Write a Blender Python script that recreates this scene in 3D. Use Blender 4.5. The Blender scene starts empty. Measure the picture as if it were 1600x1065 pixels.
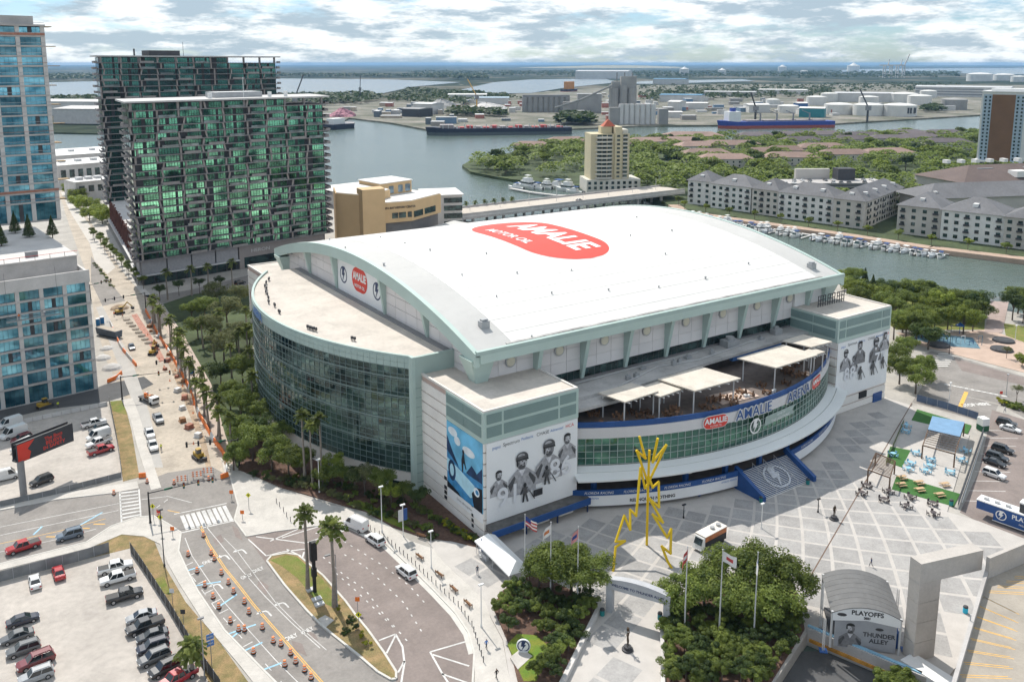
import bpy,bmesh,math,random
from mathutils import Vector,Matrix
R = math.radians
rnd = random.Random(7)
scene = bpy.context.scene
col = scene.collection

# ------------------------------------------------------------------ camera
cam_d = bpy.data.cameras.new('camera')
cam = bpy.data.objects.new('camera',cam_d)
col.objects.link(cam)
cam.location = (0,0,90)
cam.rotation_euler = (R(90 - 9.894),0,R(-33.82))
cam_d.sensor_width = 36
cam_d.lens = 30.44
cam_d.shift_y = -0.1234
cam_d.clip_start = 1
cam_d.clip_end = 90000
scene.camera = cam

# ------------------------------------------------------------------ world, sun, exposure
SUN_EL,SUN_AZ = 51.0,83.5          # the sun stands over the back of the arena, shadows fall along -Y
sd = Vector((math.cos(R(SUN_AZ)) * math.cos(R(SUN_EL)),math.sin(R(SUN_AZ)) * math.cos(R(SUN_EL)),math.sin(R(SUN_EL))))
world = bpy.data.worlds.new('World')
scene.world = world
world.use_nodes = True
wn = world.node_tree
wn.nodes.clear()
def N(nt,t,**kw):
    n = nt.nodes.new(t)
    for k,v in kw.items(): setattr(n,k,v)
    return n
wout = N(wn,'ShaderNodeOutputWorld')
wbg = N(wn,'ShaderNodeBackground')
wbg.inputs['Strength'].default_value = 0.125
sky = N(wn,'ShaderNodeTexSky',sky_type='NISHITA')
sky.sun_disc = False
sky.sun_elevation = R(SUN_EL)
sky.sun_rotation = R(90 - SUN_AZ)
sky.air_density = 1.0
sky.dust_density = 0.4
sky.ozone_density = 2.0
# cumulus deck: noise on the plane of the cloud base, the same over the whole sky
tc = N(wn,'ShaderNodeTexCoord')
def wmath(op,a,b=None,clamp=False):
    n = N(wn,'ShaderNodeMath',operation=op); n.use_clamp = clamp
    for i,v in enumerate((a,b)):
        if v is None: continue
        if isinstance(v,(int,float)): n.inputs[i].default_value = v
        else: wn.links.new(v,n.inputs[i])
    return n.outputs[0]
def wnoise(scale,detail,rough,off,zs):
    mp = N(wn,'ShaderNodeMapping'); mp.inputs['Location'].default_value = off; mp.inputs['Scale'].default_value = (1,1,zs)
    wn.links.new(tc.outputs['Generated'],mp.inputs['Vector'])
    n = N(wn,'ShaderNodeTexNoise'); n.inputs['Scale'].default_value = scale
    n.inputs['Detail'].default_value = detail; n.inputs['Roughness'].default_value = rough
    wn.links.new(mp.outputs[0],n.inputs['Vector'])
    return n.outputs['Fac']
def wramp(v,a,b):
    m = N(wn,'ShaderNodeMapRange'); m.interpolation_type = 'SMOOTHSTEP'
    m.inputs['From Min'].default_value = a; m.inputs['From Max'].default_value = b
    wn.links.new(v,m.inputs['Value'])
    return m.outputs[0]
n_big = wnoise(7.0,10,0.62,(3.1,1.7,0),4.5)
cover = wramp(n_big,0.37,0.50)
n_in = wnoise(12.0,9,0.64,(3.16,1.9,0.4),4.5)
shade = wramp(n_in,0.41,0.57)
cc = N(wn,'ShaderNodeMix',data_type='RGBA')
cc.inputs[6].default_value = (2.3,2.85,3.3,1)
cc.inputs[7].default_value = (5.2,5.4,5.45,1)
wn.links.new(shade,cc.inputs[0])
mixc = N(wn,'ShaderNodeMix',data_type='RGBA')
wn.links.new(wmath('MULTIPLY',cover,0.93),mixc.inputs[0])
tint = N(wn,'ShaderNodeVectorMath',operation='MULTIPLY'); tint.inputs[1].default_value = (.36,.46,.60)
wn.links.new(sky.outputs[0],tint.inputs[0]); wn.links.new(tint.outputs[0],mixc.inputs[6])
wn.links.new(cc.outputs[2],mixc.inputs[7])
wn.links.new(mixc.outputs[2],wbg.inputs['Color'])
wn.links.new(wbg.outputs[0],wout.inputs[0])

sun_d = bpy.data.lights.new('sun','SUN')
sun_d.energy = 2.9
sun_d.angle = R(0.5)
sun_d.color = (1.0,0.95,0.87)
sun = bpy.data.objects.new('sun',sun_d)
col.objects.link(sun)
sun.location = (150,300,200)
sun.rotation_euler = (-sd).to_track_quat('-Z','Y').to_euler()

vs = scene.view_settings
vs.view_transform = 'Standard'
vs.look = 'None'
vs.exposure = 0.76
vs.gamma = 1.0
vs.use_curve_mapping = False
cy = scene.cycles
cy.use_denoising = True
cy.max_bounces = 5
cy.diffuse_bounces = 3
cy.glossy_bounces = 3
cy.transmission_bounces = 3
cy.volume_bounces = 0
cy.caustics_reflective = False
cy.caustics_refractive = False
cy.use_adaptive_sampling = True
cy.adaptive_threshold = 0.02

# ------------------------------------------------------------------ materials
MATS = {}
def mat(name,c,rough=0.75,metal=0.0,var=0.12,scale=0.6,bump=0.0,spec=0.4,fine=0.0,rand=0.0,coat=0.0,c2=None,stain=0.0):
    """Procedural surface: base colour, cloudy variation (var) at `scale`, optional fine grain, bump and per-object variation."""
    if name in MATS: return MATS[name]
    m = bpy.data.materials.new(name); m.use_nodes = True
    nt = m.node_tree; b = nt.nodes['Principled BSDF']
    b.inputs['Roughness'].default_value = rough; b.inputs['Metallic'].default_value = metal
    b.inputs['Specular IOR Level'].default_value = spec; b.inputs['Coat Weight'].default_value = coat
    L = nt.links.new
    tcn = N(nt,'ShaderNodeNewGeometry')
    nz = N(nt,'ShaderNodeTexNoise'); nz.inputs['Scale'].default_value = scale; nz.inputs['Detail'].default_value = 5
    L(tcn.outputs['Position'],nz.inputs['Vector'])
    mx = N(nt,'ShaderNodeMix',data_type='RGBA')
    lo = tuple(max(0,v * (1 - var)) for v in c) if c2 is None else tuple(c2)
    hi = tuple(min(1,v * (1 + var)) for v in c) if c2 is None else tuple(c)
    mx.inputs[6].default_value = (*lo,1); mx.inputs[7].default_value = (*hi,1)
    mr = N(nt,'ShaderNodeMapRange'); mr.inputs['From Min'].default_value = 0.3; mr.inputs['From Max'].default_value = 0.7
    L(nz.outputs['Fac'],mr.inputs['Value']); L(mr.outputs[0],mx.inputs[0])
    out = mx.outputs[2]
    if fine:
        n2 = N(nt,'ShaderNodeTexNoise'); n2.inputs['Scale'].default_value = scale * 9; n2.inputs['Detail'].default_value = 3
        L(tcn.outputs['Position'],n2.inputs['Vector'])
        m2 = N(nt,'ShaderNodeMapRange'); m2.inputs['From Min'].default_value = 0.3; m2.inputs['From Max'].default_value = 0.7
        m2.inputs['To Min'].default_value = 1 - fine; m2.inputs['To Max'].default_value = 1 + fine
        L(n2.outputs['Fac'],m2.inputs['Value'])
        vm = N(nt,'ShaderNodeVectorMath',operation='SCALE')
        L(out,vm.inputs[0]); L(m2.outputs[0],vm.inputs['Scale']); out = vm.outputs[0]
    if stain:   # blotchy wear and dirt
        n5 = N(nt,'ShaderNodeTexNoise'); n5.inputs['Scale'].default_value = 0.16; n5.inputs['Detail'].default_value = 9; n5.inputs['Roughness'].default_value = 0.78; n5.inputs['Distortion'].default_value = 0.6
        L(tcn.outputs['Position'],n5.inputs['Vector'])
        m5 = N(nt,'ShaderNodeMapRange'); m5.inputs['From Min'].default_value = 0.48; m5.inputs['From Max'].default_value = 0.68; m5.inputs['To Min'].default_value = 1; m5.inputs['To Max'].default_value = 1 - stain
        L(n5.outputs['Fac'],m5.inputs['Value']); vm = N(nt,'ShaderNodeVectorMath',operation='SCALE')
        L(out,vm.inputs[0]); L(m5.outputs[0],vm.inputs['Scale']); out = vm.outputs[0]
    if rand:
        oi = N(nt,'ShaderNodeObjectInfo')
        m3 = N(nt,'ShaderNodeMapRange'); m3.inputs['To Min'].default_value = 1 - rand; m3.inputs['To Max'].default_value = 1 + rand
        L(oi.outputs['Random'],m3.inputs['Value'])
        vm = N(nt,'ShaderNodeVectorMath',operation='SCALE')
        L(out,vm.inputs[0]); L(m3.outputs[0],vm.inputs['Scale']); out = vm.outputs[0]
    L(out,b.inputs['Base Color'])
    if bump:
        bp = N(nt,'ShaderNodeBump'); bp.inputs['Strength'].default_value = bump; bp.inputs['Distance'].default_value = 0.1
        n4 = N(nt,'ShaderNodeTexNoise'); n4.inputs['Scale'].default_value = scale * 6; n4.inputs['Detail'].default_value = 4
        L(tcn.outputs['Position'],n4.inputs['Vector'])
        L(n4.outputs['Fac'],bp.inputs['Height']); L(bp.outputs[0],b.inputs['Normal'])
    MATS[name] = m
    return m
def srgb(r,g,b,k=1.0):
    f = lambda v: (v / 255 / 12.92 if v / 255 <= 0.04045 else ((v / 255 + 0.055) / 1.055) ** 2.4) * k
    return (f(r),f(g),f(b))
def glass(name,c,c2,scale=(0.2,0.2,0.25),metal=0.55,rough=0.06,rand=0.35):
    """Coated facade glass: tinted mirror, with rooms and blinds showing as patches behind it."""
    if name in MATS: return MATS[name]
    m = bpy.data.materials.new(name); m.use_nodes = True
    nt = m.node_tree; b = nt.nodes['Principled BSDF']; L = nt.links.new
    g = N(nt,'ShaderNodeNewGeometry'); mp = N(nt,'ShaderNodeMapping'); mp.inputs['Scale'].default_value = scale
    L(g.outputs['Position'],mp.inputs[0])
    nz = N(nt,'ShaderNodeTexNoise'); nz.inputs['Scale'].default_value = 1; nz.inputs['Detail'].default_value = 4
    L(mp.outputs[0],nz.inputs['Vector'])
    mr = N(nt,'ShaderNodeMapRange'); mr.inputs['From Min'].default_value = 0.38; mr.inputs['From Max'].default_value = 0.62
    L(nz.outputs['Fac'],mr.inputs['Value'])
    mx = N(nt,'ShaderNodeMix',data_type='RGBA'); mx.inputs[6].default_value = (*c2,1); mx.inputs[7].default_value = (*c,1)
    L(mr.outputs[0],mx.inputs[0])
    oi = N(nt,'ShaderNodeObjectInfo'); m3 = N(nt,'ShaderNodeMapRange')
    m3.inputs['To Min'].default_value = 1 - rand; m3.inputs['To Max'].default_value = 1 + rand
    L(oi.outputs['Random'],m3.inputs['Value'])
    vm = N(nt,'ShaderNodeVectorMath',operation='SCALE'); L(mx.outputs[2],vm.inputs[0]); L(m3.outputs[0],vm.inputs['Scale'])
    L(vm.outputs[0],b.inputs['Base Color'])
    b.inputs['Metallic'].default_value = metal; b.inputs['Roughness'].default_value = rough; b.inputs['Specular IOR Level'].default_value = 0.8
    n2 = N(nt,'ShaderNodeTexNoise'); n2.inputs['Scale'].default_value = 0.35; L(g.outputs['Position'],n2.inputs['Vector'])
    bp = N(nt,'ShaderNodeBump'); bp.inputs['Strength'].default_value = 0.06; bp.inputs['Distance'].default_value = 0.4
    L(n2.outputs['Fac'],bp.inputs['Height']); L(bp.outputs[0],b.inputs['Normal'])
    MATS[name] = m
    return m

# ------------------------------------------------------------------ mesh helpers
KIDS = {}
class MB:
    """Collects boxes, prisms, tubes and quads; build() links them as ONE mesh object."""
    def __init__(s): s.v = []; s.f = []; s.mi = []; s.cur = 0
    def face(s,pts):
        n = len(s.v); s.v.extend([tuple(p) for p in pts]); s.f.append(tuple(range(n,n + len(pts)))); s.mi.append(s.cur); return s
    def hexa(s,p):
        n = len(s.v); s.v.extend([tuple(q) for q in p])
        for q in ((3,2,1,0),(4,5,6,7),(0,1,5,4),(1,2,6,5),(2,3,7,6),(3,0,4,7)):
            s.f.append(tuple(n + i for i in q)); s.mi.append(s.cur)
        return s
    def box(s,x0,y0,z0,x1,y1,z1):
        return s.hexa([(x0,y0,z0),(x1,y0,z0),(x1,y1,z0),(x0,y1,z0),(x0,y0,z1),(x1,y0,z1),(x1,y1,z1),(x0,y1,z1)])
    def prism(s,poly,z0,z1):
        poly = ccw(poly); k = len(poly); n = len(s.v)
        s.v.extend([(p[0],p[1],z0) for p in poly]); s.v.extend([(p[0],p[1],z1) for p in poly])
        s.f.append(tuple(n + i for i in reversed(range(k)))); s.mi.append(s.cur)
        s.f.append(tuple(n + k + i for i in range(k))); s.mi.append(s.cur)
        for i in range(k):
            j = (i + 1) % k; s.f.append((n + i,n + j,n + k + j,n + k + i)); s.mi.append(s.cur)
        return s
    def sheet(s,poly,z):
        poly = ccw(poly); return s.face([(p[0],p[1],z) for p in poly])
    def bar(s,a,b,w,h=None):
        """square bar from a to b"""
        a = Vector(a); b = Vector(b); d = (b - a).normalized(); h = w if h is None else h
        up = Vector((0,0,1)) if abs(d.z) < 0.95 else Vector((0,1,0))
        x = d.cross(up).normalized() * w / 2; y = x.cross(d).normalized() * h / 2
        return s.hexa([a - x - y,a + x - y,a + x + y,a - x + y,b - x - y,b + x - y,b + x + y,b - x + y])
    def tube(s,pts,r,k=8,cap=True):
        pts = [Vector(p) for p in pts]; rr = r if isinstance(r,(list,tuple)) else [r] * len(pts); n = len(s.v)
        for i,p in enumerate(pts):
            d = (pts[min(i + 1,len(pts) - 1)] - pts[max(i - 1,0)]).normalized()
            up = Vector((0,0,1)) if abs(d.z) < 0.9 else Vector((1,0,0))
            x = d.cross(up).normalized(); y = x.cross(d).normalized()
            for j in range(k):
                a = 2 * math.pi * j / k; s.v.append(tuple(p + (x * math.cos(a) + y * math.sin(a)) * rr[i]))
        for i in range(len(pts) - 1):
            for j in range(k):
                j2 = (j + 1) % k
                s.f.append((n + i * k + j,n + i * k + j2,n + (i + 1) * k + j2,n + (i + 1) * k + j)); s.mi.append(s.cur)
        if cap:
            s.f.append(tuple(n + j for j in reversed(range(k)))); s.mi.append(s.cur)
            s.f.append(tuple(n + (len(pts) - 1) * k + j for j in range(k))); s.mi.append(s.cur)
        return s
    def cyl(s,x,y,z0,z1,r,k=16,r2=None):
        return s.tube([(x,y,z0),(x,y,z1)],[r,r if r2 is None else r2],k)
    def lathe(s,x,y,prof,k=16):
        return s.tube([(x,y,p[1]) for p in prof],[p[0] for p in prof],k)
    def mesh(s,name,m,off=(0,0,0),smooth=False):
        me = bpy.data.meshes.new(name)
        o = off
        me.from_pydata([(p[0] - o[0],p[1] - o[1],p[2] - o[2]) for p in s.v],[],s.f)
        ms = m if isinstance(m,(list,tuple)) else [m]
        for q in ms: me.materials.append(q)
        if len(ms) > 1: me.polygons.foreach_set('material_index',s.mi)
        if smooth: me.polygons.foreach_set('use_smooth',[True] * len(me.polygons))
        me.update()
        return me
    def build(s,name,m,parent=None,kind=None,smooth=False,local=False,label=None):
        off = (0,0,0) if (parent is None or local) else wloc(parent)
        o = bpy.data.objects.new(name,s.mesh(name,m,off,smooth)); col.objects.link(o)
        if parent is not None: o.parent = parent; KIDS.setdefault(parent.name,[]).append(o)
        if kind: o['kind'] = kind
        if label: o['label'] = label
        return o
def wloc(o):
    t = Vector((0,0,0))
    while o is not None: t = t + o.location; o = o.parent
    return t
def ccw(p):
    a = sum(p[i][0] * p[(i + 1) % len(p)][1] - p[(i + 1) % len(p)][0] * p[i][1] for i in range(len(p)))
    return list(p) if a > 0 else list(reversed(p))
def inside(pt,poly):
    x,y = pt[0],pt[1]; c = False; j = len(poly) - 1
    for i in range(len(poly)):
        xi,yi = poly[i][0],poly[i][1]; xj,yj = poly[j][0],poly[j][1]
        if (yi > y) != (yj > y) and x < (xj - xi) * (y - yi) / (yj - yi) + xi: c = not c
        j = i
    return c
def inst(name,me,parent,loc,rz=0.0,scale=None,rot=None,local=False,kind=None):
    """a part that shares its mesh data with its likes"""
    o = bpy.data.objects.new(name,me); col.objects.link(o)
    if parent is not None: o.parent = parent; KIDS.setdefault(parent.name,[]).append(o)
    o.location = Vector(loc) if (parent is None or local) else Vector(loc) - wloc(parent)
    o.rotation_euler = rot if rot is not None else (0,0,rz)
    if scale is not None: o.scale = scale if isinstance(scale,(tuple,list)) else (scale,) * 3
    if kind: o['kind'] = kind
    return o
def tag(o,label,cat,group=None):
    o['label'] = label; o['category'] = cat
    if group: o['group'] = group
    return o
def thing(name,label,cat,loc=(0,0,0),rz=0.0,group=None):
    o = bpy.data.objects.new(name,None); col.objects.link(o)
    o.location = loc if len(loc) == 3 else (loc[0],loc[1],0); o.rotation_euler = (0,0,rz); o.empty_display_size = 0.5
    return tag(o,label,cat,group)
def struct(name,mb,m,z=None):
    o = mb.build(name,m); o['kind'] = 'structure'; return o
def dup(root,loc,rz=0.0,label=None,group=None,scale=None):
    def cp(o,par):
        c = o.copy(); col.objects.link(c); c.parent = par
        for ch in KIDS.get(o.name,()): cp(ch,c)
        return c
    r = cp(root,None); r.location = loc if len(loc) == 3 else (loc[0],loc[1],0); r.rotation_euler = (0,0,rz)
    if label: r['label'] = label
    if group: r['group'] = group
    if scale: r.scale = scale if isinstance(scale,(tuple,list)) else (scale,) * 3
    return r
def text_mb(txt,size=1.0,bold=0.0,shear=0.0,align='CENTER',sx=1.0,extrude=0.0):
    """flat lettering as a list of (verts, faces) in the XY plane"""
    cu = bpy.data.curves.new('txt','FONT'); cu.body = txt; cu.size = size; cu.align_x = align; cu.align_y = 'CENTER'
    cu.offset = bold; cu.shear = shear; cu.resolution_u = 3; cu.extrude = extrude
    ob = bpy.data.objects.new('txt',cu); col.objects.link(ob)
    dg = bpy.context.evaluated_depsgraph_get()
    me = bpy.data.meshes.new_from_object(ob.evaluated_get(dg))
    vs_ = [(v.co.x * sx,v.co.y,v.co.z) for v in me.vertices]; fs = [tuple(p.vertices) for p in me.polygons]
    bpy.data.objects.remove(ob); bpy.data.curves.remove(cu); bpy.data.meshes.remove(me)
    return vs_,fs
def lettering(name,txt,m,parent,org,ax,ay,size,bold=0.0,shear=0.0,align='CENTER',sx=1.0,fn=None):
    """writing on a plane (origin org, reading along ax, up ay) or mapped through fn(x, y)"""
    v,f = text_mb(txt,size,bold,shear,align,sx)
    mb = MB()
    if fn is None:
        o = Vector(org); ax = Vector(ax).normalized(); ay = Vector(ay).normalized()
        mb.v = [tuple(o + ax * p[0] + ay * p[1]) for p in v]
    else: mb.v = [fn(p[0],p[1]) for p in v]
    mb.f = f; mb.mi = [0] * len(f)
    ob = mb.build(name,m,parent); ob['kind'] = 'stuff'
    return ob
def arc_poly(cx,cy,rx,ry,a0=0,a1=360,n=24):
    return [(cx + rx * math.cos(R(a0 + (a1 - a0) * i / n)),cy + ry * math.sin(R(a0 + (a1 - a0) * i / n))) for i in range(n + (0 if abs(a1 - a0) == 360 else 1))]
def pill(w,h,n=10):
    r = h / 2; p = []
    for i in range(n + 1): a = R(-90 + 180 * i / n); p.append((w / 2 - r + r * math.cos(a),r * math.sin(a)))
    for i in range(n + 1): a = R(90 + 180 * i / n); p.append((-w / 2 + r + r * math.cos(a),r * math.sin(a)))
    return p
def onplane(poly,org,ax,ay):
    o = Vector(org); ax = Vector(ax).normalized(); ay = Vector(ay).normalized()
    return [tuple(o + ax * p[0] + ay * p[1]) for p in poly]
BOLT = [(-0.25,1.0),(0.45,1.0),(0.12,0.28),(0.42,0.28),(-0.38,-1.0),(-0.08,-0.1),(-0.42,-0.1)]

# ------------------------------------------------------------------ water, land, roads
def water_mat(name,c,rough,sc,st):
    m = bpy.data.materials.new(name); m.use_nodes = True; nt = m.node_tree; b = nt.nodes['Principled BSDF']; L = nt.links.new
    b.inputs['Roughness'].default_value = rough; b.inputs['Specular IOR Level'].default_value = 0.5; b.inputs['IOR'].default_value = 1.33
    g = N(nt,'ShaderNodeNewGeometry')
    mp = N(nt,'ShaderNodeMapping'); mp.inputs['Scale'].default_value = (sc,sc * 2.2,sc); mp.inputs['Rotation'].default_value = (0,0,R(30)); L(g.outputs['Position'],mp.inputs[0])
    n1 = N(nt,'ShaderNodeTexNoise'); n1.inputs['Scale'].default_value = 1; n1.inputs['Detail'].default_value = 6; n1.inputs['Roughness'].default_value = 0.62; L(mp.outputs[0],n1.inputs['Vector'])
    bp = N(nt,'ShaderNodeBump'); bp.inputs['Strength'].default_value = st; bp.inputs['Distance'].default_value = 1.0; L(n1.outputs['Fac'],bp.inputs['Height']); L(bp.outputs[0],b.inputs['Normal'])
    n2 = N(nt,'ShaderNodeTexNoise'); n2.inputs['Scale'].default_value = 0.012; n2.inputs['Detail'].default_value = 4; L(g.outputs['Position'],n2.inputs['Vector'])
    mx = N(nt,'ShaderNodeMix',data_type='RGBA'); mx.inputs[6].default_value = (c[0] * .75,c[1] * .8,c[2] * .8,1); mx.inputs[7].default_value = (c[0] * 1.25,c[1] * 1.2,c[2] * 1.2,1)
    L(n2.outputs['Fac'],mx.inputs[0]); L(mx.outputs[2],b.inputs['Base Color'])
    return m
M_water = water_mat('harbour_water',(0.10,0.135,0.12),0.18,0.22,0.35)
M_bay = water_mat('bay_water',(0.16,0.19,0.20),0.25,0.02,0.12)
struct('water',MB().sheet([(-40000,-3000),(43000,-3000),(43000,46000),(-40000,46000)],-2.2),M_water)

def far_land_mat():
    m = bpy.data.materials.new('far_land'); m.use_nodes = True; nt = m.node_tree; b = nt.nodes['Principled BSDF']; L = nt.links.new
    b.inputs['Roughness'].default_value = 0.95; b.inputs['Specular IOR Level'].default_value = 0.1
    g = N(nt,'ShaderNodeNewGeometry')
    def nz(scale,det,rough=0.6):
        n = N(nt,'ShaderNodeTexNoise'); n.inputs['Scale'].default_value = scale; n.inputs['Detail'].default_value = det; n.inputs['Roughness'].default_value = rough
        L(g.outputs['Position'],n.inputs['Vector']); return n.outputs['Fac']
    def rng(v,a,b_):
        r = N(nt,'ShaderNodeMapRange'); r.inputs['From Min'].default_value = a; r.inputs['From Max'].default_value = b_; L(v,r.inputs['Value']); return r.outputs[0]
    def mix(f,a,b_):
        x = N(nt,'ShaderNodeMix',data_type='RGBA'); L(f,x.inputs[0])
        for i,q in ((6,a),(7,b_)):
            if isinstance(q,tuple): x.inputs[i].default_value = (*q,1)
            else: L(q,x.inputs[i])
        return x.outputs[2]
    c = mix(rng(nz(0.02,6),.4,.6),(0.012,0.024,0.014),(0.035,0.05,0.026))
    c = mix(rng(nz(0.0016,5),.50,.58),c,(0.14,0.13,0.10))
    vo = N(nt,'ShaderNodeTexVoronoi'); vo.inputs['Scale'].default_value = 0.011; vo.inputs['Randomness'].default_value = 1; L(g.outputs['Position'],vo.inputs['Vector'])
    spot = rng(vo.outputs['Distance'],.13,.08)
    mul = N(nt,'ShaderNodeMath',operation='MULTIPLY'); L(spot,mul.inputs[0]); L(rng(nz(0.0009,3),.52,.56),mul.inputs[1])
    c = mix(mul.outputs[0],c,(0.62,0.60,0.56))
    L(c,b.inputs['Base Color'])
    return m
M_farland = far_land_mat()
M_city = mat('city_concrete',(0.40,0.375,0.34),0.9,var=0.14,scale=0.12,fine=0.06,stain=0.15)
M_island = mat('island_ground',(0.055,0.075,0.03),0.95,var=0.4,scale=0.06,fine=0.2)
M_port = mat('port_yard',(0.27,0.245,0.21),0.95,scale=0.016,fine=0.25,c2=(.075,.085,.05),stain=0.3)
M_asph = mat('asphalt_bleached',(0.26,0.24,0.222),0.92,var=0.12,scale=0.18,fine=0.08,stain=0.22)
M_asph2 = mat('asphalt_brown',(0.235,0.195,0.178),0.9,var=0.12,scale=0.2,fine=0.07,stain=0.2)
M_asph3 = mat('asphalt_new',(0.09,0.09,0.092),0.9,var=0.15,scale=0.25,fine=0.06)
M_sand = mat('construction_sand',(0.46,0.40,0.33),0.95,var=0.16,scale=0.14,fine=0.1,bump=0.2,stain=0.25)
M_walk = mat('sidewalk_concrete',(0.52,0.49,0.45),0.9,var=0.09,scale=0.25,fine=0.05,stain=0.16)
M_lot = mat('gravel_lot',(0.45,0.41,0.37),0.95,var=0.12,scale=0.1,fine=0.08,stain=0.16)
M_dry = mat('dry_grass_ground',(0.34,0.23,0.115),0.95,var=0.25,scale=0.5,fine=0.2,c2=(0.17,0.15,0.06),stain=0.3)
M_grass = mat('lawn',(0.13,0.18,0.03),0.95,var=0.25,scale=0.5,fine=0.25,c2=(0.22,0.19,0.06),stain=0.25)
M_turf = mat('artificial_turf',(0.045,0.135,0.03),0.95,var=0.1,scale=0.6,fine=0.15)
M_white = mat('road_paint_white',(0.74,0.73,0.70),0.8,var=0.12,scale=1.5)
M_yellow = mat('road_paint_yellow',(0.72,0.42,0.10),0.8,var=0.12,scale=1.5)
M_blue_paint = mat('survey_paint_blue',(0.30,0.52,0.66),0.8,var=0.2,scale=1.2)
M_curb = mat('kerb_concrete',(0.56,0.54,0.50),0.9,var=0.08,scale=0.6)
M_joint = mat('joint_dark',(0.16,0.155,0.15),0.9,var=0.1)
M_mulch = mat('mulch',(0.12,0.07,0.05),0.95,var=0.3,scale=1.5,fine=0.3)

# the far shore: port, mangrove coast and everything to the horizon
struct('far_land',MB().prism([(-257.3,1455.5),(119.0,1312.9),(189.8,1239.5),(392.3,1143.1),(452.6,1130.1),(588.7,1374.0),(593.6,1225.0),(568.8,1045.3),(742.9,964.1),(867.7,956.8),(979.7,898.0),(1137.9,825.4),(1556.8,826.0),(1785.4,746.4),(2364.6,524.1),(43000,3000),(43000,46000),(-40000,46000),(-40000,9000)],-5,-0.6),M_farland)
struct('port_ground',MB().prism([(385.2,1147.9),(451.7,1127.9),(585.2,1365.9),(590.4,1218.4),(568.2,1044.3),(741.5,962.2),(865.9,954.8),(977.6,896.1),(1135.5,823.7),(1549.0,821.8),(1776.1,742.5),(4039,1470.1),(3478,2370.5),(2491.8,2753.8),(1301.1,2070.8),(837.5,1895.9),(607.4,1763.0)],-5,0),M_port)
for pl in ([(-248.2,2797.1),(-435.3,4992),(497.6,4682),(750.7,4872),(1762.7,5093),(2164.5,4453),(2116.8,3597),(1560.8,3017),(1154.2,2421.3),(1060.3,2353.0),(914.2,2330.0),(801.1,2321.2),(385.0,2520.0),(239.9,2566.4)],
           [(1509.5,2565.8),(2243.3,3512),(2819.3,4015),(3359,4023),(2736.7,3182),(1937.7,2555.5),(1525.6,2172.4),(1367.2,2211.6)],
           [(7346,5475),(11577,8122),(15756,8787),(26810,7190),(9457,2529.5),(7278,3735),(8449,5108),(7092,4973)],
           [(2541.4,2998.2),(3054,3328),(3877,3424),(3515,3019),(2653.9,2850.2)]):
    struct('bay_water',MB().sheet(pl,0.9),M_bay)
# island across the channel, city side
HI = [(393.3,667.5),(375.3,623.3),(375.1,587.9),(377.1,562.9),(398.8,508.8),(408.6,458.8),(395.2,409.2),(379.0,381.0),(386.4,341.2),(398.0,284.4),(405.1,234.1),(417.9,194.7),(425.0,103.5),(905.1,126.1),(1383.9,302.1),(1258.6,451.2),(1069.9,589.1),(928.6,672.3),(847.7,704.1),(676.3,755.9),(605.1,755.7),(493.7,736.9),(429.4,707.0)]
struct('island_land',MB().prism(HI,-5,0),M_island)
struct('city_ground',MB().prism([(99.4,963.3),(144.8,955.3),(156.5,658.8),(211.1,523.1),(256.6,449.1),(251.1,426.8),(302.7,331.5),(309.2,219.5),(316.6,183.9),(325.2,149.5),(332.1,86.2),(520,40),(420,-200),(109.45,33.53),(93.02,44.54),(114.92,58.86),(109.26,77.79),(94.31,72.66),(71.53,58.94),(-400,-200),(-400,1300),(20,1060)],-6,0),M_city)

# ------------------------------------------------------------------ the arena
M_roof = mat('roof_membrane_white',(0.70,0.69,0.665),0.8,var=0.03,scale=0.05,fine=0.015,stain=.05)
M_roof2 = mat('roof_membrane_grey',(0.52,0.515,0.50),0.85,var=0.05,scale=0.08,stain=.1)
M_cream_roof = mat('flat_roof_cream',(0.56,0.51,0.455),0.9,var=0.10,scale=0.12,fine=0.05,stain=.18)
M_grey_roof = mat('flat_roof_grey',(0.46,0.45,0.44),0.9,var=0.14,scale=0.2,fine=0.06,stain=.25)
M_mint = mat('mint_steel',(0.44,0.55,0.51),0.55,var=0.05,scale=0.15)
M_mintd = mat('mint_panel',(0.20,0.285,0.275),0.5,var=0.06,scale=0.3)
M_mintl = mat('mint_panel_light',(0.37,0.47,0.44),0.55,var=0.06,scale=0.2)
M_panel = mat('wall_panel_grey',(0.72,0.69,0.68),0.7,var=0.06,scale=0.1,rand=0.04)
M_jointd = mat('panel_joint',(0.19,0.18,0.185),0.8,var=0.05)
M_cream = mat('cream_precast',(0.80,0.765,0.72),0.8,var=0.05,scale=0.15,rand=0.03,stain=.06)
M_pink = mat('pink_joint_band',(0.50,0.38,0.33),0.8,var=0.06)
M_navy = mat('navy_blue',(0.018,0.075,0.245),0.5,var=0.12,scale=0.5)
M_navyd = mat('dark_navy',(0.012,0.03,0.10),0.5,var=0.1)
M_wh = mat('white_painted',(0.74,0.74,0.73),0.6,var=0.04,scale=0.3)
M_lgrey = mat('light_grey_metal',(0.55,0.55,0.55),0.5,var=0.05,scale=0.3)
M_grey = mat('mid_grey',(0.25,0.25,0.255),0.7,var=0.08)
M_dgrey = mat('dark_grey',(0.06,0.06,0.065),0.7,var=0.1)
M_black = mat('black_matt',(0.018,0.018,0.02),0.6,var=0.1)
M_red = mat('logo_red',(0.66,0.055,0.035),0.6,var=0.05,scale=0.15)
M_white2 = mat('sign_white',(0.80,0.80,0.79),0.6,var=0.02)
M_vinyl = mat('banner_vinyl',(0.80,0.81,0.82),0.5,var=0.04,scale=0.15)
M_steelgrey = mat('galvanised',(0.40,0.41,0.42),0.45,metal=0.4,var=0.08)
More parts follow.
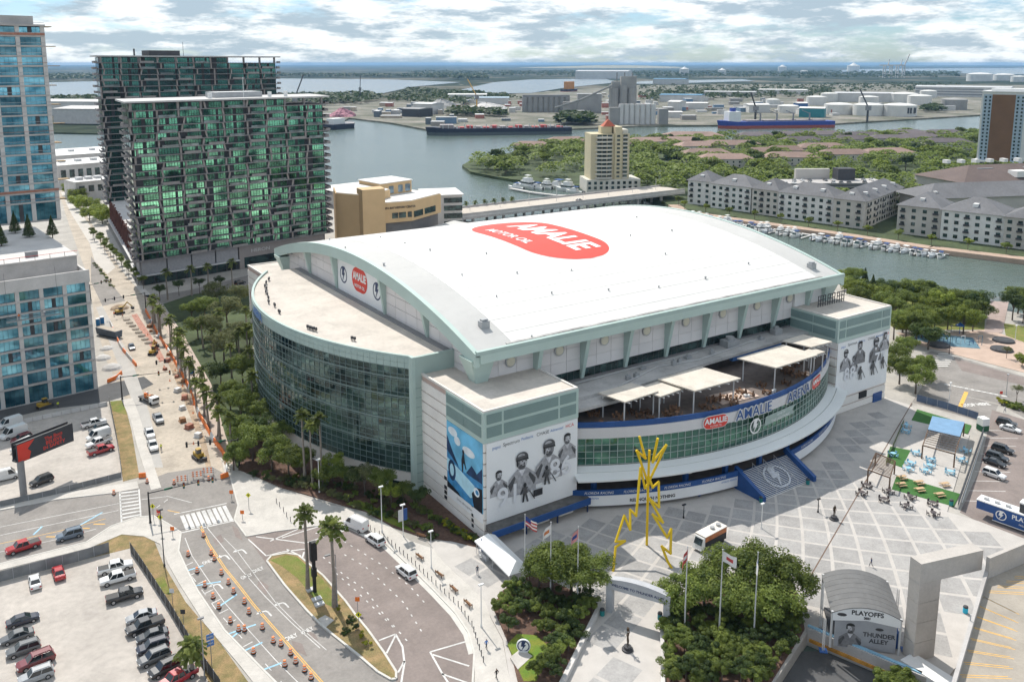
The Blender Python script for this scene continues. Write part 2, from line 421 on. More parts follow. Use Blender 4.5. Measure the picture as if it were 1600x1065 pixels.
M_deck = mat('terrace_deck',(0.16,0.13,0.115),0.8,var=0.2,scale=0.6)
M_gl_dark = glass('glass_dark',(0.05,0.09,0.085),(0.012,0.02,0.02),(0.3,0.3,0.5),0.35,0.07)
M_gl_drum = glass('glass_drum',(0.12,0.20,0.18),(0.006,0.022,0.022),(0.09,0.09,0.14),0.5,0.04,0.3)
M_gl_front = glass('glass_front',(0.075,0.21,0.15),(0.028,0.09,0.075),(0.05,0.2,0.4),0.6,0.05,0.12)

AC = (144.5,201.0)
arena = thing('arena','huge sports arena with white curved roof, green glass sides and red oval logo','arena',AC)
RU0,RU1,RV0,RV1,RZ = 85.8,203.4,140.8,261.0,33.0
RVC = (RV0 + RV1) / 2; RH = (RV1 - RV0) / 2; RS = 9.4; RR = (RH * RH + RS * RS) / (2 * RS)
def zroof(v): return RZ + RS - (RR - math.sqrt(RR * RR - (v - RVC) ** 2))
def roof_strip(u0,u1,lift=0.0,v0=RV0,v1=RV1,n=44,thick=0.6):
    mb = MB()
    for i in range(n):
        a = v0 + (v1 - v0) * i / n; b = v0 + (v1 - v0) * (i + 1) / n
        za,zb = zroof(a) + lift,zroof(b) + lift
        mb.hexa([(u0,a,za - thick),(u1,a,za - thick),(u1,b,zb - thick),(u0,b,zb - thick),(u0,a,za),(u1,a,za),(u1,b,zb),(u0,b,zb)])
    return mb
roof = roof_strip(RU0 + 9.5,RU1 - 9.5).build('roof',M_roof,arena)
roof_strip(RU0,RU0 + 9.5,-0.05).build('roof_edge',M_roof2,arena)
roof_strip(RU1 - 9.5,RU1,-0.05).build('roof_edge',M_roof2,arena)
# seams of the membrane, a gutter behind the front eave
mb = MB()
for k in range(1,24):
    v = RV0 + (RV1 - RV0) * k / 24
    mb.hexa([(RU0 + 9.6,v - .05,zroof(v) + .0),(RU1 - 9.6,v - .05,zroof(v)),(RU1 - 9.6,v + .05,zroof(v)),(RU0 + 9.6,v + .05,zroof(v))] + [(RU0 + 9.6,v - .05,zroof(v) + .035),(RU1 - 9.6,v - .05,zroof(v) + .035),(RU1 - 9.6,v + .05,zroof(v) + .035),(RU0 + 9.6,v + .05,zroof(v) + .035)])
mb.build('roof_seam',M_roof,roof,kind='stuff')
mb = MB(); mb.box(RU0 + 8,RV0 + .9,32.6,RU1 - 8,RV0 + 2.0,33.55)
mb.build('gutter',mat('gutter_grey',(0.34,0.33,0.32),0.9,var=0.4,scale=0.25,fine=0.2),roof)
mb = MB(); mb.box(RU0,RV0 - .4,32.7,RU1,RV0 + .55,33.55); mb.build('parapet',M_mintl,roof)
# red oval logo with its lettering, read along -Y
LU,LV,LW,LH = 139.6,195.3,48.5,25.0
def logo_pt(x,y,lift=0.14): return (LU + y,LV - x,zroof(LV - x) + lift)
mb = MB(); r = LH / 2; n = 60
for i in range(n):
    x0 = -LW / 2 + LW * i / n; x1 = x0 + LW / n
    def hh(x):
        e = abs(x) - (LW / 2 - r); return r if e <= 0 else math.sqrt(max(0,r * r - e * e))
    mb.face([logo_pt(x0,-hh(x0),.06),logo_pt(x1,-hh(x1),.06),logo_pt(x1,hh(x1),.06),logo_pt(x0,hh(x0),.06)])
logo = mb.build('roof_logo',M_red,roof,label='red oval logo painted on the white roof')
lettering('logo_word','AMALIE',M_white2,arena,0,0,0,11.6,bold=0.42,sx=0.86,fn=lambda x,y: logo_pt(x + 1.2,y + 3.6,.16))
lettering('logo_word','MOTOR OIL',M_white2,arena,0,0,0,4.3,bold=0.1,sx=0.9,fn=lambda x,y: logo_pt(x - 3.5,y - 7.6,.16))
# little roof vents and hatch boxes
vent = MB(); vent.cyl(0,0,-.2,.7,.28,8); vent.cyl(0,0,.6,.8,.42,8); me_vent = vent.mesh('roof_vent',M_steelgrey)
for x,y in [(93.67,235.51),(102.84,220.27),(104.36,193.89),(102.93,205.28),(115.67,184.49),(114.83,169.17),(101.58,172.96),(116.12,156.77),(129,166),(130.71,153.71),(102.72,159.58),(100.5,142.55),(181.1,200.07),(178.23,181.52),(144.5,151.05),(162.89,182.48),(206,179.3),(160.48,150.91),(179.84,153.77),(161.13,166.29),(87.95,186.95),(87.62,209.56)]:
    inst('roof_vent',me_vent,roof,(x,y,zroof(min(max(y,RV0),RV1))),scale=rnd.uniform(0.5,.8))
for x,y in [(92.72,149.04),(197.13,146.62)]:
    z = zroof(max(y,141.5)); b = MB().box(x - 1,y - .8,z - .3,x + 1,y + .8,z + 1.3); b.box(x - .7,y - .5,z + 1.3,x + .7,y + .5,z + 1.7); b.build('roof_unit',M_steelgrey,roof)
# arch fascias on both gables, straight fascias front and back
for u0,u1 in ((RU0 - .35,RU0 + .8),(RU1 - .8,RU1 + .35)):
    mb = MB()
    for i in range(44):
        a = RV0 + (RV1 - RV0) * i / 44; b = RV0 + (RV1 - RV0) * (i + 1) / 44; za,zb = zroof(a) + .12,zroof(b) + .12; d = 2.9
        mb.hexa([(u0,a,za - d),(u1,a,za - d),(u1,b,zb - d),(u0,b,zb - d),(u0,a,za),(u1,a,za),(u1,b,zb),(u0,b,zb)])
    mb.build('arch_beam',M_mint,arena)
MB().box(RU0 + .8,RV0 - .35,30.9,RU1 - .8,RV0 + .5,32.68).build('eave_beam',M_mint,arena)
MB().box(RU0 + .8,RV1 - .5,30.9,RU1 - .8,RV1 + .35,33.1).build('eave_beam',M_mint,arena)
# main walls: joint-coloured core with panels proud of it
GU,FV = 88.4,144.2
core = MB(); core.box(GU,FV,0,199.6,257.4,30.9)
for i in range(30):
    a = FV + (257.4 - FV) * i / 30; b = FV + (257.4 - FV) * (i + 1) / 30
    core.hexa([(GU,a,30.8),(199.6,a,30.8),(199.6,b,30.8),(GU,b,30.8),(GU,a,zroof(a) - .9),(199.6,a,zroof(a) - .9),(199.6,b,zroof(b) - .9),(GU,b,zroof(b) - .9)])
wall = core.build('wall',M_jointd,arena)
COLU = [102.4 + 12.72 * k for k in range(8)]
xs = [GU] + COLU + [199.6]
unit = MB().box(0,-.12,0,1,0,1).mesh('wall_panel',M_panel)
for i in range(len(xs) - 1):
    a,b = xs[i],xs[i + 1]; n = max(1,round((b - a) / 4.2)); w = (b - a) / n
    for j in range(n):
        for z0,z1 in ((23.15,25.7),(25.75,28.5),(28.55,31.2)):
            inst('wall_panel',unit,wall,(a + j * w + .05,FV,z0),scale=(w - .1,1,z1 - z0))
    nw = max(3,round((b - a) / 1.6)); w = (b - a - .8) / nw
gu = MB().box(0,-.08,0,1,0,1).mesh('window',M_gl_dark)
for i in range(1,len(xs) - 1):
    a,b = xs[i] + .5,xs[i + 1] - .4; n = 7; w = (b - a) / n
    for j in range(n): inst('window',gu,wall,(a + j * w + .06,FV,21.1),scale=(w - .12,1,1.95))
# gable panels (both gables)
GCOL = [165.5,187.3,217.2,237.3]
for gx,sg in ((GU,-1),(199.6,1)):
    ys = [FV] + GCOL + [257.4]
    for i in range(len(ys) - 1):
        if i == 2 and sg < 0: continue
        n = max(2,round((ys[i + 1] - ys[i]) / 5.5)); w = (ys[i + 1] - ys[i]) / n
        for j in range(n):
            a = ys[i] + j * w + .06; b = a + w - .12
            for k in range(6):
                z0 = 24.8 + 2.6 * k; z1 = z0 + 2.5; top = min(zroof(a),zroof(b)) - 2.0
                if top < z0 + .4: continue
                za,zb = min(z1,zroof(a) - 2.0),min(z1,zroof(b) - 2.0); x0,x1 = gx,gx + sg * .12
                MB().hexa([(x0,a,z0),(x1,a,z0),(x1,b,z0),(x0,b,z0),(x0,a,za),(x1,a,za),(x1,b,zb),(x0,b,zb)]).build('wall_panel',M_panel,wall)
# leaning columns
def column(u,v,du,dv,z0,wtop=1.7,ztop=None):
    """fin that leans out to the roof edge; (du, dv) is the lean"""
    zt = 31.3 if ztop is None else ztop
    mb = MB(); ax = Vector((1,0,0)) if abs(dv) > abs(du) else Vector((0,1,0)); out = Vector((du,dv,0)).normalized()
    b0 = Vector((u,v,z0)); t0 = Vector((u + du,v + dv,zt))
    w0,w1,d0,d1 = .42,.5,.55,wtop
    mb.hexa([b0 - ax * w0,b0 + ax * w0,b0 + ax * w0 + out * d0,b0 - ax * w0 + out * d0,
             Vector((u,v,zt)) - ax * w1,Vector((u,v,zt)) + ax * w1,t0 + ax * w1,t0 - ax * w1])
    return mb.build('column',M_mint,arena)
for u in COLU: column(u,FV,0,-(FV - RV0 - .6),21.1)
for v in GCOL:
    column(GU,v,-(GU - RU0 - .5),0,29.4,ztop=zroof(v) - 2.6); column(199.6,v,3.2,0,20,ztop=zroof(v) - 2.6)
for u,v,su,sv,zb in ((GU,FV,-1,-1,24.6),(199.6,FV,1,-1,24.6),(GU,257.4,-1,1,24.6),(199.6,257.4,1,1,10)):
    mb = MB(); e = 2.9
    mb.hexa([(u + su * .9,v + sv * .9,zb),(u - su * 1.2,v + sv * .9,zb),(u - su * 1.2,v - sv * 1.2,zb),(u + su * .9,v - sv * 1.2,zb),
             (u + su * (e + .5),v + sv * (e - .2),31.4),(u - su * 2.3,v + sv * (e - .2),31.4),(u - su * 2.3,v - sv * 2.3,31.4),(u + su * (e + .5),v - sv * 2.3,31.4)])
    mb.build('corner_column',M_mint,arena)
# round medallions between the columns
md = MB(); md.tube([(0,0,0),(0,-.35,0)],[1.28,1.28],20); me_md = md.mesh('medallion',M_steelgrey)
mdf = MB(); mdf.tube([(0,-.33,0),(0,-.5,0)],[1.1,.9],20); me_mdf = mdf.mesh('medallion_face',mat('medallion_cream',(.66,.62,.50),.5,var=.05))
for k in range(8):
    o = inst('medallion',me_md,arena,(96.04 + 12.72 * k,FV - .12,28.7)); inst('medallion_face',me_mdf,o,(0,0,0),local=True)
# gable banner with the oval logo between two bolt emblems
bu = GU - .25
def gb(poly): return [(bu - d,202.2 - x,34.9 + y) for x,y,d in poly]
mb = MB(); ys = [187.9 + (216.6 - 187.9) * i / 12 for i in range(13)]
for a,b in zip(ys[:-1],ys[1:]):
    mb.hexa([(bu,a,29.6),(GU,a,29.6),(GU,b,29.6),(bu,b,29.6),(bu,a,zroof(a) - 2.3),(GU,a,zroof(a) - 2.3),(GU,b,zroof(b) - 2.3),(bu,b,zroof(b) - 2.3)])
gban = mb.build('banner',M_vinyl,arena,label='white gable banner with red oval logo and two bolt emblems')
mb = MB(); mb.face(gb([(x,y,.04) for x,y in pill(9.6,6.4)])); mb.build('logo_oval',M_red,gban)
lettering('logo_word','AMALIE',M_white2,gban,(bu - .07,202.2,35.6),(0,-1,0),(0,0,1),2.8,bold=.12,sx=.85)
lettering('logo_word','MOTOR OIL',M_white2,gban,(bu - .07,202.2,33.1),(0,-1,0),(0,0,1),1.15,bold=.03)
def emblem(org,ax,ay,s,parent,m1,m2,lift):
    """ring with a lightning bolt"""
    nrm = Vector(ax).cross(Vector(ay)).normalized(); o = Vector(org) + nrm * lift; mb = MB()
    for i in range(28):
        a0,a1 = R(360 * i / 28),R(360 * (i + 1) / 28)
        q = [(math.cos(a) * r_,math.sin(a) * r_) for a,r_ in ((a0,.82 * s),(a0,1.0 * s),(a1,1.0 * s),(a1,.82 * s))]
        mb.face(onplane([(q[0]),q[1],q[2],q[3]],o,ax,ay))
    mb.face(onplane([(x * s * 1.05,y * s * .98) for x,y in BOLT],o + nrm * .01,ax,ay))
    e = mb.build('bolt_emblem',m1,parent); e['kind'] = 'stuff'
    return e
emblem((bu,212.6,34.3),(0,-1,0),(0,0,1),2.3,gban,M_navyd,M_white2,.05)
emblem((bu,191.8,34.3),(0,-1,0),(0,0,1),2.3,gban,M_navyd,M_white2,.05)

# ---- corner blocks
BH = 26.3
def block(u0,u1,v0,v1,front,name='corner_block'):
    core = MB().box(u0 + .2,v0 + .2,0,u1 - .2,v1 - .2,BH - .5)
    blk = core.build(name,M_pink,arena)
    rf = MB(); rf.box(u0 + .5,v0 + .5,BH - .5,u1 - .5,v1 - .5,BH - .3); rf.build('flat_roof',M_cream_roof,blk)
    pr = MB()
    for a in ((u0,v0,u1,v0 + .5),(u0,v1 - .5,u1,v1),(u0,v0 + .5,u0 + .5,v1 - .5),(u1 - .5,v0 + .5,u1,v1 - .5)): pr.box(a[0],a[1],BH - .5,a[2],a[3],BH)
    pr.build('coping',mat('coping_cream',(.64,.61,.57),.8,var=.05),blk)
    # cream courses with recessed pink joints
    zs = [0.3] + [2.2 + 2.28 * k for k in range(11)]
    for z0,z1 in zip(zs[:-1],zs[1:]):
        if front and z1 > 20.5:
            g = 13.9
            MB().box(u0,v0 + g,z0,u0 + .3,v1,z1 - .28).build('wall_panel',M_cream,blk) if u0 < 140 else None
            continue
        s0,s1 = z0,z1 - .28
        MB().box(u0,v0,s0,u0 + .25,v1,s1).build('wall_panel',M_cream,blk)
        MB().box(u1 - .25,v0,s0,u1,v1,s1).build('wall_panel',M_cream,blk)
        MB().box(u0 + .25,v0,s0,u1 - .25,v0 + .25,s1).build('wall_panel',M_cream,blk)
        MB().box(u0 + .25,v1 - .25,s0,u1 - .25,v1,s1).build('wall_panel',M_cream,blk)
    return blk
BL = block(80.3,102.6,129.4,154.6,True)
BRt = block(186.4,209.0,129.6,158,True)
BBL = block(80.3,102.6,246.2,272.6,False)
BBR = block(186.4,209.0,246,272,False)
def green_band(blk,u0,u1,v0,v1,left):
    """mint frame with dark louvre panels on the upper seven metres"""
    fr = MB()
    fr.box(u0 - .12,v0 - .12,19.9,u1 + .06,v0 + .3,BH - .35)
    fr.box(u0 - .12,v0 + .3,19.9,u0 + .3,v1,BH - .35)
    if not left: fr.box(u1 - .3,v0 + .3,19.9,u1 + .12,v1,BH - .35)
    g = fr.build('mint_frame',M_mint,blk)
    cols = [u0 + .35,u0 + 4.2,u0 + 17.5,u1 - .35] if left else [u0 + .35,u0 + 3.2,u0 + 18.5,u1 - .35]
    for a,b in zip(cols[:-1],cols[1:]):
        for z0,z1 in ((20.9,23.0),(23.6,25.5)):
            MB().box(a + .25,v0 - .2,z0,b - .25,v0 - .12,z1).build('louvre_panel',M_mintd,g)
    m = (v0 + v1) / 2
    for a,b in ((v0 + .5,m),(m,v1 - .2)):
        for z0,z1 in ((20.9,23.0),(23.6,25.5)):
            MB().box(u0 - .2,a + .1,z0,u0 - .12,b - .1,z1).build('louvre_panel',M_mintd,g)
green_band(BL,80.3,102.6,129.4,143.4,True)
green_band(BRt,186.4,209.0,129.6,144.5,False)

# ---- large picture banners
M_ink = [mat('ink_%s' % n,(v,v,v * 1.05),.6,var=.25,scale=1.6) for n,v in (('black',.03),('dark',.085),('mid',.2),('soft',.36),('pale',.5),('paler',.60))]
def sketch(parent,org,ax,ay,parts,lift=.03):
    """flat print: list of (tone, polygon)"""
    nrm = Vector(ax).cross(Vector(ay)).normalized(); bags = {}
    for i,(tone,poly) in enumerate(parts):
        bags.setdefault(tone,MB()).face(onplane(poly,Vector(org) + nrm * (lift + .004 * i),ax,ay))
    for t,mb in bags.items():
        mm = M_ink[t] if isinstance(t,int) else t
        mb.build('print',mm,parent,kind='stuff')
def head(cx,cy,s,helmet=True,turn=0.15):
    E = lambda x,y,a,b,n=16,a0=0,a1=360: [(cx + s * x + s * p[0],cy + s * y + s * p[1]) for p in arc_poly(0,0,a,b,a0,a1,n)]
    p = [(2,E(0,-.1,.55,.78)),(4,E(turn * .8,-.2,.36,.5)),(1,E(0,-.55,.34,.22)),(3,E(turn,-.42,.2,.12))]
    if helmet:
        p += [(1,E(0,.25,.66,.55,14,-10,190)),(3,E(-.1,.42,.4,.25,10,0,180)),(0,[(cx - .66 * s,cy + .2 * s),(cx + .66 * s,cy + .16 * s),(cx + .7 * s,cy - .02 * s),(cx - .62 * s,cy + .02 * s)]),(0,E(-.5,-.2,.1,.3))]
    else: p += [(0,E(0,.3,.56,.42,12,0,180)),(0,E(-.46,.05,.1,.3))]
    p += [(0,E(turn - .18,-.08,.1,.05,8)),(0,E(turn + .2,-.08,.1,.05,8)),(1,E(turn + .02,-.32,.07,.14,8)),(0,E(turn,-.52,.16,.035,8))]
    return p
def bust(cx,cy,s,helmet=True,turn=.15,tone=3):
    w = 1.5 * s
    b = [(tone,[(cx - w,cy - 3.1 * s),(cx + w,cy - 3.1 * s),(cx + w * .95,cy - 1.5 * s),(cx + .5 * s,cy - .75 * s),(cx - .5 * s,cy - .75 * s),(cx - w * .95,cy - 1.5 * s)]),
         (1,[(cx - w,cy - 2.0 * s),(cx - w * .55,cy - 1.25 * s),(cx - w * .45,cy - 1.5 * s),(cx - w * .8,cy - 2.7 * s)]),
         (1,[(cx + w,cy - 2.0 * s),(cx + w * .55,cy - 1.25 * s),(cx + w * .45,cy - 1.5 * s),(cx + w * .85,cy - 2.6 * s)]),
         (5,[(cx - .35 * s,cy - .85 * s),(cx + .35 * s,cy - .85 * s),(cx,cy - 1.5 * s)])]
    return b + head(cx,cy,s,helmet,turn)
def skater(cx,cy,s):
    q = lambda *pts: [(cx + x * s,cy + y * s) for x,y in pts]
    return [(0,q((-.5,0),(-.15,0),(.0,1.3),(-.3,1.4))),(1,q((.35,-.1),(.7,-.1),(.3,1.4),(.0,1.3))),(1,q((-.5,1.3),(.5,1.3),(.55,2.3),(-.45,2.4))),
            (0,q((-.5,2.2),(-.9,1.4),(-.65,1.3),(-.3,2.0))),(2,q((.5,2.2),(.95,1.5),(.75,1.35),(.3,2.0))),(0,[(cx + p[0],cy + 2.7 * s + p[1]) for p in arc_poly(0,0,.3 * s,.38 * s,n=12)]),(0,q((.8,1.5),(1.7,.0),(1.85,.05),(.95,1.55)))]
def player_banner(blk,u0,u1,v,z0,z1,parts,nums,sponsors,label):
    w = u1 - u0; h = z1 - z0
    b = MB().box(u0,v - .1,z0,u1,v,z1).build('banner',M_vinyl,blk,label=label)
    org = (u0,v - .1,z0); ax,ay = (1,0,0),(0,0,1)
    sketch(b,org,ax,ay,parts)
    for t,x,y,s,m in nums: lettering('print_number',t,m,b,(u0 + x,v - .32,z0 + y),ax,ay,s,bold=.08)
    for t,x,y,s,m in sponsors: lettering('sponsor_name',t,m,b,(u0 + x,v - .14,z0 + y),ax,ay,s)
    return b
M_pblue = mat('print_blue',(.08,.2,.5),.6,var=.1)
M_num = mat('print_white',(.74,.75,.78),.6,var=.02)
p = bust(2.7,9.3,1.35,False,.2,3) + bust(19.0,12.7,1.5,False,.1,3) + bust(8.0,10.9,2.2,True,.2,3) + bust(14.4,11.9,2.2,True,-.25,3) + skater(8.6,2.2,1.3) + skater(13.8,4.4,1.3)
p += [(0,[(10.6,2.6),(12.8,2.6),(12.8,4.0),(10.6,4.0)]),(3,[(14.2,6.0),(18.5,6.5),(18.5,6.65),(14.2,6.2)])]
player_banner(BL,80.8,102.4,129.28,3.6,19.8,p,[('91',4.9,4.4,5.6,M_num),('86',17.3,6.9,5.6,M_num)],
              [('pepsi',2.2,15.0,.9,M_pblue),('Spectrum',5.6,15.1,1.0,M_dgrey),('Pediatric',9.3,15.2,.8,M_pblue),('CHASE',13.0,15.2,1.0,M_dgrey),('Advanced',16.4,15.2,.8,M_pblue),('HCA',19.6,15.2,1.0,M_red),('BELIEVE',11.7,3.3,.5,M_num)],
              'large player banner with numbers 91 and 86 on the near block')
p = bust(3.5,11.6,1.5,True,.2,3) + bust(7.0,9.6,1.2,False,.2,3) + bust(9.3,12.8,1.6,False,-.1,2) + bust(16.2,12.4,1.7,True,.1,2) + bust(20.0,13.6,1.3,False,.1,3) + skater(9.8,3.4,1.2) + skater(15.2,3.6,1.3) + skater(19.5,4.5,1.1)
player_banner(BRt,186.6,208.8,129.48,4.9,19.8,p,[('88',5.3,5.8,4.8,M_num),('77',18.2,7.5,4.8,M_num)],
              [('pepsi',2.2,13.6,.9,M_pblue),('Spectrum',6,13.8,1.0,M_dgrey),('Pediatric',10,13.8,.8,M_pblue),('CHASE',14,13.8,1.0,M_dgrey),('Advanced',17.6,13.9,.8,M_pblue),('HCA',20.8,13.9,1.0,M_red)],
              'large player banner with numbers 88 and 77 on the far block')
# advertisement on the left face: figure and car under a blue sky
ab = MB().box(80.18,129.7,5.6,80.3,143.2,19.8).build('banner',mat('ad_sky_blue',(.16,.48,.72),.5,var=.25,scale=.25),BL,label='blue car advertisement banner on the near block')
MB().box(80.2,129.7,3.6,80.3,143.2,5.5).build('caption_strip',M_vinyl,ab)
sk1,sk2,sk3,sk4,sk5 = (mat(n,c,.5,var=v_) for n,c,v_ in (('ad_white',(.74,.8,.84),.1),('ad_navy',(.012,.04,.11),.4),('ad_mid',(.05,.24,.48),.3),('ad_pale',(.45,.72,.84),.12),('ad_black',(.01,.012,.02),.3)))
ap = [(sk1,[(.8 + p[0],12.6 + p[1]) for p in arc_poly(1.6,0,1.8,.9)]),(sk1,[(5.5 + p[0],10.6 + p[1]) for p in arc_poly(3,0,2.3,.9)]),(sk1,[(2.2 + p[0],11.3 + p[1]) for p in arc_poly(2,0,1.2,.9)]),
      (sk2,[(7.5,6.0),(9.6,8.3),(11.5,7.3),(13.5,9.2),(13.5,5.4)]),(sk3,[(0,11),(3.4,6.6),(5.5,5.8),(13.5,6.1),(13.5,0),(0,0)]),(sk4,[(0,6.4),(5.4,5.6),(10.4,4.6),(12.6,3.2),(9.0,1.4),(0,3.6)]),
      (sk2,[(0,11.2),(2.2,8.6),(4.6,6.2),(3.6,6.4),(0,8.0)]),(sk2,[(.3 + p[0],4.3 + p[1]) for p in arc_poly(1.7,0,1.5,2.2)]),(sk4,[(.3 + p[0],4.4 + p[1]) for p in arc_poly(1.7,0,.8,1.3)]),(sk5,[(10.4,0),(13.5,.0),(13.5,5.0),(11.4,4.6),(9.6,2.6)]),
      (sk1,[(9.2 + p[0],3.0 + p[1]) for p in arc_poly(2.2,.6,1.1,.9)]),(sk3,[(9.4 + p[0],3.0 + p[1]) for p in arc_poly(2.2,.6,.6,.5)]),(sk5,[(0,0),(0,1.4),(4.5,.6),(5.5,0)]),
      (sk5,[(6.0,5.6),(6.35,5.6),(6.5,7.6),(6.9,7.5),(7.4,6.6),(7.7,6.7),(7.1,8.1),(6.8,9.4),(6.3,9.5),(5.8,8.0)]),(sk5,[(6.55 + p[0],9.9 + p[1]) for p in arc_poly(0,0,.38,.5,n=12)])]
sketch(ab,(80.18,143.2,5.6),(0,-1,0),(0,0,1),[(t,[(max(0.05,min(13.45,x)),max(.02,min(14.15,y))) for x,y in q]) for t,q in ap],.02)
lettering('caption','Drive safe together',M_grey,ab,(80.17,136.5,4.6),(0,-1,0),(0,0,1),.75)
# blue awning along the foot of the near block
mb = MB(); mb.hexa([(80.6,126.9,2.6),(104.0,126.9,2.6),(104.0,129.3,2.6),(80.6,129.3,2.6),(80.6,126.9,3.2),(104.0,126.9,3.2),(104.0,129.3,3.5),(80.6,129.3,3.5)])
aw = mb.build('awning',mat('awning_roof',(.11,.105,.10),.8,var=.3,scale=.8),BL)
MB().box(80.5,126.6,1.9,104.1,126.9,3.2).build('awning_fascia',M_navy,aw)
for x in (81,88.5,96,103.6): MB().box(x - .12,126.95,0,x + .12,127.2,2.6).build('awning_post',M_navyd,aw)
for a,b in ((88.6,95.0),(97.5,101.0)): MB().box(a,128.4,.3,b,129.38,2.0).build('booth',M_cream,BL)
# slits near the block's foot, screen and door on the far block
for z in (1.2,2.3,3.4,5.4):
    MB().box(80.2,133.2,z,80.32,133.9,z + .6).build('wall_vent',M_black,BL)
    MB().box(80.2,143.6,z + 1.2,80.32,144.6,z + 1.9).build('wall_vent',M_black,BL)
MB().box(197.2,129.35,2.6,200.4,129.7,4.3).build('screen',M_black,BRt)
MB().box(203.6,129.35,.1,207.4,129.7,2.6).build('roller_door',M_navy,BRt)
# trusses and racks on the far block's roof
tb = MB()
for x,y in ((189,146),(192.5,146),(196,146),(192,140),(196,140),(200,140)):
    for dz in (.4,1.5,2.6): tb.bar((x,y,BH + dz),(x + 3,y,BH + dz),.18)
    for dx in (0,1.0,2.0,3.0): tb.bar((x + dx,y,BH - .3),(x + dx,y,BH + 2.7),.16)
tb.build('truss_rack',M_dgrey,BRt,kind='stuff')
MB().box(186.6,143.4,BH - .2,199,144.0,31).build('white_screen',M_wh,BRt)

# ---- glass drum on the left side
DC,DR = (140.6,201.0),77.4
def dpt(a,r=DR): return (DC[0] - r * math.cos(a),DC[1] + r * math.sin(a))
DA0,DA1 = -R(36.7),R(36.0)
ND,NR_ = 58,17
def ring(mb,r0,r1,z0,z1,n=ND,a0=DA0,a1=DA1,c=dpt):
    for i in range(n):
        p,q = a0 + (a1 - a0) * i / n,a0 + (a1 - a0) * (i + 1) / n
        A,B,C_,D_ = c(p,r0),c(q,r0),c(q,r1),c(p,r1)
        mb.hexa([(*A,z0),(*B,z0),(*C_,z0),(*D_,z0),(*A,z1),(*B,z1),(*C_,z1),(*D_,z1)])
    return mb
DZ = 30.0
poly = [dpt(DA0 + (DA1 - DA0) * i / 40,DR - .6) for i in range(41)] + [(90,246.5),(90,155.2)]
MB().prism(poly,DZ - 1.2,DZ - .5).build('drum_roof',M_cream_roof,arena)
MB().prism([dpt(DA0 + (DA1 - DA0) * i / 40,DR - 1.4) for i in range(41)] + [(90,246.5),(90,155.2)],0,DZ - 1.3).build('drum_core',M_gl_dark,arena)
pp = ring(MB(),DR,DR - .6,DZ - .5,DZ).build('drum_coping',M_mintl,arena)
par = MB(); w = DA1 - DA0
pm = MB().box(-.1,0,0,.25,1,1).mesh('parapet_panel',M_mintl)
for i in range(ND):
    a = DA0 + w * (i + .5) / ND; x,y = dpt(DA0 + w * i / ND)
    for z0,z1 in ((27.3,28.4),(28.45,29.48)):
        inst('parapet_panel',pm,arena,(x,y,z0),rz=-a,scale=(1,DR * w / ND - .06,z1 - z0))
# panes: the nearest 300 singly, the rest joined
gp_ = MB().box(0,0,0,.12,1,1).mesh('pane',M_gl_drum); rest = MB(); rest.cur = 0
zs = [4.2 + (27.2 - 4.2) * k / NR_ for k in range(NR_ + 1)]
drum = ring(MB(),DR - .25,DR - .6,4.0,27.3).build('drum_wall',M_jointd,arena)
cnt = 0
for i in range(ND):
    a = DA0 + w * (i + .5) / ND; x,y = dpt(DA0 + w * i / ND); L = DR * w / ND
    for k in range(NR_):
        z0,z1 = zs[k] + .05,zs[k + 1] - .05
        if cnt < 300 and k >= 3:
            inst('pane',gp_,drum,(x,y,z0),rz=-a,scale=(1,L - .12,z1 - z0)); cnt += 1
        else:
            cs,sn = math.cos(-a),math.sin(-a)
            T = lambda px_,py_,z: (x + px_ * cs - py_ * sn,y + px_ * sn + py_ * cs,z)
            rest.hexa([T(0,.06,z0),T(.12,.06,z0),T(.12,L - .06,z0),T(0,L - .06,z0),T(0,.06,z1),T(.12,.06,z1),T(.12,L - .06,z1),T(0,L - .06,z1)])
rest.build('pane',M_gl_drum,drum,kind='stuff')
# mullions: thin aluminium grid in front of the panes
mu = MB()
for i in range(ND + 1):
    a = DA0 + w * i / ND; x,y = dpt(a,DR + .06); mu.box(x - .045,y - .045,4.0,x + .045,y + .045,27.3)
for k in range(0,NR_ + 1): ring(mu,DR + .1,DR - .05,zs[k] - .04,zs[k] + .04)
for k in (4,8,12,15): ring(mu,DR + .16,DR - .05,zs[k] + .35,zs[k] + .6)
mu.build('mullion',mat('mullion_grey',(.19,.25,.24),.4,var=.05),drum,kind='stuff')
base = ring(MB(),DR - .1,DR - 1.2,0,4.0); drb = base.build('drum_base',M_cream,arena)
for i in range(2,ND - 2,3):
    a = DA0 + w * (i + .5) / ND; x,y = dpt(DA0 + w * i / ND,DR - .05)
    for z0,z1 in ((.6,1.6),): inst('base_window',gu,drb,(x,y,z0),rz=-a - R(90),scale=(-2.6,1,z1 - z0))
# end wall of the drum
e0 = dpt(DA0); MB().box(e0[0] - .1,e0[1] - .8,0,90.5,e0[1],DZ - .1).build('end_wall',M_mintl,arena)
for k in range(1,12): MB().box(e0[0] - .12,e0[1] - .83,2.1 * k,90.5,e0[1] - .8,2.1 * k + .12).build('wall_joint',M_mintd,arena)
MB().box(e0[0] - .5,e0[1] - .9,0,e0[0] + .3,e0[1] + .5,DZ + .02).build('corner_pier',M_mint,arena)
# name on the drum's parapet, read towards the camera
for t,a0,m in (('AMALIE',R(19),M_red),('ARENA',R(6),M_pblue)):
    lettering('arena_name',t,m,arena,0,0,0,3.1,bold=.1,fn=lambda x,y,a0=a0: (*dpt(a0 - x / DR,DR + .34),28.4 + y))
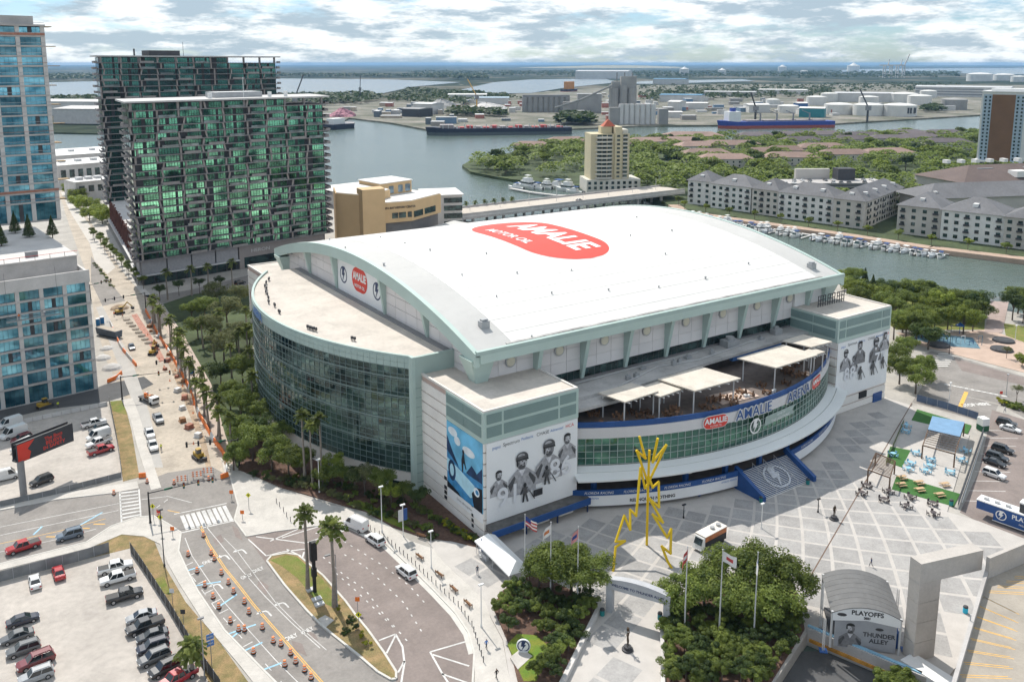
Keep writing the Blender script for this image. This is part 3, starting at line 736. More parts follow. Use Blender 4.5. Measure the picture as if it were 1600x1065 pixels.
# floodlights on the drum roof
fl = MB()
for dx in (-.5,.5):
    fl.box(dx - .3,-.25,.5,dx + .3,.25,1.3); fl.bar((dx,0,-.5),(dx,0,.6),.1)
fl.bar((-1,0,.2),(1,0,.2),.1)
me_fl = fl.mesh('floodlight',M_dgrey)
for a in (-23,-13.5,-12.6,-11.7,1,6,9,12,15,17,20,22,25,28): inst('floodlight',me_fl,arena,(*dpt(R(a),DR - 3.2 - rnd.uniform(0,1.2)),DZ - .5),rz=-R(a) + 1.57,scale=.8)
MB().box(86.6,155.5,DZ - .55,GU,246,DZ - .35).build('roof_walkway',M_grey,arena)

# ---- curved front: terrace, glass, canopy, deck
FC,FR = (144.5,193.1),74.3
def fpt(a,r=FR): return (FC[0] + r * math.sin(a),FC[1] - r * math.cos(a))
FA = math.asin(42.0 / FR)
def fring(mb,r0,r1,z0,z1,n=54,a0=-FA,a1=FA): return ring(mb,r0,r1,z0,z1,n,a0,a1,fpt)
core = [fpt(-FA + 2 * FA * i / 40,FR - .5) for i in range(41)] + [(186.4,144.2),(102.6,144.2)]
MB().prism(core,8.2,16.3).build('front_core',M_gl_dark,arena)
MB().prism(core,16.3,16.6).build('terrace_floor',M_deck,arena)
fring(MB(),FR + .25,FR - .1,14.5,16.75).build('fascia',mat('fascia_grey',(.60,.59,.60),.5,var=.04,scale=.3),arena)
fring(MB(),FR + .1,FR - .05,16.8,18.0).build('terrace_rail',M_navy,arena,label='dark blue rail round the roof terrace')
fp = MB().box(0,0,0,1,.12,1).mesh('pane',M_gl_front); NFC = 54; zs = [8.75,10.2,11.6,13.0,14.45]
fw = fring(MB(),FR - .15,FR - .5,8.4,14.5).build('front_glass_wall',M_jointd,arena)
for i in range(NFC):
    a = -FA + 2 * FA * i / NFC; am = a + FA / NFC; x,y = fpt(a); L = 2 * FA * FR / NFC
    for k in range(4): inst('pane',fp,fw,(x,y,zs[k] + .04),rz=am,scale=(L - .08,1,zs[k + 1] - zs[k] - .08))
mu = MB()
for i in range(NFC + 1):
    x,y = fpt(-FA + 2 * FA * i / NFC,FR + .08); mu.box(x - .05,y - .06,8.4,x + .05,y + .06,14.5)
for k in range(5): fring(mu,FR + .1,FR - .05,zs[k] - .05,zs[k] + .05)
mu.build('mullion',mat('mullion_light',(.38,.44,.41),.4,var=.04),fw,kind='stuff')
# canopy in two lobes with a groove
OC,OR_ = (145.3,199.2),84.0
def opt(a,r): return (OC[0] + r * math.sin(a),OC[1] - r * math.cos(a))
OA = math.asin(43.8 / OR_); n = 54
M_canopy = mat('canopy_white',(.72,.74,.73),.55,var=.04,scale=.1)
for t0,t1 in ((0,.44),(.47,1)):
    mb = MB()
    for i in range(n):
        r4 = []
        for j in (i,i + 1):
            A = Vector((*fpt(-FA + 2 * FA * j / n,FR + .2),8.6)); B = Vector((*opt(-OA + 2 * OA * j / n,OR_),7.2))
            r4.append((A.lerp(B,t0),A.lerp(B,t1)))
        (a0,b0),(a1,b1) = r4; d = Vector((0,0,.35))
        mb.hexa([a0 - d,b0 - d,b1 - d,a1 - d,a0,b0,b1,a1])
    mb.build('canopy',M_canopy,arena)
mb = MB()
for i in range(n):
    r4 = [Vector((*fpt(-FA + 2 * FA * j / n,FR + .2),8.35)).lerp(Vector((*opt(-OA + 2 * OA * j / n,OR_),6.95)),t) for j in (i,i + 1) for t in (.43,.48)]
    mb.face([r4[0],r4[1],r4[3],r4[2]])
mb.build('canopy_gutter',M_grey,arena)
# lower deck, split by the stairs
A1,A2 = -math.asin(7.2 / 77.5),math.asin(8.6 / 77.5)
MB().prism([fpt(-FA + 2 * FA * i / 30,FR + 2.3) for i in range(31)] + [(186.4,140),(102.6,140)],2.7,3.0).build('deck_floor',M_deck,arena)
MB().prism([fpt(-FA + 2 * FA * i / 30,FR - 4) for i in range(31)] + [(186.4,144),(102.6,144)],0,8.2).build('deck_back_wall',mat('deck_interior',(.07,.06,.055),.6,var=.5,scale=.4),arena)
for a0,a1 in ((-FA * 1.03,A1),(A2,FA * 1.06)):
    fring(MB(),FR + 2.7,FR + 2.1,1.0,3.3,26,a0,a1).build('deck_fascia',M_vinyl,arena)
    fring(MB(),FR + 2.8,FR + 2.4,3.3,4.5,26,a0,a1).build('deck_rail',M_navy,arena)
    fring(MB(),FR + 1.6,FR + .6,0,1.6,26,a0,a1).build('deck_foot',M_jointd,arena)
for k in range(9):
    a = -FA + 2 * FA * (k + .5) / 9; x,y = fpt(a,FR + .8); MB().box(x - .45,y - .45,0,x + .45,y + .45,8.0).build('deck_pier',M_navy,arena)
    x,y = fpt(a,FR + 2.2); MB().cyl(x,y,6.2,7.2,.55,10).build('deck_lamp',M_wh,arena)
for a in (-30,-24,-17.5,-11,12,19,26):
    lettering('deck_lettering','/WORQUAM/BIZ',M_white2,arena,0,0,0,.8,shear=.2,fn=lambda x,y,a=a: (*fpt(R(a) + x / 77.6,FR + 2.84),3.9 + y)) if False else lettering('deck_lettering','FLORIDA RACING',M_white2,arena,0,0,0,.75,shear=.25,fn=lambda x,y,a=a: (*fpt(R(a) + x / 77.6,FR + 2.84),3.9 + y))
lettering('deck_lettering','RELINQUISH NOTHING',M_dgrey,arena,0,0,0,.95,bold=.03,fn=lambda x,y: (*fpt(R(-21.5) + x / 77.5,FR + 2.74),1.9 + y))
for a in (-31.5,-8): lettering('deck_lettering','AMALIE ARENA',M_pblue,arena,0,0,0,.6,fn=lambda x,y,a=a: (*fpt(R(a) + x / 77.5,FR + 2.74),2.7 + y))
# name over the front glass
for t,a,s in (('AMALIE',R(-1.4),3.3),('ARENA',R(11.5),3.3)):
    lettering('arena_name',t,M_white2,arena,0,0,0,s,bold=.2,fn=lambda x,y,a=a: (*fpt(a + x / FR,FR + .50),15.7 + y))
    lettering('arena_name',t,M_navy,arena,0,0,0,s,bold=.02,fn=lambda x,y,a=a: (*fpt(a + x / FR,FR + .60),15.7 + y))
for a in (R(-9.8),R(19.2)):
    mb = MB(); mb.face([(*fpt(a + x / FR,FR + .5),15.6 + y) for x,y in pill(6.6,3.0)]); o = mb.build('logo_oval',M_white2,arena)
    mb = MB(); mb.face([(*fpt(a + x / FR,FR + .6),15.6 + y) for x,y in pill(6.2,2.7)]); mb.build('logo_oval',M_red,o)
    lettering('logo_word','AMALIE',M_white2,arena,0,0,0,1.7,bold=.05,fn=lambda x,y,a=a: (*fpt(a + x / FR,FR + .66),15.85 + y))
    lettering('logo_word','MOTOR OIL',M_white2,arena,0,0,0,.55,fn=lambda x,y,a=a: (*fpt(a + x / FR,FR + .66),14.75 + y))
emblem((*fpt(R(-1.0),FR + .45),12.2),(math.cos(R(-1)),math.sin(R(-1)),0),(0,0,1),1.75,arena,M_wh,M_wh,.02)
mb = MB(); mb.face([(*fpt(R(5.6) + x / FR,FR + .4),12.4 + y) for x,y in ((-5.6,-1.0),(6.2,-1.0),(5.0,.1),(6.4,1.1),(-5.2,1.1))]); mb.build('name_plate',mat('plate_green',(.32,.40,.37),.5,var=.05),arena)
for t,y,s in (('HOME OF',.55,.75),('THE LIGHTNING',-.45,.95)):
    lettering('plate_word',t,M_white2,arena,0,0,0,s,fn=lambda x,yy,y=y: (*fpt(R(5.8) + x / FR,FR + .46),12.4 + y + yy))
# stairs with the painted emblem
st = MB()
NS = 21
M_stair = mat('stair_navy',(.03,.07,.17),.7,var=.15)
for k in range(NS):
    y0 = 110.2 + 7.0 * k / NS
    MB().box(137.2,y0,0,152.6,117.6,3.5 * (k + 1) / NS - .08).build('step',M_stair,arena)
    MB().box(137.2,y0,3.5 * (k + 1) / NS - .08,152.6,y0 + .12,3.5 * (k + 1) / NS).build('nosing',M_wh if k % 1 == 0 else M_stair,arena)
def stairpt(x,y): yy = 113.6 + y; return (145.2 + x,yy,3.5 * (yy - 110.2) / 7.0 + .26)
mb = MB()
for i in range(24):
    a0,a1 = R(15 * i),R(15 * (i + 1)); mb.face([stairpt(r_ * math.cos(a),.75 * r_ * math.sin(a)) for a,r_ in ((a0,3.0),(a0,3.5),(a1,3.5),(a1,3.0))])
mb.face([stairpt(x * 3.4,y * 2.7) for x,y in BOLT]); mb.build('stair_emblem',mat('stair_paint',(.5,.52,.56),.8,var=.3,scale=2),arena,kind='stuff')
for x in (136.6,153.0):
    mb = MB(); mb.hexa([(x - .45,109.6,0),(x + .45,109.6,0),(x + .45,117.6,0),(x - .45,117.6,0),(x - .45,109.6,1.3),(x + .45,109.6,1.3),(x + .45,117.6,5),(x - .45,117.6,5)]); mb.build('stair_wall',M_navy,arena)
for x in (141.5,145,148.5):
    h = MB(); h.bar((x,110.4,1.1),(x,117.4,4.5),.07)
    for k in range(5): h.bar((x,110.6 + 1.65 * k,.2),(x,110.6 + 1.65 * k,1.15 + .82 * k),.06)
    h.build('handrail',M_lgrey,arena)
# grey plant roof behind the terrace, its back bar and plant
MB().prism([(102.6,131.2),(124,130.4),(124,134.6),(148,136.5),(186.4,138.2),(186.4,144.1),(102.6,144.1)],19.9,20.6).build('plant_roof',M_grey_roof,arena)
MB().box(103,134.6,20.6,118,140.5,21.3).build('plant_roof_step',M_grey_roof,arena)
MB().box(104,139.6,16.6,186,144,19.9).build('bar_wall',mat('bar_interior',(.05,.04,.036),.6,var=.5,scale=.5),arena)
MB().box(147.5,138.6,19.2,158,139.6,20.3).build('bar_fascia',M_red,arena)
MB().box(158,138.6,18.0,176,139.6,19.7).build('bar_sign',M_pblue,arena)
for x,y,w_,h_ in ((160.5,142,4.2,2.4),(139,139.6,1.2,1.5),(141,139.8,1.0,1.5),(124,138.5,1.2,1.3),(126.5,138.6,1.2,1.3),(152,139.9,1.2,1.4),(145,141,1.8,.9),(131,141.5,1.5,.8),(171,141,1.6,1.1),(178,142.0,2.8,2.0)):
    mb = MB(); mb.box(x - w_ / 2,y - w_ / 3,20.6,x + w_ / 2,y + w_ / 3,20.6 + h_ * .7); mb.cyl(x,y,20.6 + h_ * .7,20.6 + h_,w_ / 4,10); mb.build('plant_unit',M_steelgrey,arena)
mb = MB()
for k in range(26): mb.bar((rnd.uniform(104,180),rnd.uniform(136.5,143.5),20.75),(rnd.uniform(104,180),rnd.uniform(136.5,143.5),20.75),.12)
mb.v = [v for v in mb.v]
MB().tube([(119,136,20.8),(135,140.6,20.8),(146,138.5,20.8),(172,141.6,20.8)],.12,6).build('pipe',M_lgrey,arena)
MB().tube([(112,142.6,20.8),(130,142.9,20.8),(150,142.6,20.8)],.12,6).build('pipe',M_lgrey,arena)
# terrace canopies on posts
M_shade = mat('shade_canopy',(.58,.53,.46),.8,var=.08,scale=.35,fine=.04,stain=.2)
for pl,zt in (([(111.2,133.4),(112.4,126.4),(122.3,127.0),(120.7,133.8)],21.95),([(120.2,131.5),(121.1,125.2),(128.5,125.8),(127.5,132)],21.6),([(126.8,132),(128.3,122.5),(142.2,122.2),(140.4,132.4)],22.15),
               ([(151.6,131.7),(153.9,122.3),(169.3,122.7),(168.6,132.2)],22.15),([(170.5,134),(172.3,126.9),(180.2,126.7),(179,134.4)],22.3),([(169.5,127),(169.8,123.8),(173.8,124),(173.4,127.6)],21.7)):
    c = MB().prism(pl,zt - .28,zt).build('shade_canopy',M_shade,arena)
    cx_ = sum(p_[0] for p_ in pl) / 4; cy_ = sum(p_[1] for p_ in pl) / 4
    for q in pl: MB().cyl(q[0] * .86 + cx_ * .14,q[1] * .8 + cy_ * .2,16.6,zt - .28,.16,8).build('canopy_post',M_lgrey,c)
    for t in range(5):
        f_ = .1 + .2 * t; a = Vector(pl[1]).lerp(Vector(pl[2]),f_); b = Vector(pl[0]).lerp(Vector(pl[3]),f_); d = (a - b).normalized()
        MB().bar((*(a + d * .5),zt - .42),(*b,zt - .42),.16).build('canopy_beam',M_lgrey,c)
tbm = MB(); tbm.cyl(0,0,0,.72,.06,6); tbm.cyl(0,0,.72,.78,.55,10)
for a in range(4): x,y = .9 * math.cos(a * 1.57),.9 * math.sin(a * 1.57); tbm.box(x - .22,y - .22,0,x + .22,y + .22,.46); tbm.box(x * 1.2 - .22,y * 1.2 - .05,.4,x * 1.2 + .22,y * 1.2 + .05,.95)
me_tt = tbm.mesh('terrace_table',mat('terrace_wood',(.21,.12,.07),.7,var=.3,scale=1,rand=.4))
for k in range(40):
    a = rnd.uniform(-FA * .9,FA * .9); x,y = fpt(a,FR - rnd.uniform(1.8,7)); inst('terrace_table',me_tt,arena,(x,y,16.6),rz=rnd.uniform(0,3))
MB().prism([(137.8,123.2),(148.4,122.0),(149.2,127.2),(139.2,128.6)],16.6,16.75).build('terrace_stage',mat('terrace_stage',(.55,.43,.36),.8,var=.1),arena)
for x,y in ((145.2,123.4),(145.8,123.0),(152.5,121.8),(153.4,122)):
    mb = MB(); mb.box(x - .3,y - .3,16.6,x + .3,y + .3,17.3)
    pz = mb.build('terrace_planter',M_wh,arena)
# back and far side
MB().box(186.4,158,0,205,246,24).build('side_wing',M_mintl,arena)
MB().box(102.6,257.4,0,186.4,268,22).build('back_wing',M_cream,arena)

# ------------------------------------------------------------------ downtown buildings (left)
M_slab = mat('slab_edge',(.25,.235,.235),.8,var=.08,scale=.3)
M_dkwall = mat('charcoal_panel',(.035,.037,.042),.6,var=.25,scale=.5)
M_gl_green = glass('glass_green',(.25,.62,.40),(.008,.05,.036),(.13,.13,.14),.75,.05,.55)
M_gl_green2 = glass('glass_green_dark',(.07,.22,.18),(.010,.04,.038),(.06,.06,.1),.7,.05,.5)
M_gl_blue = glass('glass_blue',(.20,.47,.58),(.03,.15,.22),(.16,.16,.3),.6,.06,.45)
M_frame_dk = mat('window_frame_dark',(.02,.022,.024),.5,var=.1)
M_conc = mat('raw_concrete',(.44,.42,.405),.85,var=.12,scale=.25,fine=.05)
M_conc_l = mat('pale_concrete',(.56,.54,.52),.85,var=.1,scale=.2,fine=.04)
M_brick = mat('terracotta_brick',(.12,.045,.033),.8,var=.35,scale=.4,fine=.15)
M_screen = mat('grey_screen',(.30,.30,.315),.7,var=.1,scale=1.2)
def window_mesh(name,w,h,spans,glassm,dark):
    """one bay: charcoal wall with glazed spans, each with its dark frame"""
    mb = MB()
    mb.cur = 0; mb.box(0,-.02,0,w,.15,h)
    for a,b,n in spans:
        pw = (b - a) / n
        for i in range(n):
            mb.cur = 1; mb.box(a + i * pw + .1,-.1,.2,a + (i + 1) * pw - .1,-.03,h * .30); mb.box(a + i * pw + .1,-.1,h * .30 + .12,a + (i + 1) * pw - .1,-.03,h - .15)
    return mb.mesh(name,[dark,glassm])
def green_tower(label,loc,ang,W,D,z0,nf,fh,nb,gm,ztop,open_from,seed,name):
    t = thing(name,label,'tower',(loc[0],loc[1],0),R(ang)); rr = random.Random(seed); bw = W / nb; SK = .26
    def sk(mb): mb.v = [(x + max(0,y) * SK,y,z) for x,y,z in mb.v]; return mb
    sk(MB().box(.4,.3,z0,W - .4,D,z0 + (nf - 1) * fh).box(.4,.3,z0 + (nf - 1) * fh,open_from * bw,D,z0 + nf * fh - .1)).build('core',M_dkwall,t,local=True)
    vs_ = [window_mesh('window',bw - .5,fh - .35,sp,gm,M_dkwall) for sp in ([(.6,bw * .62,4),(bw * .72,bw - .9,2)],[(.3,bw - 1.0,7)],[(bw * .3,bw - .9,5)],[(.4,bw * .4,3),(bw * .55,bw * .9,3)])]
    pier_s = [MB().hexa([(0,-.55,0),(.75,-.55,0),(.75,.2,0),(0,.2,0),(k,-.55,fh - .35),(.75 + k,-.55,fh - .35),(.75 + k,.2,fh - .35),(k,.2,fh - .35)]).mesh('pier',mat('pier_grey',(.36,.325,.305),.8,var=.06)) for k in (-.55,.0,.55)]
    sl = sk(MB().box(-.9,-1.5,0,W + .9,D + .5,.32)).mesh('floor_slab',M_slab)
    rail = MB().box(0,-1.42,.34,bw * .72,-1.36,1.25).mesh('balcony_rail',glass('rail_glass',(.22,.25,.25),(.10,.12,.12),(.3,.3,.3),.3,.15,.3))
    railp = MB().box(0,-1.42,.34,bw * .72,-1.36,1.25).mesh('balcony_rail',mat('rail_grey',(.30,.28,.27),.6,var=.15))
    cb = MB(); cb.box(-2.9,-1.0,0,-.9,D * .35,.28); cb.box(-2.9,-1.0,.3,-2.84,D * .35,1.25); cb.box(-2.84,-1.0,.3,-.9,-.94,1.25)
    me_cb = sk(cb).mesh('balcony',M_slab)
    cb2 = MB(); cb2.box(W + .9,-1.0,0,W + 3.0,D * .3,.28); cb2.box(W + 2.94,-1.0,.3,W + 3.0,D * .3,1.2); cb2.box(W + .9,-1.0,.3,W + 2.94,-.94,1.2)
    me_cb2 = sk(cb2).mesh('balcony',M_slab)
    sidew = window_mesh('side_window',D / 3 - .5,fh - .35,[(.4,D / 3 - 1.2,4)],gm,M_dkwall)
    for f in range(nf):
        z = z0 + f * fh
        inst('floor_slab',sl,t,(0,0,z - .3),local=True)
        inst('balcony',me_cb,t,(0,(f % 3) * .8,z - .28),local=True); inst('balcony',me_cb2,t,(0,(f % 2) * .9,z - .28),local=True)
        for b in range(nb):
            if f >= nf - 1 and b >= open_from: continue
            inst('window',vs_[(b * 3 + rr.choice((0,0,0,1)) + f // 5) % 4],t,(b * bw + .5,0,z + .02),local=True)
            inst('pier',pier_s[rr.choice((0,1,1,2))],t,(b * bw + rr.choice((-.3,-.3,.6,1.6)),0,z + .02),local=True)
            if rr.random() < .45: inst('balcony_rail',rr.choice((rail,rail,railp)),t,(b * bw + .4 + rr.uniform(0,.2) * bw,0,z - .3),local=True)
        for k in range(3): inst('side_window',sidew,t,(-.05 + (D - k * D / 3 - .2) * SK,D - k * D / 3 - .2,z + .02),rz=-R(104.6),local=True)
    rf = MB(); rf.box(-2.6,-2.2,ztop - .7,W + 2.6,D + 1,ztop); sk(rf).build('roof_slab',mat('tower_roof_slab',(.50,.49,.48),.7,var=.05),t,local=True)
    for b in range(nb + 1):
        x = min(max(b * bw,.6),W - .6); MB().box(x - .5,-.4,z0 + (nf - 1) * fh,x + .5,.4,ztop - .7).build('roof_column',M_slab,t,local=True)
    return t
HO = (65.9,371.0)
ht = green_tower('dark green glass apartment tower with pale flat roof slab, nearest behind the arena',HO,10,88,26,10.6,21,3.04,9,M_gl_green,75.2,7,3,'apartment_tower')
# podium: ground floor, grey mesh screens, canopy, the name and the red brick flank
pd = MB().hexa([(.6,.6,0),(87,.6,0),(95,34,0),(9.4,34,0),(.6,.6,10.3),(87,.6,10.3),(95,34,10.3),(9.4,34,10.3)]).build('podium',M_dkwall,ht,local=True)
for k in range(4): MB().box(.4 + k * 10.6,-.3,4.6,10.4 + k * 10.6,.6,10.1).build('mesh_screen',M_screen,pd,local=True)
MB().hexa([(-.3,.7,4.6),(.6,.7,4.6),(3.6,12,4.6),(2.7,12,4.6),(-.3,.7,10.1),(.6,.7,10.1),(3.6,12,10.1),(2.7,12,10.1)]).build('mesh_screen',M_screen,pd,local=True)
MB().box(42.8,-.4,0,86,.6,10.2).build('entrance_wall',mat('warm_grey_stone',(.27,.245,.235),.8,var=.08,scale=.3),pd,local=True)
MB().box(45,-.55,.3,62,-.4,5.0).build('entrance_glass',M_gl_dark,pd,local=True)
lt = lettering('tower_name','HERON',M_lgrey,pd,(53,-.55,7.6),(1,0,0),(0,0,1),2.1,sx=1.3); lt.location = (0,0,0)
lt.data.transform(Matrix.Translation(wloc(pd)))
MB().box(-1.6,-1.6,4.1,42.5,.3,4.5).build('canopy',M_lgrey,pd,local=True); MB().hexa([(-1.6,.3,4.1),(-.2,.3,4.1),(6.4,26,4.1),(5.0,26,4.1),(-1.6,.3,4.5),(-.2,.3,4.5),(6.4,26,4.5),(5.0,26,4.5)]).build('canopy',M_lgrey,pd,local=True)
for k in range(9):
    MB().box(1.5 + k * 4.5,.42,.3,5.2 + k * 4.5,.6,4.0).build('shop_window',M_gl_dark,pd,local=True)
t = thing('brick_annex','dark red brick flank building with pale flat roof behind the green tower corner','building',(HO[0],HO[1],0),R(-4.6))
MB().box(1.0,34.5,0,14,150,14.6).build('body',M_brick,t,local=True)
MB().box(1.2,34.7,14.6,14,150,15.1).build('roof',M_conc_l,t,local=True)
bf = MB().box(0,0,0,.8,1.1,1).mesh('brick_fin',M_brick)
for k in range(44): inst('brick_fin',bf,t,(.3 + .35 * (k % 3),36 + k * 2.6,4.8),scale=(1,1,9.8 + .35 * (k % 4)),local=True)
MB().box(-.8,30,4.0,1.0,150,4.5).build('canopy',M_lgrey,t,local=True)
gw = MB().box(0,0,0,.1,4.0,3.2).mesh('shop_window',M_gl_dark)
for k in range(22): inst('shop_window',gw,t,(.92,36 + k * 5.1,.4),local=True)
green_tower('taller dark green tower with open columned roof terrace behind the nearer one',(78.1,514.1),10,104,24,14,25,3.18,10,M_gl_green2,94.2,7,11,'apartment_tower')
MB().box(30,8,94.2,48,18,97.2).build('plant_room',M_dgrey,bpy.data.objects['apartment_tower.001'],local=True)
MB().cyl(22,8,94.2,98,.5,8).build('vent_pipe',M_dgrey,bpy.data.objects['apartment_tower.001'],local=True)
MB().cyl(50,8,94.2,102,.12,6).build('antenna',M_dgrey,bpy.data.objects['apartment_tower.001'],local=True)
MB().box(40,8,75.2,62,18,77.6).build('plant_room',M_steelgrey,ht,local=True)
MB().cyl(52,6,75.2,84,.12,6).build('antenna',M_wh,ht,local=True)
for x in (36,64,72): MB().cyl(x,5,75.2,77.5,.9,10).build('roof_vent',M_wh,ht,local=True)

# ---- tower and block under construction at the left edge
def concrete_frame(name,label,loc,ang,W,D,z0,floors,nb,bwin,colw=.7):
    t = thing(name,label,'building',(loc[0],loc[1],0),R(ang)); bw = W / nb
    zt = z0 + sum(floors)
    MB().box(-W + .5,.6,z0,-.5,D,zt).build('core',mat('interior_dark',(.03,.045,.06),.7,var=.3),t,local=True)
    z = z0
    cm = {}
    for f,fh in enumerate(floors):
        MB().box(-W - .4,-.5,z - .42,.4,D,z + .12).build('floor_slab',M_conc,t,local=True)
        for b in range(nb):
            key = (round(fh,2),rnd.choice((0,0,1,2)))
            if key not in cm:
                w,h = bw - colw,fh - .6; mb = MB(); n = 4 if key[1] == 0 else 5
                for i in range(n):
                    mb.cur = 0 if not (key[1] == 2 and i == 2) else 1
                    mb.box(i * w / n + .04,0,.04,(i + 1) * w / n - .04,.12,h - .04)
                cm[key] = mb.mesh('window',[M_gl_blue,M_dgrey])
            inst('window',cm[key],t,(-W + b * bw + colw / 2,.05,z + .13),local=True)
        z += fh
    for b in range(nb + 1): MB().box(-W + b * bw - colw / 2,-.32,z0,-W + b * bw + colw / 2,.5,zt).build('column',M_conc_l,t,local=True)
    return t,zt
cb,czt = concrete_frame('construction_block','low concrete block with blue glass under construction at the left edge',(31.6,257.2),5.8,45.6,74,0,[5.2,3.6] + [3.25] * 7,8,5.7,1.0)
MB().box(-46.2,-.6,czt - .1,.5,75,czt + .4).build('roof_slab',M_conc_l,cb,local=True)
MB().box(-46.2,-.7,czt - .6,.7,-.2,czt + 2.8).build('parapet',M_conc_l,cb,local=True); MB().box(.1,-.2,czt - .6,.7,40,czt + 2.2).build('parapet',M_conc_l,cb,local=True)
MB().box(-46.2,8,czt + .4,-.2,60,czt + 5.4).build('upper_deck',M_conc,cb,local=True)
MB().box(-46.2,7.4,czt + 5.4,.0,62,czt + 5.7).build('terrace',M_conc_l,cb,local=True)
for k in range(12): MB().box(-44 + k * 3.7,7.6,czt + 5.7,-43.9 + k * 3.7,7.7,czt + 6.9).build('rail_post',M_dgrey,cb,local=True)
MB().box(-46,7.6,czt + 6.8,0,7.7,czt + 6.9).build('rail',M_red,cb,local=True)
for x,y in ((-24,12),(-30,16),(-12,12)): MB().box(x,y,czt + 5.7,x + 3.0,y + 1.5,czt + 7.2).build('material_stack',M_grey,cb,local=True)
ct,ctz = concrete_frame('construction_tower','tall concrete tower with blue glass and red edge rails under construction at the left',(33.9,331.5),5.8,60,34,czt + 5.7,[6.5] + [3.25] * 18,8,7.5,1.3)
M_orange_net = mat('orange_netting',(.36,.17,.12),.8,var=.2,scale=1)
for k in range(0,19,1):
    z = czt + 5.7 + 6.5 + 3.25 * k
    MB().box(-60,-.6,z + .9,.6,-.52,z + 1.02).build('edge_rail',M_orange_net if k % 7 == 0 else M_steelgrey,ct,local=True)
    if k % 2 == 0: MB().box(.4,2 + k % 3,z - .25,3.4 + (k % 3),6 + k % 4,z).build('loading_deck',mat('timber_deck',(.33,.24,.14),.85,var=.2),ct,local=True)
    if k in (1,17): MB().box(-60,-.62,z + .15,.6,-.54,z + .9).build('edge_net',M_orange_net,ct,local=True)
MB().box(-60.6,-1,ctz - .2,.8,34,ctz + .4).build('roof_slab',M_conc,ct,local=True); MB().box(-60,2,ctz + .4,-2,30,ctz + 3.2).build('penthouse',M_conc,ct,local=True)
# suspended work platform with two workers
wp = thing('work_platform','suspended work platform with two workers on the blue glass block','platform',(18.0,254.6,23.5),R(5.8))
mb = MB(); mb.box(-6.5,-.9,0,6.5,0,.2); mb.build('deck',M_steelgrey,wp,local=True)
for z in (.6,1.1): MB().box(-6.5,-.95,z,6.5,-.88,z + .08).build('guard_rail',M_steelgrey,wp,local=True)
for x in (-6,6): MB().bar((x,-.4,1),(x,.2,13),.05).build('cable',M_dgrey,wp,local=True)

# ---- history centre: tan building behind the arena
M_tan = mat('tan_panel',(.60,.42,.23),.75,var=.05,scale=.2)
M_tan2 = mat('tan_panel_dark',(.40,.27,.15),.75,var=.05,scale=.2)
hc = thing('history_center','tan and grey museum building with white roofs between green tower and channel','building',(190,385,0))
def pr(poly,z0,z1,name,m,par=hc): return MB().prism(poly,z0,z1).build(name,m,par)
b1 = pr([(158.9,390),(168,373.5),(186,386),(182,415),(166,410)],0,28.4,'wing',M_tan); pr([(159.4,390),(168,374.2),(185.5,386.2),(181.6,414.5),(166.2,409.5)],28.4,28.8,'roof',M_roof)
pr([(164.9,372.0),(176,371),(178,380),(166,381)],0,31.6,'stair_tower',M_tan)
pr([(176,373),(190.5,371.6),(214,385),(205,412),(178,400)],14.5,24.2,'upper_floor',M_tan); pr([(176.3,373.5),(190.3,372.2),(213.4,385.3),(204.6,411.4),(178.3,399.6)],24.2,24.6,'roof',M_roof)
pr([(176.5,374.5),(190.5,373.5),(213,386.5),(204,411),(178,399)],0,14.5,'lower_floor',mat('museum_grey',(.17,.165,.165),.8,var=.1,scale=.3))
pr([(184,392),(204,398),(201,416),(181,412)],24.6,30.6,'penthouse',M_tan); pr([(183.4,391.4),(204.6,397.6),(201.6,416.6),(180.4,412.6)],30.6,31.0,'roof',M_roof)
for a,b in ((.18,.42),(.46,.74),(.82,.98)):
    p0,p1 = Vector((178,372.7)),Vector((190.5,371.5))
    q0,q1 = p0.lerp(p1,a),p0.lerp(p1,b); MB().hexa([(q0.x,q0.y - .12,16.5),(q1.x,q1.y - .12,16.5),(q1.x,q1.y + .2,16.5),(q0.x,q0.y + .2,16.5),(q0.x,q0.y - .12,19.2),(q1.x,q1.y - .12,19.2),(q1.x,q1.y + .2,19.2),(q0.x,q0.y + .2,19.2)]).build('window',M_gl_dark,hc)
p0,p1 = Vector((190.5,371.6)),Vector((214,385)); d = (p1 - p0).normalized(); nn = Vector((d.y,-d.x))
for a,b in ((.06,.36),(.42,.8)):
    q0,q1 = p0.lerp(p1,a) + nn * .12,p0.lerp(p1,b) + nn * .12; MB().hexa([(q0.x,q0.y,16.0),(q1.x,q1.y,16.0),(q1.x - nn.x,q1.y - nn.y,16),(q0.x - nn.x,q0.y - nn.y,16),(q0.x,q0.y,19.0),(q1.x,q1.y,19.0),(q1.x - nn.x,q1.y - nn.y,19),(q0.x - nn.x,q0.y - nn.y,19)]).build('window',M_gl_dark,hc)
for x,y in ((190,394),(196,395.8),(201,397.2)): MB().box(x - 1.6,y - .5,25.4,x + 1.6,y + .9,29).build('window',glass('glass_sky',(.2,.28,.34),(.08,.12,.16),metal=.5),hc)
dd = (Vector((190.5,371.6)) - Vector((177,372.9))).normalized()
lettering('building_name','TAMPA BAY HISTORY CENTER',M_black,hc,(183.4,372.1,21.6),(1,-.097,0),(0,0,1),1.45,bold=.04,sx=.9)
pr([(198,360),(224,372),(221,384),(194,371)],0,9.5,'low_wing',M_cream); pr([(198.3,360.6),(223.4,372.3),(220.6,383.2),(194.8,370.9)],9.5,9.9,'roof',M_roof2)
tb2 = thing('waterfront_office','white flat-roofed office with dark window bands beside the channel, right of the museum','building',(232,420,0),R(-20))
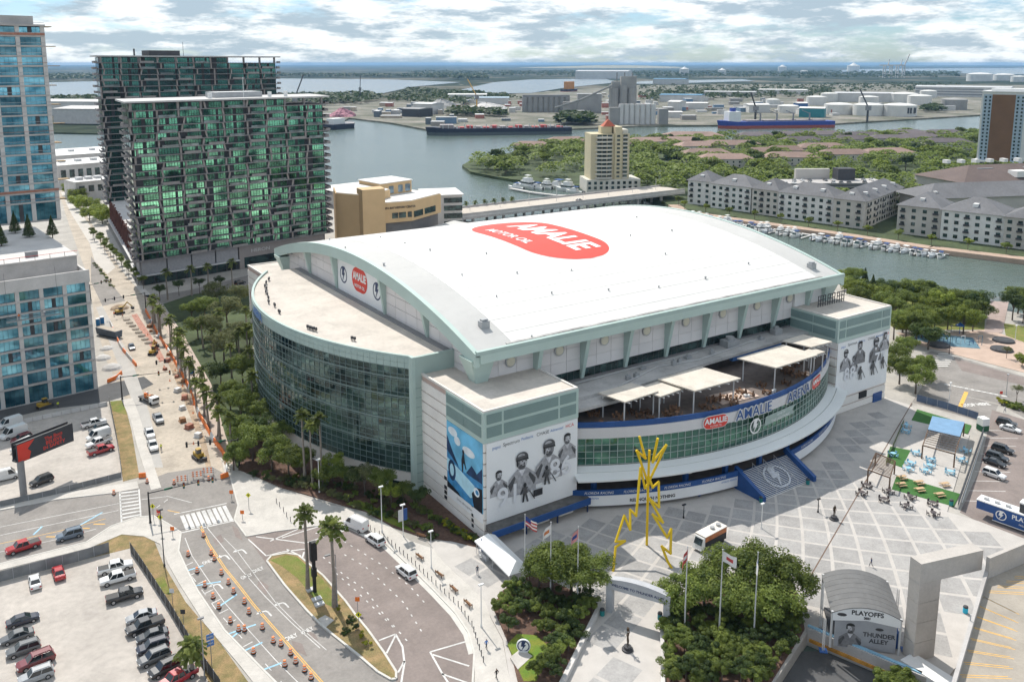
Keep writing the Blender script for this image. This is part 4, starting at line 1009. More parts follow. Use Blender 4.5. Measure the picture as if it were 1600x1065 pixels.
MB().box(-9,-12,0,11,12,19).build('body',M_conc_l,tb2,local=True); MB().box(-9.8,-12.8,19,12,13,19.6).build('roof',M_roof,tb2,local=True)
for k in range(4):
    MB().box(1,-12.2,2 + k * 4.3,11.2,-12,4.8 + k * 4.3).build('window',M_gl_dark,tb2,local=True); MB().box(11,-12,2 + k * 4.3,11.2,11,4.8 + k * 4.3).build('window',M_gl_dark,tb2,local=True)
wl_ = thing('white_shed','low white-roofed shed behind the tan museum at the waterfront','building',(227.4,524.7),R(10))
MB().box(-22,-10,0,22,14,10).build('wall',M_conc_l,wl_,local=True); MB().box(-23,-11,10,23,15,10.8).build('roof',M_roof,wl_,local=True)
# white buildings beyond the street's far end
for i,(a,w,d,h,ang,lab) in enumerate((((92.5,731.1),46,40,16,12,'white flat-roofed building with dark windows at the far end of the street'),((103.1,838.6),70,60,14,10,'wide white-roofed waterfront hall behind the street end'),((85.7,646.3),24,22,12,12,'small grey building with white roof at the street end'))):
    t = thing('waterfront_hall',lab,'building',(a[0],a[1],0),R(ang))
    MB().box(-w / 2,-d / 2,0,w / 2,d / 2,h).build('wall',M_conc_l,t,local=True); MB().box(-w / 2 - .5,-d / 2 - .5,h,w / 2 + .5,d / 2 + .5,h + .6).build('roof',M_roof,t,local=True)
    for k in range(int(w / 6)): MB().box(-w / 2 + 2 + k * 6,-d / 2 - .12,h * .45,-w / 2 + 5.5 + k * 6,-d / 2,h * .8).build('window',M_gl_dark,t,local=True)
    for k in range(3): MB().box(-w / 3 + k * w / 4,-3,h + .6,-w / 3 + k * w / 4 + 4,2,h + 2.4).build('roof_unit',M_lgrey,t,local=True)

# ------------------------------------------------------------------ across the water: island, port, ships, bridge
CAMP = Vector((0,0))
M_tile = mat('roof_tile_brown',(.27,.185,.155),.85,var=.15,scale=.08,fine=.1,rand=.18)
M_tiled = mat('roof_tile_dark',(.125,.105,.11),.85,var=.15,scale=.08,fine=.1,rand=.15)
M_slate = mat('roof_slate_grey',(.15,.15,.158),.85,var=.12,scale=.1,fine=.12,rand=.1)
M_brownroof = mat('roof_brown',(.135,.10,.09),.85,var=.12,scale=.1,fine=.1)
M_stucco = mat('stucco_white',(.74,.73,.71),.8,var=.06,scale=.15,rand=.08)
M_stuccog = mat('stucco_grey',(.54,.51,.47),.8,var=.06,scale=.15,rand=.08)
M_hull = [mat('boat_hull_%d' % i,c,.35,var=.04) for i,c in enumerate(((.74,.74,.72),(.6,.63,.66),(.03,.06,.14),(.72,.68,.6)))]
def hip(mb,W,D,z0,rise,over=.8):
    """hipped roof over a W x D plan centred on the origin"""
    a,b = W / 2 + over,D / 2 + over; r = max(a - b,a * .15) if W > D else 0; r2 = max(b - a,b * .15) if D >= W else 0
    e = [(-a,-b,z0),(a,-b,z0),(a,b,z0),(-a,b,z0)]
    p,q = ((-r,0,z0 + rise),(r,0,z0 + rise)) if W > D else ((0,-r2,z0 + rise),(0,r2,z0 + rise))
    if W > D: mb.face([e[0],e[1],q,p]); mb.face([e[1],e[2],q]); mb.face([e[2],e[3],p,q]); mb.face([e[3],e[0],p])
    else: mb.face([e[0],e[1],p]); mb.face([e[1],e[2],q,p]); mb.face([e[2],e[3],q]); mb.face([e[3],e[0],p,q])
    mb.face([e[3],e[2],e[1],e[0]])
    return mb
winm = MB().box(-.6,-.1,-.8,.6,0,.8).mesh('window',M_gl_dark)
BUILT = []
def house(px,base,wpx,h,rise,ang,rm,wm,lab,grp=None,depth=.55,cat='house',name='townhouse'):
    d = math.hypot(*base); W = wpx * d / 1353.0
    t = thing(name,lab,cat,(base[0],base[1],0),R(ang),grp); D = max(12,W * depth); BUILT.append((base[0],base[1],max(W,D) * .5))
    MB().box(-W / 2,-D / 2,0,W / 2,D / 2,h).build('wall',wm,t,local=True)
    hip(MB(),W,D,h,rise).build('roof',rm,t,local=True)
    n = max(3,int(W / 5))
    for i in range(n):
        for z in ([1.8,5.0,8.0] if h > 8 else [1.8,5.0]): inst('window',winm,t,(-W / 2 + W * (i + .5) / n,-D / 2 - .02,z),local=True)
    return t
RG = 'brown roofed townhouses on the island'
for i,(b,w) in enumerate((((510.1,725.9),56),((573.6,749.7),66),((739.2,723.9),90),((642.2,695.0),66),((677.3,680.2),62),((653.1,630.1),76),((689.4,621.7),92),((601.5,571.7),74),((581.6,529.6),84),((652.7,550.7),46),
                            ((685.8,549.1),56),((740.7,548.5),76),((704.2,496.5),78),((746.3,481.3),82),((641.8,507.0),82),((589.7,688.5),60))):
    house(0,b,w,7.5,4.2,(-33,-20,-40,-28)[i % 4],M_tile,M_stuccog,'townhouse row with brown hipped roof among the island trees',RG,.38)
for i,b in enumerate(((841.3,665.7),(880.0,650.1),(902.8,614.2),(976.8,606.6),(1014.1,581.6),(903.3,511.5),(851.1,590.8),(791.2,612.8),(893.8,571.5),(935.5,562.6),(800.1,683.0))):
    house(0,b,62,7.5,4,(-33,-24,-42)[i % 3],M_tiled,M_stuccog,'townhouse row with dark purple-grey hipped roof behind the island trees','dark roofed townhouses at the back of the island',.4)
# condominium tower
cn = thing('condominium_tower','cream condominium tower with curved balconies and stepped top beside the marina','tower',(400.7,475.4),R(-26)); BUILT.append((*(400.7,475.4),22))
M_cd = mat('cream_stucco',(.56,.49,.33),.8,var=.05,scale=.15); M_cdl = mat('pale_stucco',(.60,.57,.50),.8,var=.05,scale=.15)
MB().box(-14,-8,0,14,12,41).build('body',M_cd,cn,local=True)
MB().box(-17,-10,0,22,14,9).build('podium',M_cdl,cn,local=True)
MB().box(3,-9.5,9,8,10,46).build('stair_shaft',M_cd,cn,local=True); MB().box(9,-7,41,13,6,44).build('crown',M_cdl,cn,local=True)
mb = MB(); mb.box(-6,-4,41,2,4,46); mb.build('crown',M_cd,cn,local=True); hip(MB(),8,8,46,5,.6).build('red_roof',mat('red_tile',(.45,.12,.07),.8,var=.1),cn,local=True)
for k in range(11):
    z = 9.5 + k * 2.85
    mb = MB(); mb.prism(arc_poly(-4.5,-8,6.2,3.0,180,360,10),z,z + .35); mb.prism(arc_poly(-4.5,-8,6.2,3.0,180,360,10),z + .35,z + 1.1); mb.build('balcony',M_cdl,cn,local=True)
    for x,w in ((-9.2,3.4),(-5.5,3.2),(-1.8,3.4)): MB().box(x - .2,-8.15,z + .6,x + w - .4,-8,z + 2.5).build('window',M_gl_dark,cn,local=True)
    MB().box(9,-8.6,z,12.6,-8,z + .9).build('balcony',M_cdl,cn,local=True); MB().box(9.2,-8.12,z + .9,12.4,-8,z + 2.5).build('window',M_gl_dark,cn,local=True)
    MB().box(4.4,-9.62,z + .9,6.6,-9.5,z + 2.3).build('window',M_gl_dark,cn,local=True)
    MB().box(14,-5,z + .7,14.12,-1,z + 2.4).build('window',M_gl_dark,cn,local=True); MB().box(14,2,z + .7,14.12,6,z + 2.4).build('window',M_gl_dark,cn,local=True)
for k in range(9):
    for z in (2.2,5.6): MB().box(-16 + k * 4.2,-10.12,z,-14 + k * 4.2,-10,z + 2).build('window',M_gl_dark,cn,local=True)

# apartment blocks along the canal
aw_ = MB(); aw_.box(-1.0,-.12,-.9,1.0,0,.9); me_aw = aw_.mesh('window',M_gl_dark)
bal = MB(); bal.box(-1.4,-.9,-1.2,1.4,0,-1.05); bal.box(-1.4,-.92,-1.05,1.4,-.86,-.2); me_bal = bal.mesh('balcony',M_dgrey)
def apartment(label,segs,depth,h,rise,nfl,rm):
    """wings along a polyline of ground points; each wing has walls, hipped roof, windows, balconies and dormers"""
    t = thing('apartment_building',label,'building',(segs[0][0][0],segs[0][0][1],0)); ox,oy = segs[0][0]
    for si,(a,b,wm) in enumerate(segs):
        a,b = Vector(a),Vector(b); L = (b - a).length; ang = math.atan2(b.y - a.y,b.x - a.x); m = (a + b) / 2
        BUILT.append((m.x - math.sin(ang) * depth / 2,m.y + math.cos(ang) * depth / 2,L * .5 + 3))
        w = MB().box(-L / 2,0,0,L / 2,depth,h).build('wing',wm,t,local=True); w.location = (m.x - ox,m.y - oy,0); w.rotation_euler = (0,0,ang)
        rb = hip(MB(),L,depth,h,rise,1.0); rb.v = [(p[0],p[1] + depth / 2,p[2]) for p in rb.v]; rb.build('roof',rm,w,local=True)
        n = max(2,int(L / 4.4))
        for i in range(n):
            x = -L / 2 + L * (i + .5) / n
            for f in range(nfl):
                z = 2.2 + f * (h - 1.0) / nfl
                inst('window',me_aw,w,(x,-.02,z),local=True)
                if (i + si) % 3 == 0 and f: inst('balcony',me_bal,w,(x,-.02,z),local=True)
        for f in range(nfl):
            for y in (depth * .2,depth * .5,depth * .8): inst('window',me_aw,w,(L / 2 + .02,y,2.2 + f * (h - 1.0) / nfl),rz=R(90),local=True)
        for i in range(max(1,int(L / 16))):
            x = -L / 2 + L * (i + .5) / max(1,int(L / 16))
            db = MB().box(x - 1.2,depth * .15,h + rise * .3,x + 1.2,depth * .35,h + rise * .62); db.build('dormer',M_stucco,w,local=True)
    return t
apartment('white and grey apartment building with slate hipped roof along the canal, left of two',[((405.1,399.3),(410.0,383.7),M_stucco),((406.2,380.2),(412.2,353.2),M_stucco),((411.0,351.2),(413.5,333.4),M_stuccog),((411.7,331.9),(419.0,299.7),M_stucco),((417.3,298.5),(421.5,281.8),M_stuccog)],20,15.5,6,4,M_slate)
apartment('rear wing of slate-roofed apartments behind the left canal building',[((424.3,282.2),(489.1,301.7),M_stuccog)],18,15.5,6,4,M_slate)
apartment('cream and white apartment building with slate roof along the canal, right of two',[((426.7,265.2),(432.8,244.4),M_stuccog),((431.2,243.4),(438.7,215.2),M_stucco),((437.2,214.5),(443.6,192.4),M_stuccog)],24,15.5,6.5,4,M_slate)
t = thing('brown_roofed_apartments','apartment building with wide brown roof in front of the white tower','building',(595.6,297.8),R(-20)); BUILT.append((*(595.6,297.8),50))
MB().box(-48,-22,0,50,24,15).build('wall',M_stuccog,t,local=True); hip(MB(),98,46,15,8.5).build('roof',M_brownroof,t,local=True)
MB().box(-6,-20,17,4,-12,21).build('dormer',M_stucco,t,local=True)
for x,y in ((-24,-6),(12,-8)): mb = MB(); mb.box(x,y,19.5,x + 12,y + 4,21.8); mb.build('roof_unit',M_steelgrey,t,local=True)
t = thing('slate_roofed_apartments','wide slate-roofed apartment building behind the right canal building','building',(511.0,265.5),R(-22)); BUILT.append((*(511.0,265.5),40))
MB().box(-44,-14,0,50,14,15).build('wall',M_stuccog,t,local=True); hip(MB(),94,30,15,6.5).build('roof',M_slate,t,local=True)
for k in range(9): inst('dormer',MB().box(-1,-1,0,1,1,2).mesh('dormer',M_stucco) if k == 0 else bpy.data.meshes['dormer'],t,(-38 + k * 9.5,-9,16.2),local=True)
# parking deck with cars
pk = thing('parking_deck','open-top parking deck full of cars between slate-roofed apartments','parking deck',(504.5,362.3),R(-30)); BUILT.append((*(504.5,362.3),34))
MB().box(-40,-15,0,36,15,11).build('deck',M_dgrey,pk,local=True); MB().box(-39.4,-14.4,11,35.4,14.4,11.1).build('top_floor',M_conc,pk,local=True)
for z in (3,6,9): MB().box(-40.2,-15.2,z,36.2,-15,z + 1.2).build('spandrel',M_grey,pk,local=True)
MB().box(-40.2,-15.2,11,36.2,-14.9,12.2).build('parapet',M_grey,pk,local=True); MB().box(6,6,11,18,15,19).build('stair_house',M_dgrey,pk,local=True)
MB().box(-20,15,0,4,18,18).build('ramp_house',M_stuccog,pk,local=True)
# tall white tower at the right edge
tw = thing('white_tower','tall white apartment tower with brown centre panel at the right edge','tower',(747.6,395.6),R(-73)); BUILT.append((*(747.1,395.9),40))
MB().box(0,0,7,36,30,66).build('body',mat('tower_white',(.66,.66,.65),.7,var=.04),tw,local=True)
MB().box(-3,-4,0,60,34,8).build('podium',mat('tower_white',(.66,.66,.65)),tw,local=True)
MB().box(8,-.3,8,25.5,0,64).build('brown_panel',mat('tower_brown',(.20,.105,.055),.7,var=.1,scale=.1),tw,local=True)
MB().box(1.5,-.2,8,8,0,64).build('blue_panel',mat('tower_paleblue',(.36,.45,.53),.6,var=.08),tw,local=True); MB().box(25.5,-.2,8,32.5,0,64).build('blue_panel',mat('tower_paleblue',(.36,.45,.53)),tw,local=True)
tw_w = MB().box(-.7,-.1,-.8,.7,0,.8).mesh('window',M_gl_dark); tw_s = MB().box(0,-1.0,-1.1,.15,1.0,1.1).mesh('window',M_gl_dark); tw_b = MB().box(0,-1.4,-1.2,1.1,1.4,-.3).mesh('balcony',M_lgrey)
for f in range(18):
    z = 10 + f * 3.05
    for x in (3.2,6.4,27.4,30.8): inst('window',tw_w,tw,(x,-.22,z),local=True)
    for y in (3,8,13,18,23,27): inst('window',tw_s,tw,(36,y,z),local=True); inst('balcony',tw_b,tw,(36,y,z),local=True) if int(y) % 2 else None
for z in (2,5):
    for x in (0,14,26,40): MB().box(x,-4.15,z,x + 9,-4,z + 1.6).build('opening',M_dgrey,tw,local=True)
MB().box(6,4,66,30,22,69).build('plant_room',M_wh,tw,local=True); MB().box(-.6,-.6,66,36.6,30.6,66.8).build('parapet',M_wh,tw,local=True)

# ---- road bridge over the channel
b0,b1 = Vector((230.7,414.6)),Vector((399.7,417.1)); d = (b1 - b0).normalized(); nn = Vector((-d.y,d.x)); L = (b1 - b0).length
br = thing('road_bridge','low concrete road bridge crossing the channel behind the arena','bridge',(b0.x,b0.y,0),math.atan2(d.y,d.x))
MB().box(-30,-1,4.4,L + 20,22,5.6).build('deck',M_conc_l,br,local=True); MB().box(-30,.2,5.6,L + 20,20.8,5.62).build('roadway',mat('bridge_road',(.50,.45,.39),.9,var=.06,scale=.1),br,local=True)
for y in (-1,21.4): MB().box(-30,y,5.6,L + 20,y + .6,6.7).build('barrier',M_conc,br,local=True)
MB().box(-30,-1.2,3.2,L + 20,-.6,4.4).build('girder',M_conc,br,local=True)
for k in range(9):
    for y in (1,10,19): MB().cyl(L * k / 8,y,-4,3.4,.9,8).build('pier',M_conc,br,local=True)
    MB().box(L * k / 8 - .9,-.5,3.3,L * k / 8 + .9,21,4.4).build('pier_cap',M_conc,br,local=True)
    MB().cyl(L * k / 8 + 4,10.5,5.6,14,.12,6).build('lamp_post',M_lgrey,br,local=True)

# ---- boats
def make_boat(label,grp,kind,hm):
    t = thing('motor_boat',label,'boat',(0,0,-2.2),0,grp)
    L,B = (9.0,3.0); mb = MB(); sec = []
    for x,w,zt in ((-L / 2,.88,1.0),(-L * .1,1,1.05),(L * .25,.8,1.25),(L * .42,.4,1.45),(L / 2,.03,1.6)):
        sec.append([(x,-B / 2 * w,zt),(x,B / 2 * w,zt),(x,B / 2 * w * .7,-.2),(x,-B / 2 * w * .7,-.2)])
    n = 0
    for s_ in sec: mb.v.extend(s_)
    for i in range(len(sec) - 1):
        for j in range(4): k = (j + 1) % 4; mb.f.append((i * 4 + j,(i + 1) * 4 + j,(i + 1) * 4 + k,i * 4 + k)); mb.mi.append(0)
    mb.f.append((3,2,1,0)); mb.mi.append(0)
    mb.build('hull',hm,t,local=True)
    if kind == 0:
        mb = MB(); mb.hexa([(-1.8,-1.1,1.0),(1.8,-1.1,1.1),(1.8,1.1,1.1),(-1.8,1.1,1.0),(-1.5,-.95,2.4),(.9,-.95,2.4),(.9,.95,2.4),(-1.5,.95,2.4)]); c = mb.build('cabin',M_wh,t,local=True)
        MB().hexa([(1.75,-1.0,1.2),(1.85,-1.0,1.2),(1.85,1.0,1.2),(1.75,1.0,1.2),(.9,-.9,2.3),(1.05,-.9,2.3),(1.05,.9,2.3),(.9,.9,2.3)]).build('windscreen',M_gl_dark,t,local=True)
        MB().box(-2.4,-1.1,3.0,.4,1.1,3.12).build('bimini',M_navy,t,local=True)
    elif kind == 1:
        MB().box(-.6,-.9,1.0,.9,.9,2.0).build('console',M_wh,t,local=True); MB().box(-1.2,-1.1,2.9,1.0,1.1,3.02).build('hard_top',M_wh,t,local=True)
        for x in (-1,.8):
            for y in (-1,1): MB().cyl(x,y,1.0,2.9,.05,5).build('post',M_lgrey,t,local=True)
    else:
        mb = MB(); mb.box(-3,-1.2,1.0,1.5,1.2,2.6); mb.build('cabin',M_wh,t,local=True); MB().box(-3.05,-1.24,1.7,1.55,1.24,2.2).build('cabin_window',M_gl_dark,t,local=True)
        MB().box(-2.4,-1,2.6,.6,1,3.6).build('flybridge',M_wh,t,local=True); MB().box(-2,-.8,4.4,0,.8,4.5).build('hard_top',M_wh,t,local=True)
        for y in (-.8,.8): MB().cyl(-1.9,y,3.6,4.4,.05,5).build('post',M_lgrey,t,local=True)
    MB().box(-L / 2 - .6,-.25,.2,-L / 2,.25,1.3).build('outboard_motor',M_dgrey,t,local=True)
    return t
LB = 'small white motor boat moored at the canal docks below the apartments'
protos = [make_boat(LB,'boats moored along the canal docks',k,M_hull[k % 2]) for k in (0,1,2)]
canal = [Vector(p) for p in ((374.0,373.2),(376.9,332.7),(386.1,275.7),(392.2,250.2),(399.7,221.9))]
dang = math.atan2(canal[3].y - canal[1].y,canal[3].x - canal[1].x)
def along(pts,f):
    ls = [(pts[i + 1] - pts[i]).length for i in range(len(pts) - 1)]; s_ = f * sum(ls)
    for i,l_ in enumerate(ls):
        if s_ <= l_: return pts[i].lerp(pts[i + 1],s_ / l_)
        s_ -= l_
    return pts[-1]
k = 0
for i in range(46):
    f = (i + .5) / 46
    if .53 < f < .57 or rnd.random() < .08: continue
    p = along(canal,f) + Vector((rnd.uniform(-1,1),rnd.uniform(-1,1))); rz = dang - R(90) + R(rnd.uniform(-6,6))
    if k < 3: o = protos[k]; o.location = (p.x,p.y,-2.2); o.rotation_euler = (0,0,rz); o.scale = (1.1,) * 3
    else: dup(protos[rnd.choice((0,1,2,0))],(p.x,p.y,-2.2),rz,scale=rnd.uniform(.85,1.3))
    k += 1
# docks and seawall promenade
dk = thing('floating_dock','long wooden boat dock running beside the island seawall','dock',(canal[0].x,canal[0].y,0))
for i in range(24):
    a = along(canal,i / 24) ; b = along(canal,(i + .9) / 24); off = Vector((math.sin(dang),-math.cos(dang))) * -7
    MB().bar((*(a + off),-1.5),(*(b + off),-1.5),2.2,.4).build('walkway',M_conc_l,dk)
    p = a + off; MB().bar((p.x,p.y,-1.5),(p.x - off.x * 1.8,p.y - off.y * 1.8,-1.5),.9,.3).build('finger_pier',M_conc_l,dk)
    MB().cyl(a.x - off.x * .8,a.y - off.y * .8,-4,.8,.22,6).build('piling',M_dgrey,dk)
sw = [Vector(p) for p in ((391.4,402.3),(377.4,379.3),(384.7,339.8),(396.5,283.3),(403.6,233.3),(416.5,194.0),(422.4,144.9))]
mb = MB()
for a,b in zip(sw[:-1],sw[1:]):
    d = (b - a).normalized(); nn = Vector((-d.y,d.x)); q = [a - nn * .3,b - nn * .3,b + nn * 7,a + nn * 7]; mb.prism([(v.x,v.y) for v in q],-4,.15)
struct('promenade',mb,mat('promenade_brick',(.42,.31,.24),.9,var=.12,scale=.2,fine=.08))
dk2 = thing('l_shaped_dock','empty pale dock arm in the canal at the right edge','dock',(427.8,210.0))
for a,b in (((413.5,204.2),(430.1,210.2)),((430.1,210.2),(441.1,194.1))): MB().bar((*a,-1.4),(*b,-1.4),3,.5).build('walkway',M_conc_l,dk2)
# yachts in the small marina by the condominium
my = 'white motor yacht berthed in the marina below the cream condominium tower'
for i,(p,s_) in enumerate((((357.4,528.3),1.6),((367.6,529.7),2.2),((370.0,519.8),1.7),((377.6,518.9),1.7),((384.7,514.1),2.3),((382.1,499.6),2.0),((381.2,488.5),1.6))):
    dup(protos[2 if i % 2 else 0],(p[0],p[1],-2.2),R(100 + rnd.uniform(-8,8)),my,'yachts in the condominium marina',s_)
md = thing('marina_breakwater','low pale breakwater dock curving round the condominium marina','dock',(357.6,492.9))
pts = [(351.9,527.9),(353.7,503.1),(359.7,480.5),(375.3,470.0)]
for a,b in zip(pts[:-1],pts[1:]): MB().bar((*a,-1.2),(*b,-1.2),3,.8).build('walkway',M_conc_l,md)

# ---- ships
def ship(label,a,b,H,hullc,lowc,deck,seed,freeb):
    a,b = Vector(a),Vector(b); L = (b - a).length; ang = math.atan2(b.y - a.y,b.x - a.x)
    t = thing('cargo_ship',label,'ship',((a.x + b.x) / 2,(a.y + b.y) / 2,-2.2),ang); B = 26; r2 = random.Random(seed)
    st_ = [(-L / 2,.8),(-L * .45,1),(L * .36,1),(L * .44,.75),(L * .485,.3),(L / 2,.02)]
    for nm,z0,z1,m in (('hull_bottom',-1,freeb * .42,lowc),('hull',freeb * .42,freeb,hullc)):
        mb = MB()
        for x,w in st_:
            rake = 0 if x < L * .4 else (z1 - 1) * .25
            mb.v.extend([(x,-B / 2 * w,z0),(x,B / 2 * w,z0),(x + rake,B / 2 * w,z1 + (1.6 if x > L * .42 and nm == 'hull' else 0)),(x + rake,-B / 2 * w,z1 + (1.6 if x > L * .42 and nm == 'hull' else 0))])
        for i in range(len(st_) - 1):
            for j in range(4): q = (j + 1) % 4; mb.f.append((i * 4 + j,i * 4 + q,(i + 1) * 4 + q,(i + 1) * 4 + j)); mb.mi.append(0)
        mb.f.append((0,1,2,3)); mb.mi.append(0)
        mb.build(nm,m,t,local=True)
    return t,L,B
sA,L,B = ship('long dark blue barge with red deck gear moored along the port quay',(708.5,917.9),(536.9,1000.7),10,mat('hull_navy',(.015,.02,.045),.5,var=.2),mat('hull_slate',(.09,.11,.12),.5,var=.15),0,4,9)
M_deckred = mat('deck_red',(.42,.05,.05),.6,var=.25,scale=.2); M_hatch = mat('hatch_grey',(.32,.28,.28),.7,var=.2,scale=.1)
for k in range(15): MB().box(-L * .44 + k * L * .057,-8,9,-L * .44 + k * L * .057 + L * .04,8,10.2 + (k % 3) * .9).build('deck_hatch',M_deckred if k % 3 != 1 else M_hatch,sA,local=True)
for k in range(24): MB().box(-L * .46 + k * L * .037,10 + (k % 3),9,-L * .455 + k * L * .037,11 + (k % 3),11.5 + (k % 4)).build('deck_post',M_lgrey,sA,local=True)
MB().box(L * .32,-9,9,L * .41,9,13.5).build('deckhouse',M_hatch,sA,local=True)
sB,L,B = ship('blue and red bulk carrier with deck cranes moored at the port',(1101.7,800.0),(943.6,874.5),12,mat('hull_blue',(.03,.06,.30),.5,var=.15),mat('hull_red',(.36,.085,.06),.6,var=.15),0,5,9.5)
MB().box(L * .33,-10,9.5,L * .43,10,24).build('superstructure',M_wh,sB,local=True); MB().box(L * .36,-3,24,L * .40,3,29).build('funnel',mat('hull_blue',(.03,.06,.3)),sB,local=True)
for k in range(5): MB().box(-L * .42 + k * L * .145,-8,9.5,-L * .42 + k * L * .145 + L * .11,8,11.5).build('hatch_cover',M_hatch,sB,local=True)
for k in range(4):
    x = -L * .3 + k * L * .145; mb = MB(); mb.cyl(x,0,9.5,21,1.2,8); mb.bar((x,0,20),(x + 14,4,25),1.0); mb.build('deck_crane',M_grey,sB,local=True)
sC,L,B = ship('small dark supply ship with white house at the far left quay',(466.3,1164.1),(508.7,1181.4),6,mat('hull_navy',(.015,.02,.045)),mat('hull_navy',(.015,.02,.045)),0,6,7)
MB().box(-L * .4,-7,7,L * .1,7,15).build('superstructure',M_wh,sC,local=True)
sD,L,B = ship('orange-topped ship beyond the silos in the far basin',(1697.1,2238.1),(1769.5,2267.6),6,mat('hull_navy',(.015,.02,.045)),mat('hull_red',(.36,.085,.06)),0,7,10)
MB().box(-L * .3,-7,9,L * .25,7,34).build('superstructure',mat('ship_orange',(.55,.24,.06),.6,var=.3),sD,local=True)

# ---- port: silos, sheds, tanks, cranes
M_silo = mat('silo_grey',(.31,.305,.295),.85,var=.15,scale=.05)
M_silow = mat('silo_white',(.60,.59,.57),.8,var=.08,scale=.08)
def shed(label,x,m,rm,depth=40,name='warehouse',grp=None,cat='warehouse',roofrise=.12):
    a,b,h = Vector(x[0]),Vector(x[1]),x[2]; L = (b - a).length; ang = math.atan2(b.y - a.y,b.x - a.x)
    t = thing(name,label,cat,(a.x,a.y,0),ang,grp)
    MB().box(0,0,0,L,depth,h).build('wall',m,t,local=True)
    r = MB(); o = 1.0; rz_ = h * (1 + roofrise)
    r.hexa([(-o,-o,h),(L + o,-o,h),(L + o,depth / 2,h),(-o,depth / 2,h),(-o,-o,h + .5),(L + o,-o,h + .5),(L + o,depth / 2,rz_ + .5),(-o,depth / 2,rz_ + .5)])
    r.hexa([(-o,depth / 2,h),(L + o,depth / 2,h),(L + o,depth + o,h),(-o,depth + o,h),(-o,depth / 2,rz_ + .5),(L + o,depth / 2,rz_ + .5),(L + o,depth + o,h + .5),(-o,depth + o,h + .5)])
    r.build('roof',rm,t,local=True)
    return t
s1 = thing('grain_elevator','tall grey grain elevator tower rising above the port silos','silo',(904.7,1034.7),R(-33))
for k in range(6): MB().cyl(-16 + (k % 3) * 14,(k // 3) * 14,0,52 + (k % 2) * 5,6.8,14).build('silo',M_silo,s1,local=True)
MB().box(-6,-2,52,18,12,70).build('headhouse',M_silo,s1,local=True); MB().box(-20,0,50,-8,10,62).build('headhouse',M_silo,s1,local=True)
for x in (-12,0,12): MB().cyl(x,4,62,76,1.0,6).build('vent_stack',M_grey,s1,local=True)
MB().tube([(-20,0,56),(-70,-10,34),(-110,-14,22)],1.6,6).build('conveyor',M_silo,s1,local=True)
s2 = thing('white_silo_group','row of white silos at the foot of the grey elevator','silo',(880.6,980.9),R(-33))
for k in range(7): MB().cyl(-22 + k * 8,0,0,30,3.9,12).build('silo',M_silow,s2,local=True)
MB().box(-40,-5,0,-26,8,25).build('silo_base',M_silo,s2,local=True); MB().box(34,-5,0,48,8,23).build('silo_base',M_silo,s2,local=True)
s3 = thing('grey_silo_group','long row of grey silos left of the elevator in the port','silo',(963.1,1323.1),R(-33))
for k in range(9): MB().cyl(-40 + k * 10,0,0,28,4.9,12).build('silo',M_silo,s3,local=True)
MB().box(-44,-4,28,44,4,32).build('gallery',M_grey,s3,local=True)
s4 = thing('grey_silo_annex','grey silo block joined by conveyors beside the elevator','silo',(1018.5,1260.2),R(-33))
MB().box(-24,-8,0,20,12,34).build('block',M_silo,s4,local=True); MB().box(-50,-4,0,-24,10,20).build('block',M_silo,s4,local=True); MB().box(-24.5,-8.5,34,20.5,12.5,35).build('roof',M_lgrey,s4,local=True)
W = [('long white warehouse with striped side behind the white tanks',((2296.7,1403.8),(2378.1,1184.8),26),M_silow,M_lgrey,60),
     ('second long white warehouse left of the striped one',((1795.3,1295.5),(1877.7,1199.0),20),M_silow,M_lgrey,50),
     ('wide white storage shed far across the basin',((3214,4120),(3402,3866),44),M_silow,M_lgrey,120),
     ('pale blue roofed shed beyond the elevator',((2653.9,2850.2),(2728.6,2729.8),22),M_silow,mat('roof_blue',(.09,.22,.34),.7,var=.1),70),
     ('blue roofed warehouse right of the silos',((1446.2,1529.4),(1503.2,1449.9),16),M_silow,mat('roof_blue',(.09,.22,.34)),60),
     ('white gabled shed in front of the blue roofed warehouse',((1184.3,1228.7),(1194.6,1208.0),17),M_silow,M_roof,40),
     ('white shed with small tower right of the gabled shed',((1245.9,1244.1),(1283.8,1218.7),12),M_silow,M_roof,30),
     ('low white office building near the quay by the silos',((1030.8,1067.4),(1050.4,1054.2),9),M_silow,M_roof,25),
     ('white hall behind the blue carrier ship',((1263.0,1096.4),(1295.5,1074.6),14),M_silow,M_roof,40),
     ('teal sided building at the bow of the blue ship',((1227.5,956.7),(1247.8,922.0),15),mat('teal_wall',(.03,.22,.25),.6,var=.1),M_roof,30),
     ('blue sided hall behind the teal building',((1393.5,1088.5),(1408.9,1078.2),14),mat('blue_wall',(.03,.11,.3),.6,var=.1),M_roof,30),
     ('dark shed on the quay left of the barge',((675.4,1348.3),(691.7,1315.7),13),M_dgrey,M_grey,40),
     ('white shed on the quay left of the barge',((726.4,1406.3),(744.7,1370.1),18),M_silow,M_lgrey,40),
     ('long pale terminal hall on the far left waterfront',((156.1,1483.2),(223.1,1421.5),22),M_conc_l,M_conc_l,90),
     ('white topped terminal hall behind the construction tower',((160.1,1738.5),(255.2,1652.0),24),M_silow,M_roof,60),
     ('low white quay shed at the left waterfront',((1064.5,1871.9),(1143.0,1819.3),14),M_silow,M_roof,50),
     ('pale blue roofed sheds beyond the barge',((1013.7,1661.8),(1076.6,1619.7),14),M_silow,mat('roof_paleblue',(.34,.44,.52),.7,var=.1),50),
     ('grey roofed long shed in the port middle ground',((1807.1,1731.8),(1889.0,1620.0),12),M_stuccog,M_lgrey,50),
     ('white long shed in the port middle ground',((2055.0,1750.8),(2129.1,1637.0),13),M_silow,M_roof,50)]
for lab,x,m,rm,dp in W: shed(lab,x,m,rm,dp)
